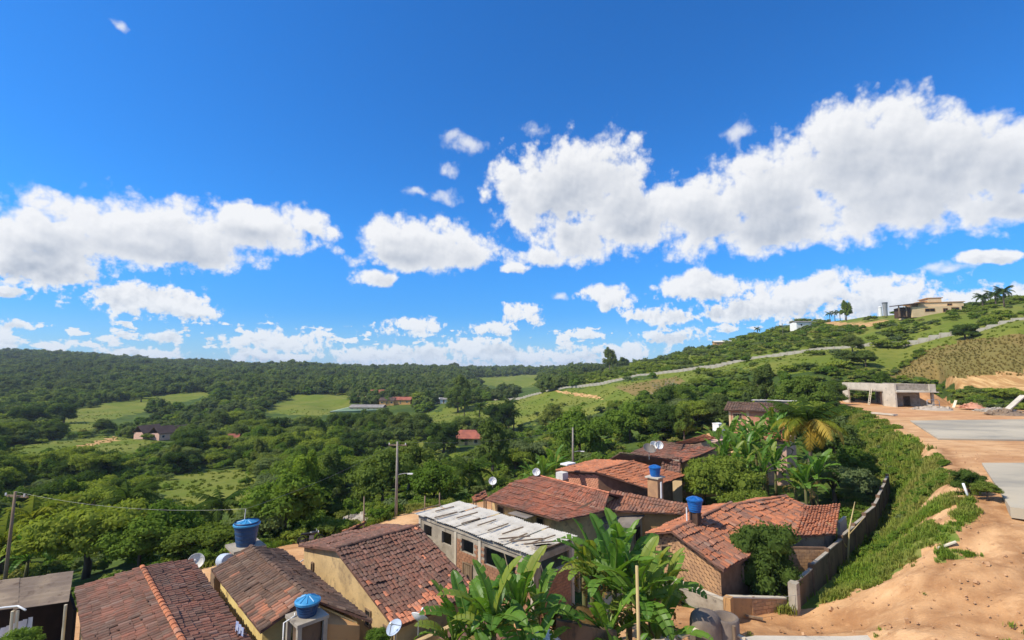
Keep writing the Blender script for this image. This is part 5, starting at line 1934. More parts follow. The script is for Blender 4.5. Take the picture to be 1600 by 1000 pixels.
for i in range(5):
    a0_ = p + BD * (.16 * i - .4) - SD * (.12 + .06 * (i % 2))
    mb.poly([a0_, a0_ + BD * .16 + SD * (.05 - .1 * (i % 2)), a0_ + BD * .15 + UPV * -.75 + SD * .02, a0_ + UPV * -.7], [(0, 1, 2, 3)])
tag(mb.build('laundry', M['cloth_blue']), 'blue and white laundry hanging on the yellow side wall', 'laundry')


# ------------------------------------------------------------------ utility poles and lines
POLES = {}


def pole(key, top, base, label, r=.14, arm=True, lamp=False, m='pole', rz=0.78):
    t_ = thing('utility_pole', label, 'utility pole', base)
    b_, tp = Vector(base), Vector(top)
    mb = MB()
    mb.tube([b_ - UPV * .4, b_.lerp(tp, .5), tp], [r * 1.25, r, r * .75], 10)
    mb.build('shaft', M[m], t_, smooth=True)
    dr = Vector((math.cos(rz), math.sin(rz), 0))
    if arm:
        mb = MB()
        c = tp - UPV * .35
        mb.box(c - dr * .9 - UPV * .06 + Vector((-dr.y, dr.x, 0)) * .1, dr * 1.8, Vector((-dr.y, dr.x, 0)) * .1, UPV * .12)
        mb.build('crossarm', M['wood'], t_)
        mb = MB()
        for k in (-.8, 0, .8):
            mb.tube([c + dr * k + UPV * .06, c + dr * k + UPV * .22], .05, 6)
        mb.build('insulators', M['white'], t_, kind='stuff')
    if lamp:
        mb = MB()
        q_ = b_.lerp(tp, .45 if not arm else .55)
        mb.tube([q_, q_ + dr * .7 + UPV * .15, q_ + dr * 1.1 + UPV * .16], .035, 6)
        mb.build('lamp_arm', M['steel'], t_)
        mb = MB()
        mb.box(q_ + dr * 1.05 + UPV * .08 - Vector((-dr.y, dr.x, 0)) * .1, dr * .5, Vector((-dr.y, dr.x, 0)) * .2, UPV * .1)
        mb.build('lamp_head', M['white'], t_)
    POLES[key] = tp
    return t_


b0_ = UY(619, 798, 47.5)
pole('a', UY(621, 690, 47.5), (b0_.x, b0_.y, gz(b0_.x, b0_.y)), 'grey utility pole with crossarm beyond the street behind the maroon roof', .12, True, True, rz=-.1)
b1_ = UY(895, 724, 68)
pole('b', UY(895, 668, 68), (b1_.x, b1_.y, gz(b1_.x, b1_.y)), 'slim grey utility pole rising behind the orange roof in the second row', .13, False, True, rz=-.2)
b2_ = UY(8, 900, 34)
pole('c', UY(24, 768, 34), (b2_.x, b2_.y, gz(b2_.x, b2_.y)), 'dark utility pole with crossarm among the trees at the left edge', .10, True, False, 'wood', rz=-.2)
b3_ = UY(569, 818, 40)
pole('d', UY(569, 776, 40), (b3_.x, b3_.y, gz(b3_.x, b3_.y)), 'short grey post on the far side of the street beside the bushes', .07, False, False, 'wood')
b4_ = UY(384, 850, 30)
pole('e', UY(384, 795, 30), (b4_.x + .1, b4_.y - 1.05, GZ), 'thin grey post sticking up behind the large street side tank', .035, False, False, 'steel')
b5_ = UY(1222, 535, 240)
pole('f', UY(1222, 505, 225), G(1224, 531), 'thin pale pole on the bushy hillside above the pale wall', .16, False, False, 'pale_wood')
for px_, py_, y_ in ((769, 775, 47), (687, 770, 48), (664, 775, 47), (780, 773, 49)):
    q_ = UY(px_, py_, y_)
    mb = MB()
    mb.tube([(q_.x, q_.y, gz(q_.x, q_.y) - .2), q_], .06, 6)
    o_ = tag(mb.build('fence_post', M['wood'], smooth=True), 'thin grey stake on the far verge of the street behind the white-sheeted house', 'post', 'stakes on the far verge of the street')


def wire(a, b, sag, label, r=.006):
    mb = MB()
    a, b = Vector(a), Vector(b)
    mb.tube([a.lerp(b, k / 14) - UPV * (sag * 4 * (k / 14) * (1 - k / 14)) for k in range(15)], r, 4)
    return tag(mb.build('power_line', M['steel']), label, 'cable')


wire(POLES['c'], POLES['e'], .5, 'cable from the left edge pole to the thin post behind the large tank')
wire(POLES['e'], POLES['a'], .4, 'cable from the thin post behind the large tank to the pole beyond the street')
wire(POLES['a'], POLES['b'], .8, 'cable between the pole beyond the street and the pole behind the orange roof')
wire(UY(1005, 893, 24), UY(1085, 925, 27.5), .1, 'pale cable running from the bamboo pole to the low rubble wall', .012)
wire(UY(1085, 925, 27.5), UY(1250, 929, 28.8), .25, 'pale cable stretched in front of the low brick walls to the panel wall', .010)
p = UY(995, 884, 19)
mb = MB()
mb.tube([(p.x - .05, p.y, GZ), (p.x, p.y, -11), p], [.075, .068, .055], 9)
mb.tube([(p.x - .01, p.y, -12.5), (p.x - .01, p.y, -12.44)], .085, 9)
mb.tube([(p.x, p.y, -11.5), (p.x, p.y, -11.44)], .08, 9)
tag(mb.build('bamboo_pole', M['bamboo'], smooth=True), 'tall pale bamboo pole in front of the right foreground banana clump', 'pole')


# ------------------------------------------------------------------ motorcycle by the bushes
mc = UY(486, 834, 40)
mc.z = gz(mc.x, mc.y)
h = thing('motorcycle', 'dark motorcycle parked by the bushes on the far side of the street', 'motorcycle', mc)
fx = Vector((.93, .36, 0))
for off, nm in ((-.66, 'wheel'), (.66, 'wheel')):
    c = mc + fx * off + UPV * .31
    mx = Matrix((fx, (0, 0, 1), fx.cross(UPV))).transposed()
    mb = MB()
    pf = [(.30 + .05 * math.cos(a), .05 * math.sin(a)) for a in [2 * PI * k / 8 for k in range(9)]]
    mb.lathe(pf, c, 20, mx)
    o_ = mb.build('wheel', M['rubber'], h, smooth=True)
    mb = MB()
    for k in range(5):
        a = PI * k / 5
        d = fx * math.cos(a) + UPV * math.sin(a)
        mb.tube([c - d * .26, c + d * .26], .012, 4)
    mb.build('spokes', M['steel'], o_)
mb = MB()
mb.tube([mc + fx * .66 + UPV * .31, mc + fx * .42 + UPV * .95], .035, 6)
mb.tube([mc + fx * .42 + UPV * .9, mc + fx * .1 + UPV * .45, mc - fx * .35 + UPV * .4, mc - fx * .66 + UPV * .31], .035, 6)
mb.tube([mc + fx * .42 + UPV * .82, mc - fx * .25 + UPV * .68, mc - fx * .75 + UPV * .78], .03, 6)
mb.build('frame', M['bike'], h, smooth=True)
mb = MB()
mb.lathe([(.01, -.28), (.11, -.24), (.15, 0), (.12, .24), (.01, .28)], mc + fx * .15 + UPV * .82, 12, Matrix((fx.cross(UPV), UPV, fx)).transposed())
mb.build('fuel_tank', M['bike'], h, smooth=True)
mb = MB()
mb.box(mc - fx * .72 + UPV * .76 - fx.cross(UPV) * .13, fx * .66, fx.cross(UPV) * .26, UPV * .1)
mb.build('saddle', M['rubber'], h)
mb = MB()
mb.cbox(mc + fx * .05 + UPV * .38, .34, .26, .3, math.atan2(fx.y, fx.x))
mb.build('engine', M['steel'], h)
mb = MB()
mb.tube([mc + fx * .36 + UPV * 1.02 - fx.cross(UPV) * .36, mc + fx * .42 + UPV * .98, mc + fx * .36 + UPV * 1.02 + fx.cross(UPV) * .36], .02, 6)
mb.build('handlebar', M['steel'], h)
mb = MB()
mb.lathe([(.01, 0), (.09, 0), (.1, .06), (.01, .08)], mc + fx * .5 + UPV * .86, 12, Matrix((fx.cross(UPV), UPV, fx)).transposed())
mb.build('headlight', M['white'], h)
heap('rubbish_heap', 'grey and white rubbish heap on the far verge of the street', 'rubbish', on(575, 812), 2.2, .9, .6, M['concrete'], 60, 12, .4)

# ------------------------------------------------------------------ foreground scraps under the bananas
p = UY(1112, 986, 21.5)
ci = thing('round_cistern', 'round dark masonry kiln drum with broken rim at the bottom of the dirt lot', 'cistern', (p.x, p.y, GZ))
mb = MB()
r0_ = .62
mb.lathe([(r0_ * 1.04, GZ - p.z - .3), (r0_ * 1.02, -.1), (r0_, .28), (r0_ * .92, .48), (r0_ * .72, .62), (r0_ * .4, .70), (.01, .73)], p + Vector((-.25, 0, .1)), 24)
mb.build('drum', M['rust'], ci, smooth=True)
mb = MB()
mb.lathe([(.55, GZ - p.z - .3), (.55, .3), (.52, .34), (.42, .32), (.40, .0), (.01, -.05)], p + Vector((.62, .1, .2)), 22)
mb.build('open_drum', M['rust'], ci, smooth=True)
mb = MB()
mb.tube([(p.x + .75, p.y - .5, GZ - .2), (p.x + .72, p.y - .5, p.z + .45)], .07, 7)
mb.build('post', M['wood'], ci)
plank(UY(1062, 996, 20.6), UY(1090, 984, 21.2), .22, 'pale board leaning at the left of the round drum')
plank(UY(1135, 986, 21.5), UY(1165, 1000, 21.0), .14, 'pale thin board at the right of the round drum')
heap('scrap_heap', 'white and grey plastic scrap heap between the two foreground banana clumps', 'scrap', UY(850, 984, 20) - UPV * .5, .7, .5, .55, M['cloth_white'], 90, 21, .4, True)
heap('scrap_heap', 'pale rubble scraps in front of the right foreground banana clump', 'scrap', UY(1040, 1002, 20.5) - UPV * .3, .6, .5, .4, M['rock'], 30, 22, .3)
heap('dead_leaf_heap', 'heap of dry orange banana leaves below the right foreground banana clump', 'dead leaves', UY(905, 955, 22.5) - UPV * .5, 1.5, .9, .7, M['banana_dead'], 420, 23, .55, True)
mb = MB()
q_ = UY(905, 990, 20.5)
mb.hexa([Vector((q_.x - .9, q_.y, GZ)), Vector((q_.x + 1.6, q_.y + .5, GZ)), Vector((q_.x + 1.6, q_.y + .7, GZ)), Vector((q_.x - .9, q_.y + .2, GZ)),
         Vector((q_.x - .9, q_.y, q_.z + .5)), Vector((q_.x + 1.6, q_.y + .5, q_.z - .2)), Vector((q_.x + 1.6, q_.y + .7, q_.z - .2)), Vector((q_.x - .9, q_.y + .2, q_.z + .5))])
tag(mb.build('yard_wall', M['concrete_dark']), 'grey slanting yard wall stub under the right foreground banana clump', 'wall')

# ------------------------------------------------------------------ vegetation prototypes
def ico(sub=1):
    import bmesh
    bm = bmesh.new()
    bmesh.ops.create_icosphere(bm, subdivisions=sub, radius=1)
    V = np.array([v.co[:] for v in bm.verts])
    Fc = [tuple(v.index for v in f.verts) for f in bm.faces]
    bm.free()
    return V, Fc


ICO = ico(1)


def crown(name, seed, rad, nclump, nleaf, lsz, m, clump_r=.34, flat=0.0, core=.72, up=.35, bottom=-.55):
    """leaf-covered crown: clumps spread over an uneven ellipsoid, each clump a cloud of leaf faces round a rough core"""
    rr = np.random.RandomState(seed)
    rad = np.array(rad, float)
    C = []
    tries = 0
    while len(C) < nclump and tries < 4000:
        tries += 1
        d = rr.normal(size=3)
        d /= np.linalg.norm(d)
        if d[2] < bottom:
            continue
        f = rr.uniform(.45, .95) if rr.rand() < .8 else rr.uniform(.1, .5)
        c = d * f
        if flat:
            c[2] = c[2] * (1 - flat) + flat * .3 * rr.rand()
        if all(np.linalg.norm(c - k[0]) > clump_r * .55 for k in C):
            C.append((c, clump_r * rr.uniform(.65, 1.3)))
    V, Fc = [], []
    nv = 0
    per = max(6, nleaf // max(1, len(C)))
    for c, cr in C:
        if core:
            iv = ICO[0] * (cr * core) * rr.uniform(.8, 1.15, (len(ICO[0]), 1)) * np.array([1, 1, .8]) + c
            V.append(iv * rad)
            Fc += [tuple(i + nv for i in f) for f in ICO[1]]
            nv += len(iv)
        d = rr.normal(size=(per, 3))
        d /= np.linalg.norm(d, axis=1)[:, None]
        d[:, 2] = np.where(d[:, 2] < -.5, -d[:, 2], d[:, 2])
        r = cr * rr.uniform(.72, 1.12, (per, 1))
        p = (c + d * r * np.array([1, 1, .85])) * rad
        n = d + rr.normal(size=(per, 3)) * .45 + np.array([0, 0, up])
        n /= np.linalg.norm(n, axis=1)[:, None]
        a = np.cross(n, rr.normal(size=(per, 3)))
        a /= np.linalg.norm(a, axis=1)[:, None] + 1e-9
        b2 = np.cross(n, a)
        s1 = lsz * rr.uniform(.6, 1.35, (per, 1))
        s2 = s1 * rr.uniform(.45, .7, (per, 1))
        q4 = np.stack([p - a * s1, p + b2 * s2 - n * s1 * .1, p + a * s1, p - b2 * s2 - n * s1 * .1], 1).reshape(-1, 3)
        V.append(q4)
        Fc += [(nv + 4 * i, nv + 4 * i + 1, nv + 4 * i + 2, nv + 4 * i + 3) for i in range(per)]
        nv += 4 * per
    V = np.concatenate(V)
    V[:, 2] += rad[2] * .55
    return mk(name, V.tolist(), Fc, m)


def trunk_mesh(name, seed, hgt, r, spread, nl=5, m=None):
    rr = random.Random(seed)
    mb = MB()
    mb.tube([(0, 0, -1.0), (rr.uniform(-.1, .1), rr.uniform(-.1, .1), hgt * .5), (rr.uniform(-.2, .2), rr.uniform(-.2, .2), hgt)], [r * 1.25, r, r * .8], 8)
    for k in range(nl):
        a = 2 * PI * k / nl + rr.uniform(-.4, .4)
        q_ = Vector((math.cos(a) * spread * .55, math.sin(a) * spread * .55, hgt + spread * rr.uniform(.3, .7)))
        mb.tube([(0, 0, hgt * rr.uniform(.7, 1)), q_ * .5 + Vector((0, 0, hgt * .5)), q_], [r * .55, r * .4, r * .15], 6)
    return mb.mesh(name, m or M['bark'], True)


# name, label words, crown radius (x,y,z), trunk height, leaf material
KIND = [
    ('broadleaf_tree', 'rounded dark green tree', crown('crown', 1, (3.2, 3.2, 2.9), 40, 6500, .165, M['leaf_a']), trunk_mesh('trunk', 1, 2.2, .22, 3.0)),
    ('spreading_tree', 'wide spreading olive green tree', crown('crown', 2, (4.2, 4.0, 2.5), 46, 7500, .165, M['leaf_b'], .28, .25), trunk_mesh('trunk', 2, 2.4, .25, 3.6)),
    ('leafy_tree', 'bright leafy young tree', crown('crown', 3, (2.7, 2.8, 2.8), 30, 5000, .18, M['leaf_c'], .36), trunk_mesh('trunk', 3, 1.8, .15, 2.2)),
    ('dense_tree', 'dense deep green mango-like tree', crown('crown', 4, (3.3, 3.3, 3.1), 46, 8000, .14, M['leaf_d'], .30, core=.8), trunk_mesh('trunk', 4, 1.6, .25, 2.6)),
    ('tall_tree', 'tall narrow tree with ragged crown', crown('crown', 5, (2.2, 2.1, 3.8), 34, 5000, .165, M['leaf_a'], .30), trunk_mesh('trunk', 5, 3.2, .18, 2.2)),
    ('bushy_tree', 'low bushy olive tree', crown('crown', 6, (3.0, 3.1, 2.0), 30, 5500, .16, M['leaf_b'], .34, bottom=-.2), trunk_mesh('trunk', 6, .9, .16, 2.2))]
FARM = [crown('far_crown_%d' % i, 20 + i, rd, nc, nl, ls, mm, cr, core=.86) for i, (rd, nc, nl, ls, mm, cr) in enumerate([
    ((4.0, 4.0, 3.1), 22, 620, .52, M['leaf_far'], .36), ((4.6, 4.2, 2.7), 24, 620, .52, M['leaf_far'], .32), ((3.3, 3.4, 3.5), 18, 520, .50, M['leaf_far'], .40),
    ((3.6, 3.8, 2.5), 18, 520, .50, M['leaf_b'], .38), ((3.4, 3.4, 3.0), 18, 560, .50, M['leaf_a'], .38), ((3.2, 3.2, 2.8), 18, 520, .48, M['leaf_d'], .38), ((3.0, 3.2, 2.4), 16, 480, .48, M['leaf_c'], .40)])]
SHR = [crown('shrub_%d' % i, 40 + i, rd, nc, nl, ls, mm, .42, core=.75, bottom=-.1) for i, (rd, nc, nl, ls, mm) in enumerate([
    ((1.0, 1.0, .75), 12, 420, .13, M['leaf_c']), ((1.2, 1.1, .7), 12, 420, .14, M['leaf_b']), ((.9, .9, .8), 10, 380, .13, M['leaf_a']), ((.8, .8, .5), 9, 300, .12, M['grass'])])]


def tuft(name, seed, n, hgt, m, w=.035, lean=.6):
    rr = random.Random(seed)
    mb = MB()
    for k in range(n):
        a = rr.uniform(0, 2 * PI)
        x, y_ = rr.gauss(0, .16), rr.gauss(0, .16)
        l_ = hgt * rr.uniform(.5, 1.2)
        ln = rr.uniform(.1, lean)
        d = Vector((math.cos(a), math.sin(a), 0))
        s_ = Vector((-d.y, d.x, 0)) * w
        b_ = Vector((x, y_, -.05))
        m1_ = b_ + d * l_ * ln * .35 + UPV * l_ * .6
        tp = b_ + d * l_ * ln + UPV * l_ * (.95 - ln * .3)
        mb.poly([b_ - s_, b_ + s_, m1_ + s_ * .8, m1_ - s_ * .8, tp], [(0, 1, 2, 3), (3, 2, 4)])
    return mb.mesh(name, m)


TUFT = [tuft('tuft_%d' % i, 60 + i, 26, .55, M['grass']) for i in range(3)]
TUFTD = [tuft('dry_tuft_%d' % i, 70 + i, 20, .9, M['grass_dry'], .05) for i in range(2)]
TUFTF = [tuft('field_tuft_%d' % i, 75 + i, 18, .5, M['grass_field'], .06) for i in range(2)]

USED = []        # (x, y, radius) of hand-placed plants


def plant_tree(kind, loc, sc, label, group=None, rz=None, squash=None, crown_mat=None):
    nm, words, cm, tm = KIND[kind]
    t_ = thing(nm, label, 'tree', loc, group)
    a = R.uniform(0, 6.28) if rz is None else rz
    s3_ = sc if squash is None else (sc, sc, sc * squash)
    add('trunk', tm, t_, (0, 0, 0), (0, 0, a), sc)
    th_ = {0: 1.6, 1: 1.9, 2: 1.2, 3: .9, 4: 2.0, 5: .3}[kind]
    cm2 = cm
    if crown_mat:
        cm2 = cm.copy()
        cm2.materials[0] = M[crown_mat]
    add('crown', cm2, t_, (0, 0, th_ * sc), (0, 0, a), s3_)
    USED.append((loc[0], loc[1], 2.6 * sc))
    return t_


# ------------------------------------------------------------------ bananas
def banana_leaf(name, seed, L, W, droop, m, torn=.5):
    rr = random.Random(seed)
    mb = MB()
    n = 12
    pts = []
    ang = 1.15
    p = Vector((0, 0, 0))
    # petiole then blade; the midrib rises and arches over
    for i in range(n + 1):
        pts.append(p.copy())
        ang -= droop / n * (0.5 + i / n)
        p = p + Vector((math.cos(ang), 0, math.sin(ang))) * (L / n)
    for sgn in (-1, 1):
        for i in range(2, n):
            f0, f1 = (i - 2) / (n - 2), (i - 1) / (n - 2)
            w0 = W * (math.sin(PI * min(1, f0 * .92 + .06)) ** .55)
            w1 = W * (math.sin(PI * min(1, f1 * .92 + .06)) ** .55) if i < n - 1 else .03
            if i == 2:
                w0 = .04
            dz = rr.uniform(-.05, .10) if rr.random() < torn else 0.02
            gap = .86 if rr.random() < torn else 1.0
            a, b_ = pts[i], pts[i] + (pts[i + 1] - pts[i]) * gap
            nn_ = (pts[i + 1] - pts[i]).normalized()
            upn = Vector((-nn_.z, 0, nn_.x))
            o0_ = Vector((0, sgn * w0, 0)) + upn * (w0 * .38) - upn * dz - nn_ * (-w0 * .35)
            o1_ = Vector((0, sgn * w1, 0)) + upn * (w1 * .38) - upn * dz - nn_ * (-w1 * .35)
            m0, m1_ = o0_ * .55 + upn * w0 * .10, o1_ * .55 + upn * w1 * .10
            V = [a, b_, b_ + m1_, a + m0, b_ + o1_, a + o0_]
            mb.poly(V, [(0, 1, 2, 3), (3, 2, 4, 5)] if sgn > 0 else [(3, 2, 1, 0), (5, 4, 2, 3)])
    nb = len(mb.f)
    mb.tube(pts, [.05 * (1 - .85 * i / n) * (L / 2.2) for i in range(n + 1)], 5)
    me = mb.mesh(name, m)
    me.materials.append(M['banana_rib'])
    for i, pl in enumerate(me.polygons):
        if i >= nb:
            pl.material_index = 1
        pl.use_smooth = i >= nb
    return me


BL = [banana_leaf('leaf', 1, 2.7, .29, .70, M['banana'], .35), banana_leaf('leaf', 2, 2.6, .31, 1.30, M['banana'], .55), banana_leaf('leaf', 3, 2.4, .29, 2.1, M['banana'], .75), banana_leaf('leaf', 4, 2.2, .28, 1.7, M['banana'], .9)]
BLD = banana_leaf('dead_leaf', 5, 1.8, .2, 3.6, M['banana_dead'], .9)
bs = MB()
bs.tube([(0, 0, -.3), (.02, 0, 1.0), (.04, .02, 2.0)], [.17, .14, .10], 9)
BST = bs.mesh('pseudostem', M['banana_stem'], True)
bf = MB()
for k in range(16):
    a = k * 2.4
    z_ = -.06 * k
    bf.tube([(.05 * math.cos(a), .05 * math.sin(a), z_), (.14 * math.cos(a), .14 * math.sin(a), z_ + .03), (.17 * math.cos(a), .17 * math.sin(a), z_ + .12)], [.03, .035, .015], 5)
bf.tube([(0, 0, .35), (0, 0, -1.1)], .02, 5)
BFR = bf.mesh('fruit_bunch', M['fruit'])


def banana(loc, stem, lsc, label, nleaf=9, group=None, seed=0, fruit=False, dead=2):
    rr = random.Random(seed * 7 + 3)
    t_ = thing('banana_plant', label, 'banana plant', loc, group)
    add('pseudostem', BST, t_, (0, 0, 0), (rr.uniform(-.06, .06), rr.uniform(-.06, .06), 0), (1.0, 1.0, stem / 2.0))
    for k in range(nleaf):
        f = k / nleaf
        el_ = f * 1.0                     # the outer, older leaves lie flatter
        me = BL[0] if f < .25 else (BL[1] if f < .6 else BL[2 + k % 2])
        rz = k * 2.4 + rr.uniform(-.5, .5)
        pit = -(.30 - el_ * .72) + rr.uniform(-.12, .12)
        e = Euler((rr.uniform(-.25, .25), pit, rz), 'XYZ')
        s_ = lsc * rr.uniform(.82, 1.12)
        add('leaf', me, t_, (0, 0, stem * (1 - .05 * f) - .05), e, s_)
    for k in range(dead):
        add('dead_leaf', BLD, t_, (0, 0, stem * .92), (0, .2, rr.uniform(0, 6.28)), lsc * rr.uniform(.7, 1))
    if fruit:
        add('fruit_bunch', BFR, t_, (.3, -.25, stem - .3), (0, .2, 0), 1.0)
    USED.append((loc[0], loc[1], 1.5))
    return t_


def at(px, y, zo=0.0):
    p = UY(px, 700, y)
    return Vector((p.x, y, gz(p.x, y) + zo))


banana(at(772, 19.6), 3.7, 1.1, 'big left foreground banana plant with upright leaves before the white-sheeted house', 12, seed=1)
banana(at(812, 20.6), 3.7, 1.1, 'foreground banana plant leaning right beside the white scrap heap', 11, seed=2)
banana(at(738, 20.6), 3.0, .95, 'shorter banana plant with drooping leaves against the maroon roof edge', 9, seed=3)
banana(at(785, 18.2), 2.0, .9, 'low banana sucker with yellowish leaves at the bottom edge', 8, seed=4)
banana(at(838, 22.4), 3.0, .95, 'slim banana plant rising in front of the brick end of the white-sheeted house', 8, seed=5)
banana(at(955, 23.0), 4.0, 1.15, 'tall banana plant with hanging green fruit stalk right of the white-sheeted house', 11, seed=6, fruit=True)
banana(at(925, 24.5), 3.8, 1.1, 'banana plant at the left of the right foreground clump before the grey shed', 10, seed=7)
banana(at(990, 22.0), 3.6, 1.1, 'broad leaved banana plant directly behind the bamboo pole', 11, seed=8, dead=3)
banana(at(1018, 21.6), 2.2, 1.05, 'low banana plant with leaves touching the dirt right of the bamboo pole', 9, seed=9)
banana(at(1035, 24.5), 3.0, .9, 'ragged banana plant in front of the raw brick gable', 8, seed=10, dead=3)
banana(at(965, 20.2), 1.2, .9, 'small dark banana plant in the shade left of the bamboo pole', 8, seed=11)
banana(at(912, 25.5), 3.2, .85, 'leafy banana plant nearest the right end of the white sheets', 9, seed=12)
banana(at(712, 21.2), 2.4, .9, 'leafy banana plant leaning over the lower edge of the maroon roof', 10, seed=13)
banana(at(830, 19.2), 2.4, .95, 'dark banana plant at the bottom edge left of the white scrap heap', 9, seed=14)
banana(at(975, 24.6), 4.0, 1.05, 'upright banana plant at the back of the right foreground clump', 10, seed=15)
banana(at(1010, 23.2), 3.0, 1.05, 'banana plant between the bamboo pole and the raw brick gable', 10, seed=16)
banana(at(945, 21.4), 2.4, 1.0, 'banana plant low in the middle of the right foreground clump', 9, seed=17)
k = 20
for px, y, st, ls, lab in (
        (1130, 58, 3.6, 1.15, 'banana plant at the left end of the thicket below the salmon brick house'),
        (1152, 56, 4.2, 1.2, 'banana plant second from the left end of the thicket below the salmon brick house'),
        (1172, 57, 4.6, 1.2, 'tall banana plant in the middle of the thicket below the salmon brick house'),
        (1196, 54, 4.0, 1.2, 'bare stemmed banana plant at the front of the thicket below the salmon brick house'),
        (1215, 60, 4.6, 1.2, 'banana plant at the right end of the thicket before the pink wall'),
        (1186, 64, 5.0, 1.2, 'banana plant highest at the back of the thicket under the dark roof'),
        (1160, 50, 2.8, 1.1, 'banana plant low at the front of the thicket above the blue tank'),
        (1222, 66, 5.2, 1.2, 'banana plant between the thicket and the yellow palm'),
        (1255, 46, 2.6, 1.1, 'banana plant just behind the stepped orange roof, left one of three'),
        (1272, 47, 3.2, 1.1, 'bright banana plant just behind the stepped orange roof, tallest of three'),
        (1240, 48, 2.2, 1.0, 'banana plant just behind the stepped orange roof, lowest of three'),
        (848, 52, 2.4, 1.1, 'pale banana plant beyond the street between the two dishes and the orange roof'),
        (866, 54, 2.8, 1.1, 'pale banana plant beyond the street just left of the box tank'),
        (832, 55, 2.0, 1.0, 'pale banana plant beyond the street right behind the right hand dish'),
        (60, 40, 1.8, 1.0, 'banana plant among the trees behind the open shed')):
    banana(at(px, y), st, ls, lab, 11, seed=k)
    k += 1
for px, y, st, ls in ((1118, 62, 4.0, 1.2), (1140, 64, 4.4, 1.3), (1162, 62, 4.2, 1.25), (1180, 60, 4.8, 1.3), (1205, 62, 4.6, 1.3), (1142, 53, 2.8, 1.2), (1190, 50, 3.0, 1.2), (1208, 52, 3.4, 1.2), (1168, 54, 3.6, 1.3), (1226, 58, 4.2, 1.25), (1125, 55, 3.0, 1.2), (1210, 68, 5.0, 1.3)):
    banana(at(px, y), st, ls, 'banana plant packed inside the dense thicket below the salmon brick house', 9, 'banana plants packed inside the thicket', seed=k, dead=1)
    k += 1


# ------------------------------------------------------------------ palms
def frond(name, seed, L, droop, m, nl=22, wl=.75):
    rr = random.Random(seed)
    mb = MB()
    pts = []
    ang = .85
    p = Vector((0, 0, 0))
    n = 12
    for i in range(n + 1):
        pts.append(p.copy())
        ang -= droop / n
        p = p + Vector((math.cos(ang), 0, math.sin(ang))) * (L / n)
    mb.tube(pts, [.05 * (1 - .8 * i / n) for i in range(n + 1)], 5)
    for k in range(nl * 2):
        f = .12 + .86 * (k // 2) / nl
        i = min(n - 1, int(f * n))
        a = pts[i].lerp(pts[i + 1], f * n - i)
        d = (pts[i + 1] - pts[i]).normalized()
        sgn = 1 if k % 2 else -1
        l_ = wl * math.sin(PI * min(.98, f * .8 + .17)) * rr.uniform(.85, 1.1)
        dr_ = (Vector((0, sgn, 0)) * .85 + d * .5 - UPV * rr.uniform(.25, .6)).normalized()
        b_ = a + dr_ * l_ * .55
        c_ = a + dr_ * l_ - UPV * l_ * .18
        w_ = d * .05
        mb.poly([a - w_, a + w_, b_ + w_ * 1.1, b_ - w_ * 1.1, c_], [(0, 1, 2, 3), (3, 2, 4)])
    return mb.mesh(name, m)


FR = {c_: [frond('frond', 3, 3.0, 1.2, M[c_]), frond('frond', 4, 3.0, 1.9, M[c_]), frond('frond', 5, 2.9, 2.5, M[c_])] for c_ in ('palm', 'palm_yellow', 'palm_green')}
ptm = MB()
ptm.tube([(0, 0, -1), (.1, 0, 1.5), (.06, .02, 3.5), (.0, 0, 5)], [.24, .17, .14, .13], 9)
PTM = ptm.mesh('trunk', M['bark'], True)


def palm(loc, hgt, sc, label, cols=('palm',), n=16, group=None, seed=0, spread=1.0):
    rr = random.Random(seed * 3 + 1)
    t_ = thing('palm_tree', label, 'palm', loc, group)
    add('trunk', PTM, t_, (0, 0, 0), (0, 0, rr.uniform(0, 6)), (sc, sc, hgt / 5))
    for k in range(n):
        f = k / n
        c_ = cols[0] if len(cols) == 1 else (cols[2] if f > .58 else cols[1] if f > .30 else cols[0])
        me = FR[c_][0 if f < .35 else 1 if f < .7 else 2]
        e = Euler((rr.uniform(-.2, .2), -.45 + f * 1.0 * spread + rr.uniform(-.12, .12), k * 2.4 + rr.uniform(-.3, .3)), 'XYZ')
        add('frond', me, t_, (0, 0, hgt), e, sc * rr.uniform(.85, 1.1))
    USED.append((loc[0], loc[1], 2.5 * sc))
    return t_


palm(at(1266, 50), 7.9, 1.5, 'coconut palm with yellow drooping fronds in front of the concrete shell', ('palm', 'palm_green', 'palm_yellow'), 24, seed=1)
palm(at(725, 225), 9, 1.5, 'slim palm standing alone in front of the green field, left of the mango trees', seed=2, n=14)
palm(at(749, 215), 8.5, 1.5, 'palm touching the left side of the dark tree before the green field', seed=3, n=14)
palm(at(795, 205), 10, 1.7, 'tall bushy palm right of the dark tree before the green field', seed=4)
palm(at(803, 196), 7, 1.5, 'shorter palm leaning against the tall bushy palm before the green field', seed=5)
p = on(1536, 482)
palm(p, 4.6, 1.35, 'leftmost and lowest of the three palms on the crest right of the mansion', seed=6, n=18)
p = on(1556, 480)
palm(p, 5.0, 1.35, 'middle one of the three palms on the crest right of the mansion', seed=7, n=18)
p = on(1570, 480)
palm(p, 5.8, 1.4, 'rightmost and tallest of the three palms on the crest right of the mansion', seed=8, n=18)
palm(on(1184, 514), 6, 1.4, 'small lone palm on the skyline of the hill right of the orange walled building', seed=9, n=12)
for i, (px, py) in enumerate(((1297, 503), (1305, 501), (1313, 500), (1321, 499))):
    palm(on(px, py), 5.5, 1.2, 'young palm in the row by the orange cut on the hill crest', n=10, seed=30 + i, group='row of young palms by the orange cut')
palm(at(352, 62), 3.2, 1.3, 'dark palm at the foot of the grassy slope behind the large street side tank', seed=11)
palm(at(60, 52), 4.2, 1.4, 'pale green palm left of the thick trunked tree behind the open shed', ('palm_green',), seed=12)
palm(at(20, 44), 2.6, 1.2, 'low palm by the left edge pole', ('palm_green',), seed=13)
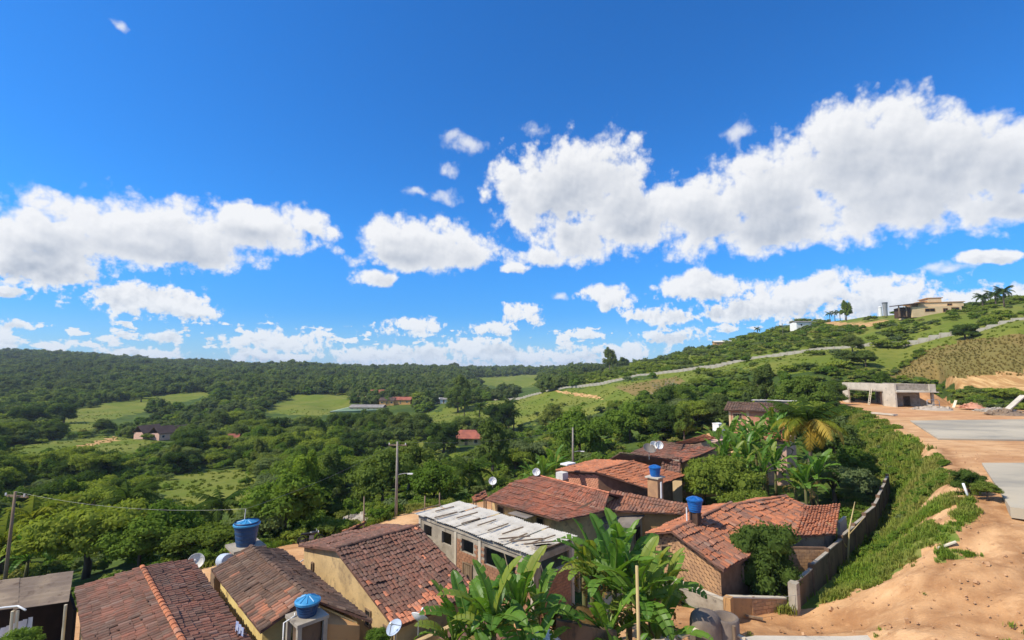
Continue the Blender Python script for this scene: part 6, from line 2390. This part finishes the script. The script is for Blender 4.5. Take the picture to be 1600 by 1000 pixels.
palm(at(205, 58), 5.0, 1.3, 'dark palm above the leftmost brown roof among the trees', seed=14)
palm(at(300, 55), 2.6, 1.1, 'low dark palm left of the large street side tank', seed=15)
palm(at(735, 62), 2.8, 1.3, 'grey green palm beyond the street above the small porch', seed=16)
palm(at(668, 330), 8, 1.8, 'dark palm in the scrub on the slope right of the orange sports track', n=12, seed=17)

# ------------------------------------------------------------------ trees placed one by one
TR = [
    (3, 1190, 31.2, .60, 1.25, 'round dense dark tree in the yard in front of the raw brick house'),
    (3, 782, 196, 2.0, 1.0, 'big dark round mango tree between the palms and the small yellow house'),
    (3, 693, 150, 1.6, 1.0, 'large dark mango tree casting a shadow left of the small yellow house'),
    (0, 655, 190, 1.7, .9, 'dark tree on the slope left of the green field'),
    (0, 865, 170, 1.5, 1.0, 'lone dark round tree at the lower edge of the green field'),
    (0, 715, 290, 2.2, 1.2, 'tall dark tree by the hedge at the start of the pale wall'),
    (4, 720, 300, 2.6, 1.0, 'tall feathery tree rising over the hedge by the small white building'),
    (5, 962, 175, 1.0, 1.0, 'dark bush standing on the dry grass under the pale wall'),
    (5, 1092, 165, .9, 1.0, 'dark bush standing against the pale wall midway up the hill'),
    (5, 1115, 160, .8, 1.0, 'bush just right of the dark bush against the pale wall'),
    (4, 1388, 125, 1.15, .8, 'lone dark tree on the grassy hillside above the concrete shell'),
    (0, 1343, 162, 1.05, .9, 'dark tree overhanging the pale wall on the hillside'),
    (3, 1525, 143, .95, .8, 'dark tree at the break of the pale wall near the crest'),
    (3, 1300, 118, 1.1, .85, 'dark round tree on the grass left of the concrete shell'),
    (0, 1332, 146, .9, .8, 'broad dark tree directly behind the left end of the concrete shell'),
    (0, 1363, 144, .9, .8, 'dark tree directly behind the middle of the concrete shell'),
    (4, 955, 420, 2.7, 1.0, 'tall dark pine-like tree on the skyline above the pale wall'),
    (1, 1026, 380, 1.3, .8, 'pale umbrella shaped tree on the skyline of the right hill'),
    (1, 1265, 330, 1.7, .7, 'flat topped tree by the small white house on the crest'),
    (4, 1337, 300, 1.5, 1.1, 'leaning dark tree on the crest left of the water towers'),
    (1, 1125, 47, .86, 1.25, 'big grey olive tree behind the deep blue tank'),
    (1, 1098, 50, .62, 1.2, 'olive tree left of the banana thicket by the reddish roof'),
    (1, 1160, 44, .60, 1.0, 'olive tree in front of the banana thicket'),
    (1, 1298, 49, .80, 1.0, 'spreading olive tree under the yellow palm'),
    (0, 1330, 54, .72, 1.0, 'dark tree right of the yellow palm at the top of the panel wall'),
    (0, 1305, 64, .95, 1.0, 'dark tree right behind the yellow palm'),
    (5, 1350, 52, .55, 1.0, 'low grey green tree at the far end of the panel wall'),
    (2, 452, 44, 1.05, 1.0, 'bright leafy bush tree by the street between tank and motorcycle'),
    (5, 415, 43, .9, 1.0, 'bright green bush right behind the large street side tank'),
    (2, 270, 42, .85, 1.0, 'bright leafy tree above the street end of the leftmost brown roof'),
    (1, 150, 39, 1.0, 1.05, 'broad tree with a thick pale trunk behind the leftmost brown roof'),
    (2, 232, 38, .8, .8, 'yellow green shrub tree just behind the leftmost brown roof'),
    (5, 320, 39, .85, .8, 'leafy bush left of the large street side tank'),
    (0, 600, 58, 1.1, 1.0, 'dark tree beyond the street just left of the crossarm pole'),
    (2, 680, 56, .9, 1.0, 'bright leafy tree beyond the street right of the crossarm pole'),
    (0, 640, 76, 1.3, 1.0, 'dark round tree behind the top of the crossarm pole'),
    (2, 905, 88, 1.6, 1.0, 'light green feathery tree above the slim pole in the second row'),
    (2, 985, 100, 1.5, 1.0, 'light green tree in the grove behind the reddish roof'),
    (3, 40, 250, 2.3, .9, 'dark round tree at the left edge of the far meadow'),
    (3, 95, 270, 2.0, .9, 'dark tree on the near corner of the yellow-green field'),
    (1, 215, 385, 1.6, .9, 'lone spreading tree on the upper edge of the yellow-green field'),
    (0, 158, 238, 1.3, .8, 'dark tree in the meadow left of the three dull red roofed houses'),
    (3, 1508, 33.2, .30, .9, 'dark green bush sprawling at the edge of the grass bank by the white stake'),
    (0, 1536, 31.4, .22, .7, 'small leafy bush creeping over the orange dirt right of the white stake'),
    (5, 1580, 104, 1.0, .7, 'bush on the green foot of the cut bank at the right edge'),
    (2, 480, 21.4, .28, .8, 'bright green bush top at the bottom edge in front of the lidded tank'),
    (2, 28, 20.5, .26, .8, 'bright green bush top at the bottom left corner under the open shed'),
    (2, 592, 20.6, .16, .8, 'small climbing shrub at the foot of the ochre gable wall')]
for kd, px, y, sc, sq, lab in TR:
    p = at(px, y)
    if y < 22 and px < 700:
        zt_ = {480: 992, 28: 996, 592: 990}[px]
        q_ = UY(px, zt_, y)
        p = Vector((q_.x, q_.y, q_.z - (3.3 * sc)))
    plant_tree(kd, p, sc, lab, squash=sq)
# leafless grey tree on the hillside
p = at(1045, 150)
t_ = thing('bare_tree', 'pale grey leafless tree on the dry hillside below the pale wall', 'tree', p)
mb = MB()
rr = random.Random(9)
mb.tube([p - UPV, p + UPV * 2.5], [.3, .2], 7)
for k_ in range(26):
    a = rr.uniform(0, 6.28)
    q_ = p + Vector((math.cos(a) * rr.uniform(1, 5), math.sin(a) * rr.uniform(1, 5), rr.uniform(3, 6.5)))
    m_ = p.lerp(q_, .5) + UPV * 1.2
    mb.tube([p + UPV * rr.uniform(1, 2.5), m_, q_], [.13, .09, .03], 4)
    for j_ in range(3):
        mb.tube([m_.lerp(q_, rr.random()), q_ + Vector((rr.gauss(0, .9), rr.gauss(0, .9), rr.gauss(.3, .6)))], [.05, .02], 4)
mb.build('trunk', M['pole'], t_)
cm = crown('crown', 90, (4.0, 4.0, 2.4), 20, 700, .2, M['leaf_pale'], .3, core=0)
add('crown', cm, t_, (0, 0, 3.0))
# thin bare sapling by the panel wall
p = UY(1322, 845, 36)
p = Vector((p.x, p.y, GZ))
mb = MB()
mb.tube([p, p + Vector((.5, .3, 2.4)), p + Vector((1.1, .4, 4.2))], [.08, .06, .02], 6)
mb.tube([p + UPV * 1.2, p + Vector((-.9, 0, 2.6)), p + Vector((-1.3, 0, 2.9))], [.05, .04, .015], 6)
mb.tube([p + Vector((.4, .2, 2.0)), p + Vector((1.6, .2, 3.2))], [.04, .015], 5)
tag(mb.build('sapling', M['bamboo'], smooth=True), 'thin leafless pale sapling behind the concrete panel wall', 'sapling')

# ------------------------------------------------------------------ woodland
def sample(y0, y1, k0, k1, seed, u0=-1.22, u1=1.25):
    """jittered spacing that grows with distance"""
    rr = np.random.RandomState(seed)
    out = []
    y = y0
    while y < y1:
        sp = k0 + k1 * y
        n = int((u1 - u0) * y / sp) + 1
        xs = (u0 * y + (np.arange(n) + rr.uniform(0, 1, n)) * sp)
        out.append(np.stack([xs, y + rr.uniform(-.45, .45, n) * sp], 1))
        y += sp * .82
    return np.concatenate(out)


PT = sample(44, 1500, 4.3, .0068, 3)
x, y = PT[:, 0], PT[:, 1]
z = terr(x, y)
px, py = projv(x, y, z)
dirt, fld, dry, cut, bank = masks(x, y, z)
s_ = (x + y) * .70711
b_ = (x - y) * .70711
tW = ((x - W0.x) * dW.x + (y - W0.y) * dW.y) / dW.length_squared
wl = (x - W0.x) * dW.y / dW.length - (y - W0.y) * dW.x / dW.length          # >0 on the near side of the pale wall
n_sc = fbm(x, y, 55, 31, 3)
keep = ~(dirt | fld | dry | cut | bank)
keep &= b_ < -45.5 + fbm(x, y, 12, 33, 2)
keep |= (~(dirt | fld | dry | cut | bank)) & (y > 78) & (px < 1330) & (b_ < -14) & (b_ > -42)
keep &= ~((px > 1330) & (y < 128))
keep &= ~((np.abs(wl) < 3) & (tW > -.02) & (tW < 1.05))
hill = (wl < 0) & (px > 905) & (y > 130) & (y < 480)
keep &= ~hill
lower = (wl > 0) & (px > 900) & (y > 150)
keep &= ~(lower & (n_sc < .45))
# hold back trees that would hide the houses and slopes the photo shows
VIEW = [((575, 636), 60), ((731, 697), 36), ((361, 695), 16), ((255, 682), 34), ((1180, 650), 52), ((320, 768), 62), ((530, 640), 22), ((600, 628), 50), ((690, 626), 22)]
for (qx, qy), w_ in VIEW:
    g_ = on(qx, qy + 6)
    top = py - F * 6.5 / np.maximum(y, 1)
    keep &= ~((np.abs(px - qx) < w_) & (y < g_.y + 3) & (py > qy) & (top < qy + 5))
for poly, d0, d1 in FIELDS:
    qx = np.array([q[0] for q in poly])
    qy = np.array([q[1] for q in poly])
    top = py - F * 5.0 / np.maximum(y, 1)
    inside = np.zeros(len(x), bool)
    for hh in (2.5, 4, 5.5, 7, 8.5):
        for sx_ in (-2.5, 0, 2.5):
            inside |= inpoly(px + F * sx_ / np.maximum(y, 1), py - F * hh / np.maximum(y, 1), poly)
    inside &= (y < d1)
    keep &= ~(inside & (n_sc > -.75))
clear = (n_sc > .66) & (y < 330)
keep &= ~clear
for ux, uy, ur in USED:
    keep &= (x - ux) ** 2 + (y - uy) ** 2 > (ur + 1.0) ** 2
x, y, z, px, py = x[keep], y[keep], z[keep], px[keep], py[keep]
n = len(x)
rs_ = np.random.RandomState(77)
scv = np.clip(rs_.normal(.95, .24, n), .5, 1.5) * np.clip(.86 + y / 900, .86, 1.9)
vis = (px > -40) & (px < 1640)
size = np.where(vis, scv / y, 0)
order = np.argsort(-size)
NIND = 225
ind = order[:NIND]
rest = order[NIND:]

MARK = [((620, 745), 'the crossarm utility pole'), ((384, 830), 'the large street side tank'), ((485, 825), 'the parked motorcycle'), ((320, 770), 'the grassy slope'), ((150, 830), 'the thick trunked tree'),
        ((20, 820), 'the left edge pole'), ((895, 690), 'the slim second-row pole'), ((731, 685), 'the small yellow house'), ((1180, 648), 'the salmon brick house'), ((361, 690), 'the tiny white house'),
        ((255, 680), 'the three dull red roofed houses'), ((780, 660), 'the palms by the field'), ((1043, 610), 'the leafless tree'), ((100, 650), 'the yellow-green field'), ((1014, 700), 'the big mesh dish'),
        ((1268, 650), 'the yellow palm'), ((640, 720), 'the mid slope meadow'), ((850, 715), 'the roadside banana plants'), ((500, 720), 'the mid woodland'), ((1100, 620), 'the bushes under the pale wall'),
        ((200, 760), 'the left woodland hollow'), ((60, 740), 'the left woodland rim'), ((1386, 560), 'the lone hillside tree'), ((940, 660), 'the grove behind the orange roof')]
KW = ['rounded dark green tree', 'wide spreading olive tree', 'bright leafy young tree', 'dense deep green tree', 'tall narrow ragged tree', 'low bushy olive tree']
for i in ind:
    kd = int(rs_.choice(6, p=[.27, .22, .13, .14, .12, .12]))
    best = min(MARK, key=lambda m_: (m_[0][0] - px[i]) ** 2 + ((m_[0][1] - py[i]) * 1.6) ** 2)
    dx, dy = px[i] - best[0][0], py[i] - best[0][1]
    if abs(dx) < 22 and abs(dy) < 14:
        rel_ = 'close beside'
    elif abs(dx) > abs(dy) * 1.7:
        rel_ = ('just left of' if dx < 0 else 'just right of') if abs(dx) < 60 else ('well left of' if dx < 0 else 'well right of')
    else:
        rel_ = ('behind' if dy < 0 else 'in front of')
        if abs(dx) > 18:
            rel_ = rel_.replace(' of', '') + (' and left of' if dx < 0 else ' and right of')
    szw = 'small ' if scv[i] < .8 else 'big ' if scv[i] > 1.12 else ''
    lab = '%s%s %s %s' % (szw, KW[kd], rel_, best[1])
    plant_tree(kd, (x[i], y[i], z[i]), float(scv[i]), lab, 'trees %s %s' % (rel_, best[1]))
# the rest of the wood, too many to single out
rx, ry, rz_ = x[rest], y[rest], z[rest]
far = rs_.rand(len(rest))
ixr = np.where(ry > 420, rs_.choice(3, len(rest)), rs_.choice(7, len(rest), p=[.16, .14, .12, .18, .18, .10, .12]))
scr = scv[rest] * np.where(ry > 420, 1.12, 1.0)
scatter('woodland', np.stack([rx, ry, rz_ + .4], 1), scr, rs_.uniform(0, 6.28, len(rest)), ixr, FARM, 'continuous dark green woodland covering the valley and the far ridges', 'woodland')

# ------------------------------------------------------------------ scrub, undergrowth and grass
PT = sample(40, 260, 2.1, .016, 5)
x, y = PT[:, 0], PT[:, 1]
z = terr(x, y)
px, py = projv(x, y, z)
dirt, fld, dry, cut, bank = masks(x, y, z)
b_ = (x - y) * .70711
k1_ = ~(dirt | fld | dry | cut | bank) & (b_ < -42.2) & (rs_.rand(len(x)) < .8)
k1_ |= ~(dirt | dry | cut | bank) & (b_ < -42.2) & fld & (rs_.rand(len(x)) < .05)
k1_ |= ~(dirt | fld | dry | cut | bank) & (y > 66) & (px < 1320) & (b_ > -39) & (b_ < -14) & (rs_.rand(len(x)) < .8)
wl = (x - W0.x) * dW.y / dW.length - (y - W0.y) * dW.x / dW.length
k1_ &= ~((np.abs(wl) < 2.2) & (y > 130))
for (qx, qy), w_ in VIEW[1:5]:
    g_ = on(qx, qy + 6)
    k1_ &= ~((np.abs(px - qx) < w_ * .6) & (np.abs(y - g_.y) < 9))
X = np.stack([x, y, z], 1)[k1_]
scatter('undergrowth', X, rs_.uniform(.7, 1.8, len(X)) * np.clip(X[:, 1] / 90, .8, 1.5), rs_.uniform(0, 6.28, len(X)), rs_.choice(4, len(X), p=[.3, .25, .25, .2]), SHR, 'leafy undergrowth beneath and between the valley trees', 'undergrowth')

PT = sample(125, 470, 1.8, .013, 6, .08, 1.25)
x, y = PT[:, 0], PT[:, 1]
z = terr(x, y)
px, py = projv(x, y, z)
dirt, fld, dry, cut, bank = masks(x, y, z)
wl = (x - W0.x) * dW.y / dW.length - (y - W0.y) * dW.x / dW.length
nn_ = fbm(x, y, 26, 41, 4)
k1_ = (wl < -2.5) & ~cut & ~dirt & (nn_ > -.02)
mpd = np.hypot(x - mp.x, y - mp.y)
k1_ &= mpd > 17
k1_ &= ~((np.abs(px - 1345) < 70) & (py > 492) & (py < 507) & (y > 200))
k1_ |= (wl > 2) & fld & (nn_ > .75) & (px > 1040)
X = np.stack([x, y, z], 1)[k1_]
nb_ = nn_[k1_]
scatter('hillside_scrub', X, rs_.uniform(.7, 1.5, len(X)) * (1.0 + np.clip(nb_, 0, 1.2) * .9) * np.clip(X[:, 1] / 190, .9, 1.9), rs_.uniform(0, 6.28, len(X)), np.where(nb_ > .2, rs_.choice([1, 1, 2], len(X)), rs_.choice([0, 1, 3, 3], len(X))), SHR, 'green scrub of low bushes covering the hillside above the pale wall', 'scrub')

# grass and weeds on the bank beside the yard wall
rs2 = np.random.RandomState(5)
N_ = 36000
y = np.exp(rs2.uniform(math.log(24), math.log(112), N_))
x = wall_x(y) + rs2.uniform(-.6, 14, N_)
z = terr(x, y)
dirt, fld, dry, cut, bank = masks(x, y, z)
nn_ = fbm(x, y, 7, 51, 4)
k1_ = bank & (rs2.rand(N_) < np.where(nn_ > .35, .28, .92)) & (x > wall_x(y) + 1.3)
X = np.stack([x, y, z], 1)[k1_]
scatter('bank_grass', X, (rs2.uniform(.45, 1.15, len(X)) * np.clip(X[:, 1] / 45, .62, 1.35)), rs2.uniform(0, 6.28, len(X)), rs2.choice(3, len(X)), TUFT, 'tall bright grass covering the bank right of the concrete panel wall', 'grass')
N_ = 3600
y = np.exp(rs2.uniform(math.log(34), math.log(112), N_))
x = wall_x(y) + rs2.uniform(.4, 14, N_)
z = terr(x, y)
dirt, fld, dry, cut, bank = masks(x, y, z)
nn_ = fbm(x, y, 9, 52, 4)
k1_ = bank & (nn_ > np.where(y > 38, -.25, .35))
X = np.stack([x, y, z], 1)[k1_]
scatter('bank_weeds', X, rs2.uniform(.3, .8, len(X)) * np.clip(X[:, 1] / 60, .6, 1.0), rs2.uniform(0, 6.28, len(X)), rs2.choice(4, len(X), p=[.3, .15, .05, .5]), SHR, 'leafy weeds among the grass of the bank right of the concrete panel wall', 'weeds')

# yard weeds, street verge, base of buildings
def patch(name, cs, n_, label, cat, meshes, smin, smax, seed):
    rr_ = np.random.RandomState(seed)
    P_ = []
    for s0_, s1_, b0_, b1_ in cs:
        a_ = max(1, (s1_ - s0_) * (b1_ - b0_))
        k_n = int(n_ * a_)
        ss2, bb2 = rr_.uniform(s0_, s1_, k_n), rr_.uniform(b0_, b1_, k_n)
        P_.append(np.stack([(ss2 + bb2) * .70711, (ss2 - bb2) * .70711], 1))
    P_ = np.concatenate(P_)
    z_ = terr(P_[:, 0], P_[:, 1])
    X_ = np.concatenate([P_, z_[:, None]], 1)
    scatter(name, X_, rr_.uniform(smin, smax, len(X_)), rr_.uniform(0, 6.28, len(X_)), rr_.randint(0, len(meshes), len(X_)), meshes, label, cat)


patch('yard_grass', [(31.0, 44, -11.2, -9.3), (40, 58, -12, -8.2), (33, 37, -11.5, -9.6)], 11, 'rough green grass inside the yard behind the concrete panel wall', 'grass', TUFT, .6, 1.3, 3)
patch('yard_shrubs', [(45, 60, -13.5, -8.6)], .5, 'low leafy weeds at the far end of the walled yard', 'weeds', SHR, .4, .9, 4)
patch('verge_weeds', [(-6, 70, -45.5, -41.4)], .6, 'leafy green weeds along the far verge of the dirt street', 'weeds', SHR, .45, 1.0, 6)
patch('verge_grass', [(-2, 70, -43.5, -41.0)], 5, 'green grass fringe along the far verge of the dirt street', 'grass', TUFT, .6, 1.2, 8)
patch('dooryard_weeds', [(27, 33.5, -16.5, -13.5), (24.5, 29, -23, -17.5), (12, 19, -15.5, -11)], .55, 'tangled weeds and shrubs around the foreground banana clumps', 'weeds', SHR, .35, .8, 9)
N_ = 420
P_ = np.stack([rs2.uniform(6, 24, N_), rs2.uniform(19, 31, N_)], 1)
z_ = terr(P_[:, 0], P_[:, 1])
d_, f_, dr_, c_, bk_ = masks(P_[:, 0], P_[:, 1], z_)
nn_ = fbm(P_[:, 0], P_[:, 1], 4, 61, 3)
k1_ = d_ & (nn_ > .55)
scatter('dirt_lot_tufts', np.concatenate([P_, z_[:, None]], 1)[k1_], rs2.uniform(.2, .5, k1_.sum()), rs2.uniform(0, 6, k1_.sum()), rs2.choice(3, k1_.sum()), TUFT, 'sparse small grass tufts dotted over the orange dirt lot', 'grass')
# dry grass on the brown hillside
PT = sample(98, 175, .35, .0048, 8, .55, 1.25)
x, y = PT[:, 0], PT[:, 1]
z = terr(x, y)
dirt, fld, dry, cut, bank = masks(x, y, z)
nn_ = fbm(x, y, 11, 71, 4)
X = np.stack([x, y, z], 1)[dry & (nn_ > -.9)]
scatter('dry_grass', X, rs_.uniform(.35, .85, len(X)), rs_.uniform(0, 6.28, len(X)), rs_.choice(2, len(X)), TUFTD, 'dry brown grass on the hillside above the orange cut', 'grass')
px, py = projv(x, y, z)
kk_ = (~(dry | cut | dirt | fld | bank)) & (((px > 1440) & (y < 118)) | ((px > 1300) & (y > 126) & (y < 150)))
X = np.stack([x, y, z], 1)[kk_ & (rs_.rand(len(x)) < .9)]
scatter('cut_foot_scrub', X, rs_.uniform(.45, 1.1, len(X)), rs_.uniform(0, 6.28, len(X)), rs_.choice(4, len(X), p=[.1, .3, .2, .4]), SHR, 'green scrub along the foot of the orange cut behind the cement court', 'scrub')
# grass tufts over the near meadows
PT = sample(60, 330, .7, .0075, 9)
x, y = PT[:, 0], PT[:, 1]
z = terr(x, y)
dirt, fld, dry, cut, bank = masks(x, y, z)
nn_ = fbm(x, y, 16, 81, 4)
X = np.stack([x, y, z], 1)[fld & (nn_ > -.2) & (rs_.rand(len(x)) < .55)]
scatter('meadow_grass', X, rs_.uniform(.6, 1.5, len(X)), rs_.uniform(0, 6.28, len(X)), rs_.choice(2, len(X)), TUFTF, 'bright green meadow grass on the open valley fields', 'grass')
# stones on the dirt
rr = random.Random(31)
mb = MB()
for k in range(620):
    if rr.random() < .7:
        xx, yy = rr.uniform(8, 27), rr.uniform(20, 31)
    else:
        yy = rr.uniform(30, 50)
        xx = edge_x(np.array([yy]))[0] + rr.uniform(-1, 8)
    d_ = masks(np.array([xx]), np.array([yy]), terr(np.array([xx]), np.array([yy])))[0][0]
    if not d_:
        continue
    s0_ = rr.uniform(.04, .12) * (2.0 if rr.random() < .05 else 1)
    e = Euler((rr.uniform(0, 3), rr.uniform(0, 3), rr.uniform(0, 6))).to_matrix()
    c = Vector((xx, yy, gz(xx, yy)))
    ex_, ey_, ez_ = e @ Vector((s0_, 0, 0)), e @ Vector((0, s0_ * .7, 0)), e @ Vector((0, 0, s0_ * .6))
    mb.box(c - (ex_ + ey_ + ez_) / 2, ex_, ey_, ez_)
tag(mb.build('stones', M['clod']), 'small pale stones and clods scattered over the orange dirt', 'stones', kind='stuff')

# ------------------------------------------------------------------ haze: the air between here and the far ridges
hz_m = bpy.data.materials.new('haze')
hz_m.use_nodes = True
ht = NT(hz_m.node_tree)
ht.n.clear()
pv = ht.new('ShaderNodeVolumePrincipled')
pv.inputs['Color'].default_value = (0.74, 0.85, 1.0, 1)
pv.inputs['Density'].default_value = 0.00012
pv.inputs['Anisotropy'].default_value = 0.0
ho = ht.new('ShaderNodeOutputMaterial')
ht.l.new(pv.outputs[0], ho.inputs['Volume'])
hb = MB()
hb.box((-6700, -6700, -45), (13400, 0, 0), (0, 13400, 0), (0, 0, 150))
hz = hb.build('haze', hz_m)
tag(hz, 'thin pale blue haze lying over the far ridges', 'haze', kind='stuff')
